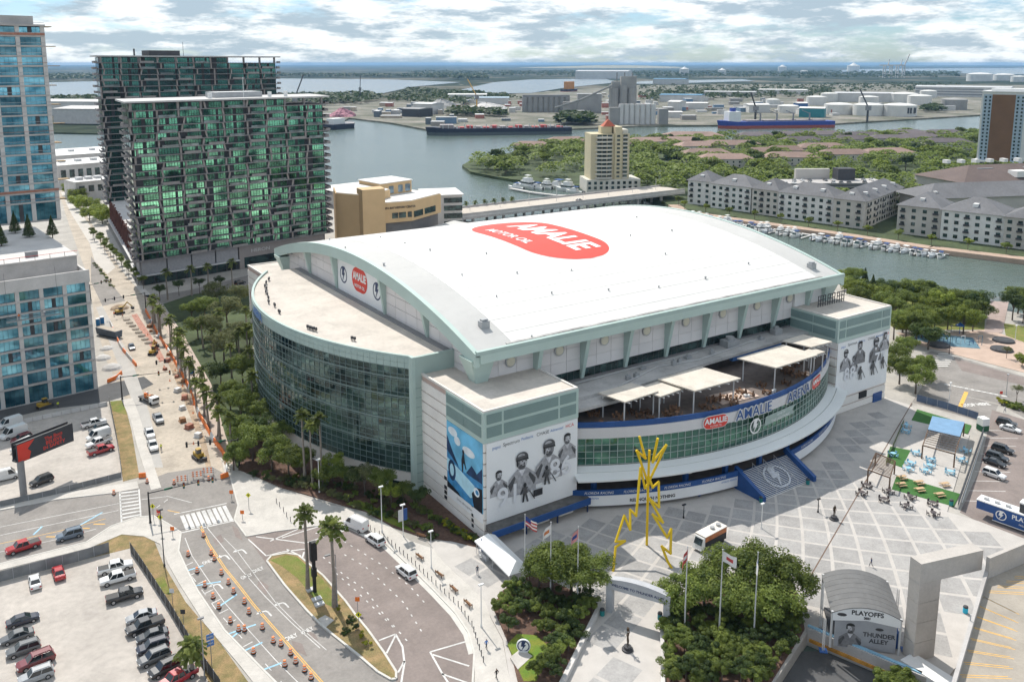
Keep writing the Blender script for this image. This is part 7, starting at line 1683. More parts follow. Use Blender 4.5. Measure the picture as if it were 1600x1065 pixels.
# ---- planting beds (raised)
BEDS = [[(70.65,111.24),(74.53,114.02),(82.05,115.87),(85.86,101.48),(81.82,98.7),(68.26,89.33),(63.38,92.6),(67.59,101.61)],[(91.26,92.37),(96.24,95.15),(104.7,97.19),(117.19,86.55),(109.24,78.38),(93.46,72.76),(81.21,80.97)]]
slab('planting_bed',BEDS,.5,M_mulch,0)
curb([(85.64,101.21),(81.61,98.45),(67.64,88.97)],.7,1.0,'bed_wall',M_conc_l); curb([(91.03,92.13),(80.26,80.51)],.6,1.0,'bed_wall',M_conc_l)
slab('sign_lawn',[[(67.34,101.78),(69.97,102.98),(72.34,101.02),(72.41,98.01),(70.09,95.5),(66.31,92.54),(64.75,93.59)]],.52,mat('lawn_green',(.10,.19,.02),.95,var=.2,scale=.6,fine=.2,c2=(.2,.2,.03)),.3)
slab('sign_pad',[[(65.95,98.97),(68.5,99.74),(68.97,97.3),(65.42,96.09)]],.56,M_walk,.3)
es = thing('emblem_sign','round blue and white bolt emblem sign on the small lawn','sign',(*(68.41,98.91),.56),R(-40)); mb = MB(); mb.tube([(0,-.12,1.0),(0,.12,1.0)],1.1,20); mb.build('disc',M_vinyl,es,local=True); MB().box(-.7,-.3,0,.7,.3,.2).build('foot',M_wh,es,local=True)
em = emblem((0,-.13,1.0),(1,0,0),(0,0,1),.95,es,M_navyd,M_navyd,.01); em.data.transform(Matrix.Translation(wloc(es)))
slab('drum_bed',[[(49.99,185.08),(60.96,209.48),(72.86,222.18),(77.16,180.71),(81.27,162.28),(82.9,150.65),(80.39,129.43),(78.01,128.36),(74.71,133.51),(70.87,137.99),(67.91,144.5),(65.99,152.35),(62.09,159.67),(55.39,171.8),(52.07,181.11)]],.2,M_mulch,0)
slab('drum_lawn',[[(63.98,157.44),(66.2,152.82),(68.34,144.8),(70.79,139.16),(70.73,141.75),(69.24,150.17),(66.84,157.45)]],.22,mat('lawn_green',(.10,.19,.02)),.1)
slab('bed_left',[[(79.6,346.1),(101.6,343.3),(76.08,257.75),(67.04,215.36),(49.99,185.08),(51.9,201.89),(59.46,242.73),(64.3,296.8),(67.0,337.9)]],.1,M_island,0)

# ------------------------------------------------------------------ vehicles
def loft(st):
    """body shell from stations (x, half width, z low, z high)"""
    mb = MB(); k = 8
    for x,w,z0,z1 in st: mb.v.extend([(x,-w * .9,z0),(x,-w,z0 + .16),(x,-w,z1 - .16),(x,-w * .86,z1),(x,w * .86,z1),(x,w,z1 - .16),(x,w,z0 + .16),(x,w * .9,z0)])
    for i in range(len(st) - 1):
        for j in range(k): q = (j + 1) % k; mb.f.append((i * k + j,(i + 1) * k + j,(i + 1) * k + q,i * k + q)); mb.mi.append(0)
    mb.f.append(tuple(range(k))); mb.mi.append(0); n = (len(st) - 1) * k; mb.f.append(tuple(n + j for j in reversed(range(k)))); mb.mi.append(0)
    return mb
M_carglass = mat('car_glass',(.02,.025,.028),.06,var=.1,spec=.8); M_tyre = mat('tyre',(.02,.02,.02),.9); M_rim = mat('rim',(.42,.42,.43),.35,metal=.6); M_hl = mat('headlight',(.72,.74,.76),.15); M_tl = mat('taillight',(.42,.015,.012),.3)
def paint(n,c,r=.28): return mat('paint_' + n,c,r,var=.02,spec=.6,coat=.6)
PAINT = {'white': paint('white',(.72,.72,.71)),'black': paint('black',(.012,.012,.014)),'grey': paint('grey',(.10,.105,.11)),'silver': paint('silver',(.34,.35,.36)),'red': paint('red',(.38,.012,.018)),'maroon': paint('maroon',(.16,.015,.02)),'bluegrey': paint('bluegrey',(.13,.17,.22)),'dark': paint('dark',(.03,.035,.042)),'navy': paint('navycar',(.012,.016,.035))}
# kind: body stations, cabin (x bottom rear/front, x top rear/front, z bottom, z top, half widths), wheelbase, wheel radius
KIND = {'sedan': ([(-2.4,.78,.35,.85),(-2.25,.88,.24,.98),(-1.2,.91,.22,1.0),(.9,.91,.22,.98),(1.9,.87,.24,.84),(2.3,.76,.3,.72),(2.4,.66,.36,.62)],(-1.75,1.15,-1.0,.35,.95,1.45,.82,.64),1.42,.33),
        'suv': ([(-2.35,.8,.4,1.0),(-2.25,.9,.28,1.12),(-1.0,.95,.26,1.14),(1.0,.95,.26,1.12),(1.9,.92,.28,1.02),(2.3,.82,.34,.9),(2.4,.7,.4,.78)],(-2.22,1.15,-1.95,.45,1.08,1.74,.86,.72),1.42,.37),
        'pickup': ([(-2.95,.92,.5,1.12),(-2.9,.97,.42,1.18),(-.9,.99,.38,1.18),(1.1,.99,.38,1.2),(2.2,.97,.4,1.14),(2.75,.9,.44,1.06),(2.9,.78,.5,.9)],(-.95,1.45,-.75,.8,1.14,1.88,.9,.76),1.85,.42),
        'van': ([(-2.75,.92,.4,1.35),(-2.7,.98,.3,1.42),(-1,1.0,.28,1.42),(1.2,1.0,.28,1.38),(2.2,.95,.3,1.16),(2.65,.85,.34,.98),(2.75,.74,.4,.86)],(-2.7,1.95,-2.6,1.1,1.36,2.35,.95,.85),1.75,.36)}
KM = {}
for kn,(st,cb_,wb,wr_) in KIND.items():
    x0,x1,t0,t1,zb,zt,wb_,wt = cb_; d = {}
    d['body'] = loft(st).mesh('body',M_wh,smooth=False)
    d['cabin'] = MB().hexa([(x0,-wb_,zb),(x1,-wb_,zb),(x1,wb_,zb),(x0,wb_,zb),(t0,-wt,zt),(t1,-wt,zt),(t1,wt,zt),(t0,wt,zt)]).mesh('cabin_glass',M_carglass)
    rf = MB(); rf.hexa([(t0 - .04,-wt - .02,zt - .02),(t1 + .04,-wt - .02,zt - .02),(t1 + .04,wt + .02,zt - .02),(t0 - .04,wt + .02,zt - .02),(t0 + .06,-wt + .06,zt + .05),(t1 - .06,-wt + .06,zt + .05),(t1 - .06,wt - .06,zt + .05),(t0 + .06,wt - .06,zt + .05)])
    if kn in ('suv','van'):
        for y in (-wt * .8,wt * .8): rf.bar((t0 + .2,y,zt + .1),(t1 - .2,y,zt + .1),.05)
    d['roof'] = rf.mesh('roof',M_wh)
    pl = MB(); xm = (x0 + x1) / 2; tm = (t0 + t1) / 2
    for sy in (-1,1):
        for a_,b_ in (((x0,t0),(x1,t1),(xm,tm)) if kn != 'van' else ((x0,t0),(x1,t1))): pl.bar((a_,sy * wb_,zb),(b_,sy * wt,zt),.1,.07)
        if kn == 'van': pl.hexa([(x0,sy * (wb_ + .01),zb),(.55,sy * (wb_ + .01),zb),(.55,sy * wb_,zb),(x0,sy * wb_,zb),(t0,sy * (wt + .03),zt),(.45,sy * (wt + .03),zt),(.45,sy * wt,zt),(t0,sy * wt,zt)])
    if kn == 'van': pl.hexa([(x0 - .02,-wb_,zb),(x0,-wb_,zb),(x0,wb_,zb),(x0 - .02,wb_,zb),(t0 - .02,-wt,zt),(t0,-wt,zt),(t0,wt,zt),(t0 - .02,wt,zt)])
    d['pillar'] = pl.mesh('pillars',M_wh)
    wm = MB(); wm.tube([(0,-.12,0),(0,.12,0)],wr_,14); d['tyre'] = wm.mesh('wheel',M_tyre); rm_ = MB(); rm_.tube([(0,-.135,0),(0,.135,0)],wr_ * .62,10); d['rim'] = rm_.mesh('rim',M_rim)
    d['hl'] = MB().box(-.06,-.2,-.07,.06,.2,.07).mesh('headlight',M_hl); d['tl'] = MB().box(-.05,-.16,-.12,.05,.16,.12).mesh('taillight',M_tl)
    if kn == 'pickup': d['bed'] = MB().box(-2.82,-.82,1.1,-1.05,.82,1.2).mesh('bed',M_black)
    KM[kn] = d
def vehicle(kind,color,label,a,b,z=.04,scale=1.0,name=None):
    """a, b: ground points under tail and nose"""
    a,b = Vector(a),Vector(b); c = (a + b) / 2; d = KM[kind]; st,cb_,wb,wr_ = KIND[kind]
    t = thing(name or {'sedan': 'parked_car','suv': 'parked_car','pickup': 'pickup_truck','van': 'van'}[kind],label,{'pickup': 'pickup','van': 'van'}.get(kind,'car'),(c.x,c.y,z),math.atan2(b.y - a.y,b.x - a.x)); t.scale = (scale,) * 3
    for key,nm in (('body','body'),('cabin','windows'),('roof','roof'),('pillar','pillars')):
        o = inst(nm,d[key],t,(0,0,0),local=True)
        if key != 'cabin': o.material_slots[0].link = 'OBJECT'; o.material_slots[0].material = PAINT[color]
    w = st[2][1]
    for x in (-wb,wb):
        for y in (-w + .08,w - .08): o = inst('wheel',d['tyre'],t,(x,y,wr_),local=True); inst('rim',d['rim'],o,(0,0,0),local=True)
    for y in (-w * .66,w * .66): inst('headlight',d['hl'],t,(st[-2][0] + .02,y,st[-2][3] - .1),local=True); inst('taillight',d['tl'],t,(st[0][0] + .0,y * 1.1,st[0][3] - .18),local=True)
    if 'bed' in d: inst('bed',d['bed'],t,(0,0,0),local=True)
    return t
V = vehicle
# gravel car park, bottom left
V('sedan','white','white small sedan near the mesh fence, beside a red car',(7.57,158.22),(7.62,165.03)); V('sedan','red','small red car beside the white sedan near the fence',(11.44,159.21),(11.34,165.42))
V('pickup','white','white pickup with dark bed parked behind another white pickup',(16.89,158.58),(23.28,157.9)); V('pickup','white','white pickup with red load, nose to the left, in the gravel lot',(23.15,154.38),(16.51,154.68)); V('pickup','black','black pickup parked below the two white pickups',(16.79,148.59),(22.99,148.11))
V('sedan','silver','silver sedan at the top of the right car row',(23.72,140.63),(18.48,141.13)); V('pickup','black','black pickup with grey bed cover in the right car row',(24.56,138.05),(17.48,137.58)); V('sedan','dark','dark sedan directly below the black covered pickup',(24.19,134.59),(18.89,134.97)); V('suv','navy','dark hatchback third from bottom in the right row',(23.74,131.71),(18.32,131.93)); V('suv','grey','grey crossover with pale roof in the right row',(23.02,129.32),(18.29,128.84)); V('suv','black','black off-road vehicle near the palm',(23.96,126.06),(19.02,125.2)); V('pickup','red','bright red pickup half hidden by the palm',(24.88,122.91),(20.06,121.62))
V('sedan','navy','black sedan at the top of the left car row',(2.28,150.62),(7.42,150.74)); V('sedan','grey','grey sedan second in the left car row',(6.01,146.58),(1.29,146.39)); V('suv','grey','grey minivan third in the left car row',(6.77,142.35),(1.72,142.35)); V('suv','maroon','dark red large SUV in the left car row',(8.49,138.52),(2.58,137.85),scale=1.1); V('suv','silver','silver car at the bottom of the left row',(7.36,134.65),(3.16,134.53))
# streets
V('pickup','red','red and white pickup waiting on the left street',(9.87,175.6),(3.91,174.88)); V('suv','bluegrey','blue-grey minivan driving on the left street',(17.2,175.07),(12.31,175.04))
V('van','white','white delivery van at the drop-off kerb',(62.93,144.99),(61.05,150.26)); V('suv','white','white SUV parked behind the delivery van',(63.38,137.63),(62.25,143.77)); V('suv','white','white SUV with dark sunroof alone on the apron',(63.34,124.9),(62.64,131.04))
V('pickup','white','white pickup on the closed street, nearest the camera',(36.9,212.8),(36.35,203.13)); V('pickup','white','white pickup behind another on the closed street',(37.64,219.47),(37.26,211.7)); V('pickup','silver','silver pickup with open load on the closed street',(41.28,229.05),(41.17,218.96)); V('sedan','bluegrey','grey car on the sandy street beside the barrier',(47.1,293.6),(46.5,284.1)); V('suv','black','black SUV on the road in front of the green tower',(96.4,350.5),(104.0,353.0)); V('sedan','dark','dark car crossing the bridge',(327.3,418.7),(335.1,419.6),5.66)
# upper car park
V('pickup','white','white pickup at the top of the upper car park row',(23.98,229.54),(30.25,230.06)); V('suv','grey','dark grey car under the white pickup in the upper row',(30.63,226.02),(24.52,225.08)); V('van','white','white van in the middle of the upper row',(30.21,221.71),(23.41,220.11)); V('pickup','white','white pickup with open bed above the red one',(29.42,217.81),(22.95,215.78)); V('pickup','red','red pickup at the bottom of the upper row',(23.17,211.56),(28.85,212.66))
V('van','white','white van with roof ladders by the concrete barrier',(12.39,242.02),(6.65,240.23)); V('van','white','long white van second at the left of the upper car park',(13.06,235.02),(6.44,232.35),scale=1.1); V('suv','maroon','dark maroon car between white vans',(13.93,230.83),(8.32,228.52)); V('van','white','white van nearest the billboard',(13.22,226.08),(8.42,222.65)); V('van','white','white van at the left edge below the billboard',(4.05,209.33),(8.7,209.44)); V('suv','black','black SUV below the billboard',(15.14,203.68),(10.28,202.02))
# right car park
V('suv','black','black SUV behind the white sedan at the right lot',(217.77,103.95),(219.11,99.74)); V('sedan','white','white sedan at the far end of the right lot',(215.38,102.24),(216.36,97)); V('suv','black','black SUV alone in the middle of the right lot',(201.55,97.37),(202.76,91.64)); V('suv','dark','dark car beside the black one at the right lot island',(196.69,95.71),(197.36,90.53)); V('sedan','black','black sedan at the right lot island',(193.76,94.89),(194.08,89.3)); V('suv','white','white SUV nearest the camera in the right lot',(187.62,91.76),(188.06,86.4))
PK = Vector((*(504.5,362.3),11.1))
for i in range(26):
    x,y = -36 + (i % 13) * 5.4,(-9 if i < 13 else 4); ca,sa = math.cos(R(-30)),math.sin(R(-30)); X,Y = PK.x + x * ca - y * sa,PK.y + x * sa + y * ca
    if rnd.random() < .8 and not (i > 13 and 5 < x < 20): cl = rnd.choice(('white','silver','black','grey','white')); tk = vehicle('sedan',cl,cl + ' car parked on the open top of the island parking deck',(X - sa,Y + ca),(X + sa,Y - ca),11.12); tk['group'] = 'cars on the parking deck roof'

# ------------------------------------------------------------------ traffic furniture
M_or = mat('traffic_orange',(.80,.19,.03),.5,var=.06); M_hv = mat('hi_vis_yellow',(.62,.72,.04),.6)
dm = MB(); prof = [(.33,.05),(.31,.24),(.31,.26),(.29,.44),(.29,.46),(.27,.64),(.27,.66),(.25,.84),(.25,.86),(.22,1.0)]
for i in range(len(prof) - 1): dm.cur = 1 if i in (2,6) else 0; dm.lathe(0,0,prof[i:i + 2],12)
me_dr = dm.mesh('drum_body',[M_or,M_fwh]); me_db = MB().lathe(0,0,[(.45,0),(.45,.1),(.33,.14)],12).mesh('rubber_base',M_black)
for p in ((36.26,161.18),(32.14,155.97),(35.81,154.03),(35.78,151.76),(32.14,149.55),(35.6,146.52),(32.15,144.42),(35.81,142.89),(35.79,139.75),(32.45,140.24),(36.47,135.83),(32.48,136.82),(36.25,132.64),(33.01,131.99),(33.51,129.12),(34.28,128.6),(33.8,122.45),(36.83,127.47),(37.2,123.25),(37.95,121.83),(38.48,118.96),(38.47,116.69),(38.94,114.16),(39.14,112.05),(36.85,116.92),(24.89,188.85),(30.68,174.18),(31.84,190.36),(36.57,186.49),(43.28,184.11)):
    t = thing('traffic_drum','orange and white striped traffic drum on the curved road works','drum',(*p,.03),0,'traffic drums on the road works'); inst('drum_body',me_dr,t,(0,0,0),local=True); inst('rubber_base',me_db,t,(0,0,0),local=True)
jb = [MB().hexa([(-.95,-.3,0),(.95,-.3,0),(.95,.3,0),(-.95,.3,0),(-.95,-.12,1.0),(.95,-.12,1.0),(.95,.12,1.0),(-.95,.12,1.0)]).mesh('safety_barrier',m) for m in (M_or,M_wh,M_conc_l)]
def barriers(label,pts,n,mi,grp):
    pts = [Vector(p) for p in pts]
    for i in range(n):
        a,b = along(pts,i / n),along(pts,(i + 1) / n); o = inst('safety_barrier',jb[mi if not isinstance(mi,tuple) else mi[i % len(mi)]],None,((a.x + b.x) / 2,(a.y + b.y) / 2,.1),rz=math.atan2(b.y - a.y,b.x - a.x),scale=((b - a).length / 2.0,1,1)); tag(o,label,'barrier',grp)
barriers('orange safety barrier in the long line beside the palms',[(59.5,331.5),(57.1,301.6),(55.5,271.5),(53.53,243.72),(50.79,221.18),(49.71,203.35),(49.72,194.17),(47.7,185.5)],40,(0,0,0,0,1),'orange barriers along the palm walk')
barriers('orange or white water barrier in front of the glass block',[(8.31,257.84),(14.37,258.61),(20.53,258.35),(27,259.15)],14,(0,0,1,0,1),'water barriers before the glass block'); barriers('orange barrier at the sandy corner',[(35.1,260.3),(37.8,262.1),(39.8,265.8)],4,(0,0),'orange barriers at the sandy corner'); barriers('orange barrier at the closed street mouth',[(30.81,193.89),(32.17,193.35)],2,0,'barriers at the street mouth'); barriers('orange barrier by the walk at the street mouth',[(45.66,183.23),(47.41,183.5)],3,0,'barriers at the walk')
barriers('pale concrete barrier block along the upper car park',[(12.35,241.57),(32.22,242.35)],9,2,'concrete barriers by the upper car park'); barriers('white barrier on the fenced sandy lane',[(45.9,322.4),(44.0,290.2),(44.7,270.4)],12,(2,2,0),'barriers of the sandy lane')
fence('dark chain fence beside the verge of the upper car park',[(32.88,243.51),(30.19,216.43),(27.82,196.26)],1.8,M_meshdk,z=.05); fence('grey mesh fence at the bottom of the upper car park',[(4.42,196.08),(14.36,195.56),(27.65,196.02)],1.3,M_meshgrey,z=.05); fence('grey mesh fence along the gravel lot street side',[(-3.21,166.1),(2.52,165.87),(14.14,165.26),(20.22,165.5)],2.0,M_meshgrey,z=.05); fence('dark mesh fence on the right side of the gravel lot',[(23.51,163.3),(24.18,156.33),(25.41,140.52),(26.08,128.52),(27.25,116.8)],1.9,M_meshdk,z=.05)
def signal(label,p,h,q,n,name='traffic_signal'):
    """mast p with an arm towards ground point q carrying n heads"""
    t = thing(name,label,'traffic signal',(*p,.1)); dx,dy = q[0] - p[0],q[1] - p[1]; MB().lathe(0,0,[(.28,0),(.2,.4),(.13,h)],8).build('mast',M_black,t,local=True); MB().tube([(0,0,h - .3),(dx,dy,h + .1)],[.12,.06],8).build('arm',M_black,t,local=True); an = math.atan2(dy,dx)
    for k in range(n):
        f = 1 - .22 * k - .03; o = MB().box(-.2,-.18,-.62,.2,.18,.62).build('signal_head',M_black,t,local=True); o.location = (dx * f,dy * f,h - .1); o.rotation_euler = (0,0,an)
        for j,m in enumerate((M_tl,M_yellow,M_teal)): l = MB(); l.tube([(0,-.19,.38 - .38 * j),(0,-.24,.38 - .38 * j)],.13,8); l.build('lens',m,o,local=True)
    MB().box(dx * .3 - .8,dy * .3 - .04,h - .35,dx * .3 + .8,dy * .3 + .04,h + .05).build('street_sign',mat('sign_green',(.01,.16,.09),.5),t,local=True)
signal('black mast-arm traffic signal at the main junction corner',(28.8,172.16),6.6,(41.22,170.49),3); signal('black mast-arm signal at the sandy junction',(36.25,244.5),6.6,(48.43,240.23),2); signal('black mast-arm signal hanging over the closed street from the palm side',(50.89,187.12),6.6,(40.22,190.52),3); signal('black mast-arm signal at the tower corner',(59.9,333.3),6.6,(45.6,330.0),3); signal('mast-arm signal over the far end of the closed street',(56.94,251.81),6.4,(46.58,251.36),2); signal('mast-arm signal on the upper street',(44.9,358.1),6.4,(53.2,361.5),3)
def sign(label,p,h,m,kind,z=.12):
    t = thing('road_sign',label,'sign',(*p,z),R(-34)); MB().cyl(0,0,0,h,.05,6).build('post',M_grey,t,local=True); s = .55
    q = [(0,-s),(s,0),(0,s),(-s,0)] if kind == 'd' else [(-s * .7,-s * .7),(s * .7,-s * .7),(s * .7,s * .7),(-s * .7,s * .7)]; mb = MB(); mb.face([(x,-.06,h + y) for x,y in q]); mb.face([(x,-.02,h + y) for x,y in reversed(q)]); mb.build('panel',m,t,local=True)
    if kind == 'd': mb = MB(); mb.face([(x * .12,-.07,h + y * .3) for x,y in arc_poly(0,0,1,1,n=10)]); mb.build('symbol',M_black,t,local=True)
M_sy = mat('sign_yellow',(.70,.68,.02),.5)
for l,p,h,m,k in (('yellow diamond sign left of the junction mast',(29.6,173.1),2.9,M_sy,'d'),('yellow diamond sign in front of the junction mast',(29.8,167.19),3.2,M_sy,'d'),('yellow diamond sign on the plaza corner walk',(46.79,166.76),3.0,M_sy,'d'),('orange square sign by the zebra, near corner',(31.33,164.49),1.6,M_or,'s'),('orange square sign on the plaza corner walk, upper',(45,172.74),1.6,M_or,'s'),('orange square sign on the plaza corner walk, lower',(44.4,163.19),1.6,M_or,'s'),('yellow diamond sign on the median tip',(49.61,118.33),2.8,M_sy,'d'),('orange sign by the median',(51.48,123.05),2.2,M_or,'s'),('red stop sign by the right hand hedge',(232.76,110.67),2.6,M_red,'s'),('red stop sign at the junction corner island',(30.39,171.68),2.2,M_red,'s'),('white sign on the verge',(26.26,142.03),2.6,M_wh,'s'),('dark square sign on the verge',(26.54,135.73),2.2,M_dgrey,'s')): sign(l,p,h,m,k)
for i,(a,b) in enumerate((((40.63,186.6),(42.54,186.04)),((37.21,186.4),(39.33,185.69)),((42.98,187.19),(44.95,186.24)))):
    a,b = Vector(a),Vector(b); t = thing('street_barricade',('striped barricade in the middle of the closed street mouth','striped barricade left of the closed street mouth','striped barricade right of the closed street mouth')[i],'barricade',((a.x + b.x) / 2,(a.y + b.y) / 2,.03),math.atan2(b.y - a.y,b.x - a.x))
    for z in (.5,.95,1.4):
        for k in range(6): MB().box(-1.2 + .4 * k,-.03,z,-.8 + .4 * k,.03,z + .25).build('board',(M_or,M_fwh)[k % 2],t,local=True)
    for x in (-1,1): MB().box(x - .04,-.5,0,x + .04,.5,.06).build('foot',M_grey,t,local=True); MB().box(x - .04,-.04,0,x + .04,.04,1.65).build('upright',M_grey,t,local=True)
# billboard
bb = thing('billboard','dark billboard with red lettering on a thick grey column','billboard',(*(8.99,199.5),.05),math.atan2((19.92,205.23)[1] - (8.92,200.21)[1],(19.92,205.23)[0] - (8.92,200.21)[0]) + R(3))
MB().cyl(0,0,0,7.5,.7,14).build('column',M_grey,bb,local=True); MB().box(-.8,.2,7.4,11.8,1.6,7.8).build('catwalk',M_dgrey,bb,local=True)
MB().box(-.6,-.15,7.2,12.2,.1,11.4).build('panel',mat('billboard_dark',(.045,.05,.06),.5,var=.1),bb,local=True); MB().box(-.6,1.5,7.2,12.2,1.7,11.4).build('back_panel',M_dgrey,bb,local=True)
for z in (11.0,10.2): MB().box(-.6,.7,z,12.2,.9,z + .15).build('rail',M_black,bb,local=True)
mb = MB(); mb.face([(x,-.17,z) for x,z in ((-.5,7.3),(1.9,7.3),(2.4,8.8),(1.7,9.6),(3.4,11.2),(-.5,11.2))]); mb.build('red_shape',M_red,bb,local=True)
for tx,z in (('The Bucs',10.2),('BELIEVE',9.2),('IN SAFETY',8.2)): lt = lettering('billboard_word',tx,M_red,bb,(7.6,-.18,z),(1,0,0),(0,0,1),1.1,bold=.02); lt.data.transform(Matrix.Translation(wloc(bb)))
# digital pole and slabs on the median
t = thing('sign_totem','tall black sign totem standing on the median','totem',(*(47.44,131.94),.2)); MB().box(-.25,-.25,0,.25,.25,6).build('post',M_black,t,local=True); MB().box(-.55,-.4,6,.55,.4,9.4).build('display',M_black,t,local=True); MB().box(-.4,-.35,3,.4,.35,4.6).build('cabinet',M_black,t,local=True)
for i,p in enumerate(((47.1,132.84),(46.91,129.69),(46.74,128.1))): o = MB().box(p[0] - .8,p[1] - .5,.2,p[0] + .8,p[1] + .5,.5).build('utility_box',M_lgrey); tag(o,('pale utility box left of the totem','pale utility box below the totem','second pale utility box below the totem')[i],'utility box')
# construction plant
def digger(label,p,ang,m,exc):
    t = thing('excavator' if exc else 'skid_loader',label,'machine',(*p,.05),R(ang))
    for y in (-.9,.9): MB().prism([(-1.5,y - .25),(1.5,y - .25),(1.5,y + .25),(-1.5,y + .25)],0,.7).build('track',M_dgrey,t,local=True)
    MB().box(-1.4,-.8,.7,1.0,.8,1.5).build('body',m,t,local=True); MB().box(-.2,-.7,1.5,.9,.3,2.5).build('cab',M_carglass,t,local=True); MB().box(-.25,-.75,2.5,.95,.35,2.6).build('cab_roof',m,t,local=True)
    mb = MB(); [mb.bar(a,b,.3) for a,b in ((((.8,.5,1.3),(3.2,.5,3.6)),((3.2,.5,3.6),(5.0,.5,1.6))) if exc else (((-.6,.7,1.4),(1.8,.7,.7)),((-.6,-.7,1.4),(1.8,-.7,.7))))]; mb.build('arm',m,t,local=True); MB().box(4.6 if exc else 1.7,-.3 if exc else -.9,.6 if exc else .1,5.4 if exc else 2.4,1.0 if exc else .9,1.5 if exc else .8).build('bucket',M_dgrey,t,local=True)
M_cat = mat('plant_yellow',(.42,.27,.04),.6,var=.3)
digger('yellow skid loader on the new black asphalt',(17.81,249.9),20,M_cat,False); digger('yellow-brown loader at the closed street mouth',(44.3,196.21),-80,M_cat,False); digger('excavator digging at the far end of the closed street',(50.9,333.3),15,M_cat,True); digger('small yellow excavator by the palm walk trench',(51.3,279.4),60,M_cat,True)
t = thing('flatbed_truck','flatbed work truck loaded with gear on the closed street','truck',(*(41.93,238.52),.05),R(-72)); MB().box(-3.6,-1.1,.8,1.6,1.1,1.1).build('bed',M_dgrey,t,local=True); MB().box(1.7,-1,.5,3.6,1,2.1).build('cab',M_wh,t,local=True); MB().box(2.6,-.95,1.3,3.65,.95,2.0).build('windscreen',M_carglass,t,local=True)
for k in range(9): x,y = rnd.uniform(-3.3,1),rnd.uniform(-.8,.6); MB().box(x,y,1.1,x + .8,y + .5,1.5 + rnd.random()).build('load',rnd.choice((M_wood,M_or,M_lgrey,M_dgrey)),t,local=True)
for x in (-2.6,2.6):
    for y in (-1,1): MB().tube([(x,y - .15,.45),(x,y + .15,.45)],.45,10).build('wheel',M_tyre,t,local=True)
t = thing('site_container','grey open skip container on the sandy lane','container',(*(43.1,306.7),.05),R(-64)); MB().hexa([(-5,-1.2,.3),(5,-1.2,.3),(5,1.2,.3),(-5,1.2,.3),(-5.2,-1.4,2.6),(5.2,-1.4,2.6),(5.2,1.4,2.6),(-5.2,1.4,2.6)]).build('shell',M_bluec if False else mat('skip_blue',(.10,.13,.17),.6,var=.2),t,local=True); MB().box(-5,-1.2,2.5,5,1.2,2.65).build('rubble',M_sand,t,local=True)
for i,p in enumerate(((42.0,322.3),(43.6,323.9),(57.15,254.87))): t = thing('site_toilet',('blue site toilet left of the skip','blue site toilet with pale roof beside the skip','blue site toilet by the palm walk')[i],'cabin',(*p,.05)); MB().box(-.6,-.6,0,.6,.6,2.2).build('cabin',mat('toilet_blue',(.02,.16,.36),.6),t,local=True); MB().box(-.65,-.65,2.2,.65,.65,2.4).build('roof',M_wh,t,local=True)
for i in range(8):
    p = Vector((51.5,323.3)).lerp(Vector((52.4,291.6)),i / 7); o = MB().lathe(p.x,p.y,[(1.3,.03),(1.1,.5),(.5,.8),(.05,.9)],9).build('soil_heap',M_sand); tag(o,'small pale soil heap in the row along the street trench','heap','soil heaps along the trench')
cm_ = MB(); cm_.box(-.2,-.2,0,.2,.2,.05); cm_.lathe(0,0,[(.15,.05),(.03,.72)],8); me_cn = cm_.mesh('traffic_cone',M_or)
pal = MB(); [pal.box(-.6,-.5 + .22 * k,0,.6,-.36 + .22 * k,.14) for k in range(5)]; pal.box(-.5,-.45,.14,.45,.4,.7); me_pal = [pal.mesh('material_pallet',m) for m in (M_wood,M_lgrey,mat('block_red',(.36,.16,.11),.8,var=.2))]
lane = [Vector(p) for p in ((58.7,318.4),(56.3,282.0),(53.89,252.6),(50.91,226.17),(47.95,202.39))]
for i in range(34):
    p = along(lane,(i + .5) / 34) + Vector((rnd.uniform(-4.5,.5),rnd.uniform(-1.5,1.5)))
    if i % 2: o = inst('traffic_cone',me_cn,None,(p.x,p.y,.03)); tag(o,'orange traffic cone among the street works beside the trench','cone','cones of the street works')
    else: o = inst('material_pallet',rnd.choice(me_pal),None,(p.x,p.y,.03),rz=rnd.uniform(0,3),scale=rnd.uniform(.9,1.7)); tag(o,'pallet of building material beside the street trench','pallet','pallets of the street works')
for i,(p,r_) in enumerate((((52.1,340.5),3.4),((37.4,283.7),2.6),((38.3,272.7),3.0),((40.0,293.0),2.2),((52.47,235.84),2.0),((38.0,263.3),1.8))):
    o = MB().lathe(p[0],p[1],[(r_,.03),(r_ * .8,r_ * .22),(r_ * .4,r_ * .42),(.05,r_ * .5)],11).build('rubble_heap',mat('trench_soil',(.36,.27,.19)) if i in (0,4) else M_conc_l); tag(o,('brown soil heap under the excavator arm','pale rubble heap beside the glass block corner, middle','pale rubble heap nearest the sandy junction, larger','pale rubble heap at the skip end','brown soil heap beside the trench','small pale rubble heap by the orange corner barrier')[i],'heap')
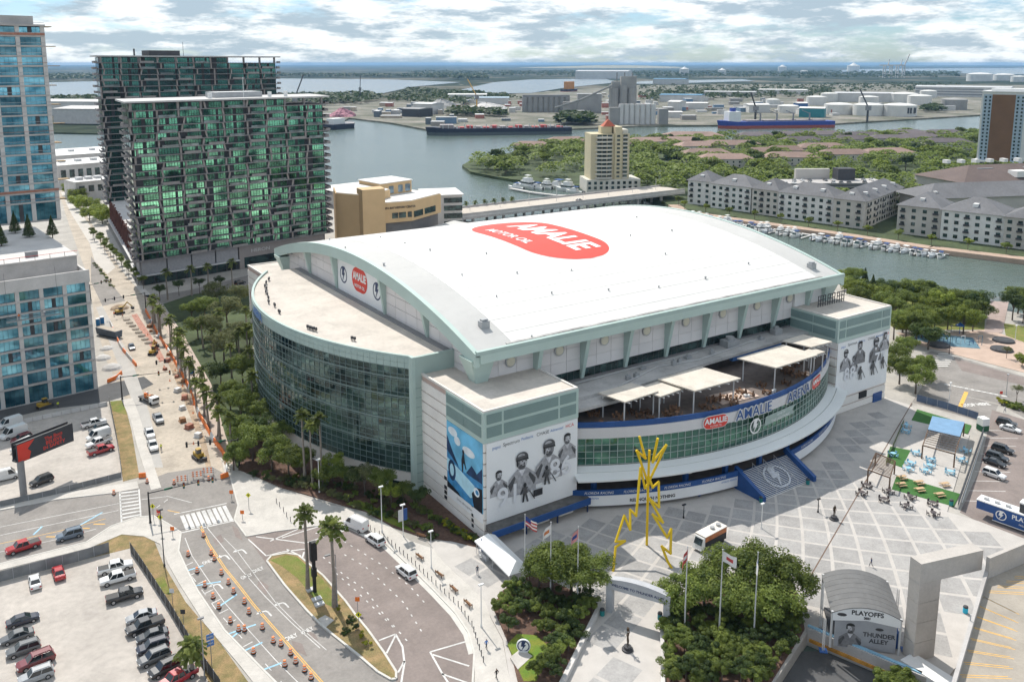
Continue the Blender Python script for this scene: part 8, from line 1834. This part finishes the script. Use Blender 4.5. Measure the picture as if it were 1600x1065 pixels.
# ------------------------------------------------------------------ people and statues
def person_mesh(pose):
    J = {'st': {'hipL': (.1,0,.92),'kneeL': (.11,.02,.5),'ankL': (.11,-.02,.08),'toeL': (.12,.14,.03),'hipR': (-.1,0,.92),'kneeR': (-.11,.02,.5),'ankR': (-.11,-.02,.08),'toeR': (-.12,.14,.03),'elbL': (.27,-.03,1.13),'hanL': (.27,.08,.86),'elbR': (-.27,-.03,1.13),'hanR': (-.27,.08,.86)},
         'wk': {'hipL': (.1,0,.92),'kneeL': (.11,.22,.52),'ankL': (.11,.26,.09),'toeL': (.12,.42,.07),'hipR': (-.1,0,.92),'kneeR': (-.1,-.06,.5),'ankR': (-.1,-.32,.16),'toeR': (-.1,-.2,.03),'elbL': (.25,-.16,1.14),'hanL': (.24,-.06,.9),'elbR': (-.25,.08,1.14),'hanR': (-.22,.3,1.0)},
         'up': {'hipL': (.1,0,.92),'kneeL': (.13,.05,.5),'ankL': (.15,0,.08),'toeL': (.16,.15,.03),'hipR': (-.1,0,.92),'kneeR': (-.13,.05,.5),'ankR': (-.15,-.02,.08),'toeR': (-.16,.13,.03),'elbL': (.36,.02,1.62),'hanL': (.2,.06,1.9),'elbR': (-.36,.02,1.62),'hanR': (-.2,.06,1.9)}}[pose]
    names = ['pel','waist','chest','neck','headb','headt','shL','shR'] + list(J); pos = {'pel': (0,0,.96),'waist': (0,0,1.1),'chest': (0,0,1.36),'neck': (0,.01,1.5),'headb': (0,.03,1.6),'headt': (0,.02,1.74),'shL': (.18,0,1.42),'shR': (-.18,0,1.42)}; pos.update(J)
    rad = {'pel': (.15,.11),'waist': (.14,.1),'chest': (.17,.11),'neck': (.055,.055),'headb': (.085,.09),'headt': (.08,.09),'shL': (.07,.07),'shR': (.07,.07),'hipL': (.095,.095),'hipR': (.095,.095),'kneeL': (.065,.065),'kneeR': (.065,.065),'ankL': (.045,.05),'ankR': (.045,.05),'toeL': (.04,.035),'toeR': (.04,.035),'elbL': (.048,.048),'elbR': (.048,.048),'hanL': (.04,.03),'hanR': (.04,.03)}
    E = [('pel','waist'),('waist','chest'),('chest','neck'),('neck','headb'),('headb','headt'),('chest','shL'),('chest','shR'),('shL','elbL'),('elbL','hanL'),('shR','elbR'),('elbR','hanR'),('pel','hipL'),('hipL','kneeL'),('kneeL','ankL'),('ankL','toeL'),('pel','hipR'),('hipR','kneeR'),('kneeR','ankR'),('ankR','toeR')]
    me = bpy.data.meshes.new('p'); me.from_pydata([pos[n] for n in names],[(names.index(a),names.index(b)) for a,b in E],[]); ob = bpy.data.objects.new('p',me); col.objects.link(ob)
    ob.modifiers.new('s','SKIN'); ob.modifiers.new('d','SUBSURF').levels = 1
    for i,n in enumerate(names): me.skin_vertices[0].data[i].radius = rad[n]; me.skin_vertices[0].data[i].use_root = (n == 'pel')
    out = bpy.data.meshes.new_from_object(ob.evaluated_get(bpy.context.evaluated_depsgraph_get())); bpy.data.objects.remove(ob); return out
M_skin = mat('skin',(.42,.25,.18),.6); M_hair = mat('hair',(.03,.02,.015),.8)
PM = {k: person_mesh(k) for k in ('st','wk','up')}
def person(label,p,ang,pose,shirt,legs,z=.16,s=1.03):
    me = PM[pose].copy(); me.name = 'person'; [me.materials.append(m) for m in (legs,shirt,M_skin,M_hair)]
    for f in me.polygons:
        c = f.center; f.material_index = 3 if c.z > 1.7 or (c.z > 1.6 and c.y < .0 and abs(c.x) < .12) else 2 if (c.z > 1.5 and abs(c.x) < .13) or (abs(c.x) > .2 and c.z < 1.1) else 1 if c.z > .97 else 0; f.use_smooth = True
    o = bpy.data.objects.new('person',me); col.objects.link(o); o.location = (*p,z); o.rotation_euler = (0,0,R(ang)); o.scale = (s,) * 3; tag(o,label,'person')
    return o
M_denim = mat('denim',(.05,.07,.13),.8); M_tee = mat('tee_grey',(.12,.13,.15),.8)
for a in (('person in dark clothes walking across the open plaza',(134.11,83.17),60,'wk',M_denim,M_tee),('person in black walking by the kerb rail, bottom centre',(61.89,96.47),10,'wk',M_black,M_black),('person in dark shirt standing near the white tent',(73.54,120.86),150,'st',M_tee,M_denim),('person in blue shirt walking under the drum trees',(64.19,102.98),190,'wk',M_pblue,M_dgrey),('worker in bright yellow vest beside the skid loader',(21.05,247.73),0,'st',M_hv,M_dgrey,.05),('worker in yellow vest beside the white street pickup',(37.95,205.32),200,'st',M_hv,M_denim,.05),('worker in orange vest at the excavator, left',(48.6,330.9),20,'st',M_or,M_denim,.05),('worker in orange vest at the excavator, right',(50.8,326.6),90,'wk',M_or,M_dgrey,.05),('worker in yellow vest near the drum hedge',(64.85,157.82),40,'st',M_hv,M_denim,.22),('worker in orange vest on the left of the hanging platform',(14.5,254.0),0,'st',M_or,M_denim,23.7),('worker in white on the right of the hanging platform',(20.5,254.4),0,'st',M_wh,M_denim,23.7),('person in white on the walk by the turf café road',(226.21,106.17),80,'wk',M_wh,M_denim)): person(*a)
M_bronze = mat('bronze',(.06,.04,.025),.45,metal=.6,var=.2)
def statue(label,p,ang,pose,s):
    t = thing('statue',label,'statue',(*p,.15),R(ang)); MB().lathe(0,0,[(.9,0),(.9,.25),(.6,.3),(.6,.7)],14).build('plinth',M_dgrey,t,local=True); me = PM[pose].copy(); me.materials.append(M_bronze); o = inst('figure',me,t,(0,0,.68),scale=s,local=True)
    if pose == 'up': MB().lathe(0,0,[(.1,3.25),(.22,3.3),(.2,3.8)],10).build('cup',M_bronze,t,local=True)
statue('bronze statue raising a cup overhead on the walk below the arch',(82.36,90.63),200,'up',1.35); statue('dark bronze standing statue on the open plaza',(142.76,97.29),170,'st',1.4)

# ------------------------------------------------------------------ vegetation
def leaf_mat(name,c,c2,tr=.4):
    m = bpy.data.materials.new(name); m.use_nodes = True; nt = m.node_tree; L = nt.links.new; b = nt.nodes['Principled BSDF']; out = nt.nodes['Material Output']
    b.inputs['Roughness'].default_value = .6; b.inputs['Specular IOR Level'].default_value = .25
    g = N(nt,'ShaderNodeNewGeometry'); nz = N(nt,'ShaderNodeTexNoise'); nz.inputs['Scale'].default_value = .7; nz.inputs['Detail'].default_value = 3; L(g.outputs['Position'],nz.inputs['Vector'])
    mr = N(nt,'ShaderNodeMapRange'); mr.inputs['From Min'].default_value = .3; mr.inputs['From Max'].default_value = .7; L(nz.outputs['Fac'],mr.inputs['Value'])
    mx = N(nt,'ShaderNodeMix',data_type='RGBA'); mx.inputs[6].default_value = (*c2,1); mx.inputs[7].default_value = (*c,1); L(mr.outputs[0],mx.inputs[0])
    oi = N(nt,'ShaderNodeObjectInfo'); m3 = N(nt,'ShaderNodeMapRange'); m3.inputs['To Min'].default_value = .75; m3.inputs['To Max'].default_value = 1.3; L(oi.outputs['Random'],m3.inputs['Value'])
    vm = N(nt,'ShaderNodeVectorMath',operation='SCALE'); L(mx.outputs[2],vm.inputs[0]); L(m3.outputs[0],vm.inputs['Scale']); L(vm.outputs[0],b.inputs['Base Color'])
    t = N(nt,'ShaderNodeBsdfTranslucent'); L(vm.outputs[0],t.inputs['Color']); ms = N(nt,'ShaderNodeMixShader'); ms.inputs[0].default_value = tr
    L(b.outputs[0],ms.inputs[1]); L(t.outputs[0],ms.inputs[2]); L(ms.outputs[0],out.inputs['Surface']); return m
M_oak = leaf_mat('leaf_oak',(.235,.285,.06),(.08,.12,.028)); M_bright = leaf_mat('leaf_bright',(.31,.36,.055),(.13,.18,.035)); M_dkleaf = leaf_mat('leaf_dark',(.10,.145,.042),(.04,.066,.02)); M_pale = leaf_mat('leaf_greygreen',(.22,.225,.095),(.11,.135,.055)); M_palm = leaf_mat('leaf_palm',(.21,.24,.06),(.07,.10,.022)); M_yel = leaf_mat('leaf_yellow',(.38,.36,.02),(.2,.22,.02)); M_bark = mat('bark',(.13,.105,.085),.9,var=.2,scale=2); M_palmbark = mat('palm_bark',(.24,.21,.18),.9,var=.15,scale=2)
def crown_mesh(n,leaf,seed,lobes=9,flat=.8,m=None,cone=False):
    """unit crown: leaf clumps on the skin and inside of several lobes, ragged outline and gaps"""
    r = random.Random(seed); mb = MB(); C = []
    for i in range(lobes):
        a = r.uniform(0,6.283); d = r.uniform(.2,.78) if i else 0; C.append((d * math.cos(a),d * math.sin(a),r.uniform(-.4,.62) * (1 - d * .5),r.uniform(.16,.36)))
    for i in range(n):
        if cone:
            z = r.random() ** 1.4; rad = (1 - z) * .62 * r.uniform(.6,1.05); a = r.uniform(0,6.283); p = Vector((rad * math.cos(a),rad * math.sin(a),z * 2.2 - 1.0)); nr = Vector((math.cos(a),math.sin(a),.5))
        else:
            x,y,z,R_ = r.choice(C); v = Vector((r.gauss(0,1),r.gauss(0,1),r.gauss(.25,1))).normalized(); p = Vector((x,y,z)) + v * R_ * (r.uniform(.72,1.06) if r.random() < .85 else r.uniform(.2,.7)); p.z *= flat; nr = v
        nr = (nr + Vector((r.uniform(-.8,.8),r.uniform(-.8,.8),r.uniform(-.3,.9)))).normalized(); u = nr.cross(Vector((r.random(),r.random(),r.random()))).normalized(); w = nr.cross(u); s = leaf * r.uniform(.6,1.35)
        mb.face([p - u * s,p - w * s * .55,p + u * s,p + w * s * .6])
    return mb
def trunk_mesh(seed,limbs=5):
    r = random.Random(seed); mb = MB(); mb.tube([(0,0,-.3),(.03,.02,.5),(.0,.05,1)],[.095,.07,.055],7)
    for i in range(limbs): a = 6.283 * i / limbs + r.uniform(-.4,.4); mb.tube([(0,.04,.85),(.25 * math.cos(a),.25 * math.sin(a),1.25),(.55 * math.cos(a),.55 * math.sin(a),1.6 + r.uniform(0,.3))],[.05,.035,.012],5)
    return mb.mesh('trunk',M_bark)
TK = [trunk_mesh(s) for s in (1,2)]
CR = {}
for key,n,leaf,lobes,flat,m,sd in (('oak',8000,.036,30,.72,M_oak,1),('oak2',8000,.036,27,.78,M_oak,2),('bright',5000,.045,22,.78,M_bright,3),('dark',5000,.045,22,.85,M_dkleaf,4),('pale',4200,.036,26,.8,M_pale,5),('far1',1500,.08,16,.7,M_oak,6),('far2',1500,.08,16,.75,M_dkleaf,7),('far3',1500,.08,16,.7,M_bright,8),('shrub',3600,.055,14,.75,M_oak,9),('shrubd',3600,.055,14,.8,M_dkleaf,10),('shruby',1800,.06,5,.6,M_yel,11)): CR[key] = crown_mesh(n,leaf,sd,lobes,flat).mesh('crown',m)
CR['cone'] = crown_mesh(3600,.05,12,cone=True).mesh('crown',M_dkleaf)
ADJ = {'oak': 'olive green','oak2': 'mid green','bright': 'bright green','dark': 'dark green','pale': 'grey-green','far1': 'olive green','far2': 'dark green','far3': 'bright green','shrub': 'mid green','shrubd': 'dark green','shruby': 'yellow-green','cone': 'dark'}
def tree(kind,p,h,r,label,grp=None,z=0.,name='leafy_tree',cat='tree',rng=rnd):
    if grp and label.split()[0] in ('leafy','low','green','clipped','small','straggly','hedge'): label = ADJ[kind] + ' ' + label.replace('green tree','tree').replace(' from the tent','')
    t = thing(name,label,cat,(p[0],p[1],z),rng.uniform(0,6.28),grp); cz = h - r * .62 if kind != 'cone' else h - r * 1.1
    inst('trunk',rng.choice(TK),t,(0,0,0),scale=(r * .62,r * .62,max(.4,cz * .62)),local=True); inst('crown',CR[kind],t,(0,0,cz),scale=(r,r,r * rng.uniform(.85,1.0)),local=True); return t
def palm_mesh(seed,n=34,droop=1.0,size=1.0):
    r = random.Random(seed); mb = MB()
    for i in range(n):
        a = i * 2.4 + r.uniform(-.2,.2); el = R(r.uniform(-35,75)); L = size * r.uniform(1.5,2.0); d = Vector((math.cos(a) * math.cos(el),math.sin(a) * math.cos(el),math.sin(el))); side = d.cross(Vector((0,0,1))).normalized(); pv = Vector((0,0,0)); seg = 5; prev = None
        for k in range(seg + 1):
            f = k / seg; p = d * L * f + Vector((0,0,-.75 * droop * f * f * L * .5)); w = side * (.06 + .42 * math.sin(min(1,f * 1.25) * 2.6)) * size * .75; tip = Vector((0,0,-.18 * size * f))
            cur = (p - w + tip,p,p + w + tip)
            if prev and k > 1: mb.face([prev[0],prev[1],cur[1] * .97 + prev[1] * .03,cur[0] * .85 + prev[0] * .15]); mb.face([prev[1],prev[2],cur[2] * .85 + prev[2] * .15,cur[1] * .97 + prev[1] * .03])
            elif prev: mb.face([prev[1] - side * .03,prev[1] + side * .03,cur[1] + side * .03,cur[1] - side * .03])
            prev = cur
    return mb.mesh('fronds',M_palm)
PMs = [palm_mesh(1),palm_mesh(2,38),palm_mesh(3,60,1.3)]
PT = [MB().tube([(0,0,-.02),(.012,.006,.35),(.02,.0,.7),(.0,.0,1.0)],[.034,.022,.019,.021],8).mesh('trunk',M_palmbark),MB().tube([(0,0,-.02),(-.015,.01,.4),(-.01,.02,.75),(0,0,1.0)],[.036,.022,.019,.022],8).mesh('trunk',M_palmbark)]
def palm(p,h,label,grp=None,s=1.0,kind=None,z=.1):
    t = thing('palm_tree',label,'palm',(p[0],p[1],z),rnd.uniform(0,6),grp); inst('trunk',rnd.choice(PT),t,(0,0,0),scale=(9 * min(1.4,s),9 * min(1.4,s),h),local=True); inst('fronds',PMs[rnd.choice((0,1)) if kind is None else kind],t,(0,0,h),scale=s,local=True)
# centre entrance groves
for i,(p,h,r,k) in enumerate((((80.97,108.61),8.6,5.4,'oak'),((83.8,106.71),9.6,6.0,'oak2'),((85.09,103.26),8.8,5.2,'oak'),((80.21,111.33),7.4,4.2,'oak2'))): tree(k,p,h,r,'broad green tree in the left entrance grove, ' + ('second from the tent','tallest at the middle','nearest the arch','nearest the tent')[i],'trees of the left entrance grove',.5)
for i,(p,h,r,k) in enumerate((((94.87,91.95),7.6,5.0,'oak2'),((100.09,91.53),7.8,5.4,'oak'),((105.53,89.99),9.2,6.0,'oak2'),((109.68,87.21),10,6.4,'oak'),((110.62,83.43),8.6,5.4,'oak2'),((101.26,86.27),8.0,6.0,'oak'),((105.17,81.69),7.6,5.4,'oak'))): tree(k,p,h,r,'broad green tree in the right entrance grove, ' + ('nearest the arch','behind the first flagpole','behind the middle flagpole','behind the last flagpole','nearest the stage','in the middle front','front right above the sunken road')[i],'trees of the right entrance grove',.5)
def row(a,b,n,j=0.): return [tuple(Vector(a).lerp(Vector(b),i / max(1,n - 1)) + Vector((rnd.uniform(-j,j),rnd.uniform(-j,j)))) for i in range(n)]
SB = lambda pts,kind,h,r,lab,grp,z=.5,name='shrub': [tree(kind if not isinstance(kind,tuple) else rnd.choice(kind),p,h * rnd.uniform(.8,1.2),r * rnd.uniform(.85,1.2),lab,grp,z,name,'shrub') for p in pts]
SB([(71.96,109.33),(74.06,109.38),(74.51,107.01),(75.53,105.51),(71.26,106.37),(76.04,103.16),(77.23,101.78),(77.63,99.56),(79.61,99.59),(81.99,100.58),(73.56,101.33),(74.46,99.78),(74.88,97.64),(72.7,96.39),(70.83,95.53),(68.85,94.12),(69.48,93.03),(72.04,94.2),(74.34,95.28),(67.09,93.31),(69.22,104.24),(70.43,108.93),(77.2,97.01),(69.14,91.61),(75.89,110.92),(76.51,108.37),(77.79,106.46),(79.06,104.58),(80.31,102.71),(83.14,102.88),(83.18,100.38),(74.8,111.65)],('shrub','shrub','shrubd'),3.0,1.9,'leafy shrub filling the left entrance bed','shrubs of the left entrance bed')
SB(row((88.21,87.43),(102.84,77.27),10,.5) + row((86.5,85.38),(99.88,76.07),10,.5) + row((84.65,83.2),(96.8,74.73),9,.5) + row((83.07,81.31),(94.06,73.63),8,.5) + row((90.04,89.91),(106.18,78.72),10,.6) + row((93.51,90.86),(109.54,80.12),8,.6),('shrub','shrub','shrubd'),3.2,2.0,'leafy shrub filling the right entrance bed','shrubs of the right entrance bed')
SB([(109.16,63.84),(111.72,63.42),(111.79,61.43)],'shrub',4.2,2.6,'leafy bush at the bottom edge below the stage','bushes below the stage',-1.8)
# drum-side greenery
for i,(p,h,r,k) in enumerate((((54.22,187.98),9,5.4,'oak'),((56.01,179.93),8.5,5.0,'oak2'),((53.42,196.62),8,4.6,'oak2'),((58.48,175.72),7.5,4.4,'oak'),((58.66,211.02),9,5.0,'oak'),((64.52,217.05),8,4.4,'dark'),((58.62,221),8,4.4,'oak2'),((67.03,237.66),9,5.0,'oak'),((67.84,259.76),10,6.0,'pale'),((69.6,280.9),10,6.0,'pale'),((79.0,295.6),11,6.6,'pale'),((74.6,307.8),9,5.4,'oak'),((78.1,267.4),9,5.0,'oak2'),((89.9,317.3),9,5.4,'pale'),((84.1,326.4),9,6.0,'pale'),((58.7,197.33),7,4.2,'dark'),((70.8,310.3),7,4.2,'oak'),((61.73,241.21),7,4.2,'dark'),((63.02,205.72),7.5,4.4,'oak2'),((62,190.87),7,4.2,'oak'),((49.16,185.64),6.5,3.8,'oak2'),((74.7,269.7),9,5.4,'pale'),((67.0,286.6),8,4.6,'oak2'))): tree(k,p,h,r,'leafy tree in the belt between closed street and glass drum','trees between street and drum',.1)
for i,(p,h,r,k) in enumerate((((68.75,158.46),7,3.4,'pale'),((70.72,153.89),7.5,3.6,'oak'),((67.63,160.88),6,3.0,'dark'),((71.1,150.47),5.5,2.6,'bright'),((65.93,163.71),6,3.0,'oak2'),((62.51,166),5,2.8,'oak'),((75.19,146.18),5.5,2.6,'dark'),((60.92,175.17),6.5,3.6,'oak2'),((65.67,168.4),6,3.2,'bright'),((73.42,149.85),5.5,2.8,'oak'))): tree(k,p,h,r,'small ornamental tree at the foot of the glass drum, ' + ('grey-green one left of centre','largest one','dark one behind the grey-green','yellowish one at right','oak beside the dark one','leftmost low one','dark one by the cream wall','one under the tall palms','bright one right of the palms','low one before the drum corner')[i],None,.2)
SB(row((52.66,180.71),(58.62,168.95),8,1) + row((59.23,170.6),(73.44,136.27),26,1.2) + row((58.52,174.61),(74.65,146.54),20,1.5),('shrub','shrubd','pale'),1.6,1.2,'low shrub in the bed along the glass drum','shrubs along the glass drum',.2)
SB(row((75.19,146.18),(78.77,128.91),18,.4),('shrub','shrubd'),1.5,1.1,'clipped hedge shrub along the cream block wall','hedge along the cream wall',.2); SB(row((76.73,138.59),(78.15,130.93),8,.4),'shruby',1.3,1.1,'bright yellow-green shrub in front of the cream block wall','yellow shrubs by the cream wall',.2)
SB([(49.35,121.04),(49.18,118.62),(49.19,116.15),(48.71,124.29),(47.5,118.79),(48.8,113.83)],('shrubd','shruby'),1.0,.9,'straggly low bush on the narrow end of the median','bushes on the median',.2)
# palms
for i,(p,h,s) in enumerate((((60.55,171.82),15.5,1.25),((61.21,168.59),14,1.1),((63.25,168.96),15,1.25),((46.7,133.33),14.5,1.4),((48.67,126.39),14.5,1.6))): palm(p,h,('tall palm at the drum hedge, left of a close group','tall palm in the middle of the drum group','tall palm at the drum hedge, right of the group','tall palm on the median beside the totem','tall palm on the median beside the grey lamp')[i],None,s)
palm((24.62,122.59),5.0,'bushy cabbage palm at the gravel lot corner',None,1.35,2)
for i in range(19):
    a = Vector((58.6,313.9)).lerp(Vector((49.72,194.17)),i / 18.0); palm((a.x + rnd.uniform(-1,2.5),a.y + rnd.uniform(-2,2)),rnd.uniform(7.5,10.5),'palm in the long row along the closed street','palms along the closed street',rnd.uniform(1.1,1.45))
for p in ((80.4,269.7),(75.4,251.25),(68.85,236.44),(66.32,223.81),(74.92,258.53),(62.22,213.52),(82.5,284.6),(72.78,259.96),(66.2,264.4),(65.8,275.6),(73.2,282.5),(65.79,244.63)): palm(p,rnd.uniform(8,11),'palm growing close to the glass drum','palms beside the glass drum',rnd.uniform(1.1,1.4))
for p in ((69.9,343.6),(79.1,344.2),(85.6,344.5),(96.0,347.1)): palm(p,11,'palm on the pavement in front of the green tower','palms before the green tower',1.3)
for i in range(6): palm(Vector((260.6,438.4)).lerp(Vector((293.6,438.2)),i / 5),8,'palm beside the bridge end behind the arena roof','palms at the bridge end',1.2)
# street trees near the towers
for p in ((74.9,347.0),(82.6,346.4),(90.4,344.8),(67.0,343.3)): tree('dark',p,6.5,2.6,'dark street tree in front of the green tower','street trees before the green tower',.1)
for i in range(16): p = Vector((65.3,490.6)).lerp(Vector((64.8,365.5)),i / 15.0); tree('far1',(p.x + rnd.uniform(-1,1),p.y),6,2.4,'small street tree along the brick flank of the green tower','street trees by the brick flank',.1)
for p in ((71.5,547.1),(77.0,556.2),(73.5,585.7),(76.0,531.9),(74.9,630.1),(76.1,663.3),(79.7,636.8),(78.4,582.4),(80.2,541.3),(72.6,600.8)): tree('bright',p,9,6.2,'bright green tree at the far end of the street','trees at the street end')
SB(row((56.3,425.9),(55.3,374.3),12,.4),('shrub','shruby'),1.0,1.2,'low planting on the narrow street median','planting on the street median',.05)
for i,(x,y) in enumerate(((14,290),(22,300),(19,310),(28,296),(8,296))): tree('cone',(x,y),7,3.0,'conical dark tree on the terrace of the construction block','terrace trees',czt + 5.7)
# right-hand park
for i,(p,h,r,k) in enumerate((((222.32,133.62),9,5.4,'oak'),((219.28,126.89),8.5,5,'oak2'),((233.65,141.86),8,4.6,'oak'),((231.23,130.69),8,4.4,'oak2'),((244.01,145.24),7.5,4,'oak'))): tree(k,p,h,r,'broad tree beside the far block corner, ' + ('leftmost','front','behind the front one','rightmost by the road','rearmost')[i])
for p,k in (((287.9,195.3),'bright'),((295.1,196.1),'dark'),((294.5,190.9),'cone'),((282.1,188.5),'oak'),((290.7,184.9),'bright'),((283.4,177.5),'oak2'),((294.1,180.5),'cone'),((284.9,171.6),'oak'),((299.1,177.1),'dark'),((294.1,170.3),'oak'),((301.0,170.7),'dark'),((288.8,164.2),'bright'),((296.0,164.2),'bright'),((305.0,165.0),'oak'),((297.9,158.1),'oak2'),((304.7,158.4),'oak'),((299.7,152.3),'oak2'),((283.2,154.4),'oak'),((277.5,155.6),'oak2'),((274.1,160.5),'oak'),((267.1,160.9),'oak2'),((282.9,148.6),'bright'),((288.4,148.4),'oak'),((274.5,169.2),'oak'),((304.7,201.2),'cone'),((313.4,147.8),'dark'),((312.5,143.8),'dark'),((323.2,150.8),'oak'),((322.9,146.2),'oak'),((267.3,154.1),'bright'),((300.9,207.4),'bright'),((301.5,203.4),'oak')): tree(k,p,rnd.uniform(8,11),rnd.uniform(4.4,6.2) if k != 'cone' else 3.6,'leafy tree in the waterside park right of the arena','trees of the waterside park')
for p,k in zip(row((294.5,199.9),(305.2,155.2),12,3) + row((257.73,157.24),(258.81,146.35),4,1),('oak','bright','oak2','dark') * 4): tree(k,p,rnd.uniform(8,11),rnd.uniform(5,6.5),'leafy tree in the waterside park right of the arena','trees of the waterside park')
SB(row((231.7,110.3),(232.44,101.49),12,1.2),('shrub','shruby'),1.5,1.5,'hedge bush beside the right-hand road','hedge at the right road',.1); tree('pale',(236.34,108.27),5,1.8,'young grey-green tree in the right roadside hedge'); tree('pale',(269.9,127.9),4,1.6,'young tree on the pink paving at right'); tree('bright',(266.8,121.7),4,2.6,'bright bush at the right edge of the pink paving')
# island trees, between the roofs
k = 0; ir = random.Random(21)
while k < 150:
    x,y = ir.uniform(240,1150),ir.uniform(220,760)
    if not inside((x,y),HI) or any((x - a) ** 2 + (y - b) ** 2 < (c * .72) ** 2 for a,b,c in BUILT): continue
    if y < 420 and x < 455 and ir.random() < .8: continue
    if not inside((x + 12,y),HI) or not inside((x - 9,y),HI) or not inside((x,y - 9),HI): continue
    tree(ir.choice(('far1','far2','far1','far3')),(x,y),ir.uniform(10,15),ir.uniform(7,11.5),'green tree among the roofs of the island across the channel','trees on the island',0,rng=ir); k += 1
for i in range(16):
    p = along(sw,(i + .5) / 16); tree('far3' if i % 3 else 'far1',(p.x + 9,p.y + 3),6,3,'small tree on the promenade below the apartments','trees on the promenade',.1)
# far woods: leaf masses along the bay and port shores
wd = MB(); wr2 = random.Random(5)
def wood(poly,n,h,q_=9,avoid=False):
    xs_,ys_ = [p[0] for p in poly],[p[1] for p in poly]; c = 0
    while c < n:
        x,y = wr2.uniform(min(xs_),max(xs_)),wr2.uniform(min(ys_),max(ys_))
        if not inside((x,y),poly) or (avoid and (any((x - a) ** 2 + (y - b) ** 2 < (g * .62) ** 2 for a,b,g in BUILT) or not inside((x,y - 10),HI) or not inside((x - 10,y),HI) or (y < 430 and x < 470))): continue
        c += 1; r = h * wr2.uniform(.5,.9)
        for q in range(q_):
            a,e = wr2.uniform(0,6.28),wr2.uniform(.1,1.3); p = Vector((x + r * math.cos(a) * math.cos(e),y + r * math.sin(a) * math.cos(e),h * .35 + r * math.sin(e) * .8)); s = r * (.5 if q_ < 20 else .13); u = Vector((wr2.uniform(-1,1),wr2.uniform(-1,1),wr2.uniform(-.3,.3))).normalized() * s; w = u.cross(Vector((wr2.uniform(-.6,.6),wr2.uniform(-.6,.6),1))).normalized() * s; wd.face([p - u,p - w,p + u,p + w])
for poly,n,h in (([(195.3,2104.4),(227.0,2433.0),(371.0,2429.6),(793.4,2299.2),(1038.9,2305.7),(967.3,2030.0),(785.5,1778.4),(607.4,1763.0),(314.3,2024.8)],900,14),([(917.7,1926.2),(1398.5,2727.9),(1330.9,2050.9),(1200.7,1736.5),(920.3,1618.7)],450,12),([(766.0,1024.9),(809.1,996.1),(898.7,1115.0),(905.8,1193.9)],120,13),([(1509.4,906.2),(1568.5,891.7),(1696.5,971.7),(1664.4,993.2)],50,11),([(741.2,1304.2),(804.0,1219.3),(888.4,1347.4),(821.2,1444.7)],110,11),([(1397.5,1520.8),(2025.0,1474.1),(2620.2,1909.3),(1856.0,2021.0)],300,12),([(479.6,5053),(1923.8,5557),(2433.7,4917),(2465.4,3923),(3331,5300),(674.9,7080)],1500,22),([(2876.0,5605),(3510,4494),(4302,3139),(5337,2971.6),(8189,4563),(4112,8013)],1300,22),([(1385.0,1529.1),(2762.7,1642.5),(3717,2067.2),(2352.9,2600.1)],420,11)): wood(poly,n,h)
o = wd.build('far_wood',M_dkleaf,kind='stuff'); tag(o,'dark far-off woods along the bay shores and port','woods'); wd = MB(); wood(HI,1150,11.5,120,True); o = wd.build('island_wood',M_oak,kind='stuff'); tag(o,'dense green tree canopy filling the island between the roofs','woods')
#, M_dkleaf, kind='stuff'); tag(o, 'dark far-off woods along the bay shores and port', 'woods')
# ------------------------------------------------------------------ the air
hz = MB().box(-41000,-3500,-7,44000,46500,112).build('haze',None,kind='stuff')
hm = bpy.data.materials.new('haze_air'); hm.use_nodes = True; hm.node_tree.nodes.clear(); ho = N(hm.node_tree,'ShaderNodeOutputMaterial'); hv = N(hm.node_tree,'ShaderNodeVolumePrincipled'); hv.inputs['Color'].default_value = (.34,.62,.96,1); hv.inputs['Density'].default_value = .000038; hv.inputs['Anisotropy'].default_value = .0
hm.node_tree.links.new(hv.outputs[0],ho.inputs['Volume']); hz.data.materials.clear(); hz.data.materials.append(hm); tag(hz,'pale blue haze over the whole scene','haze')
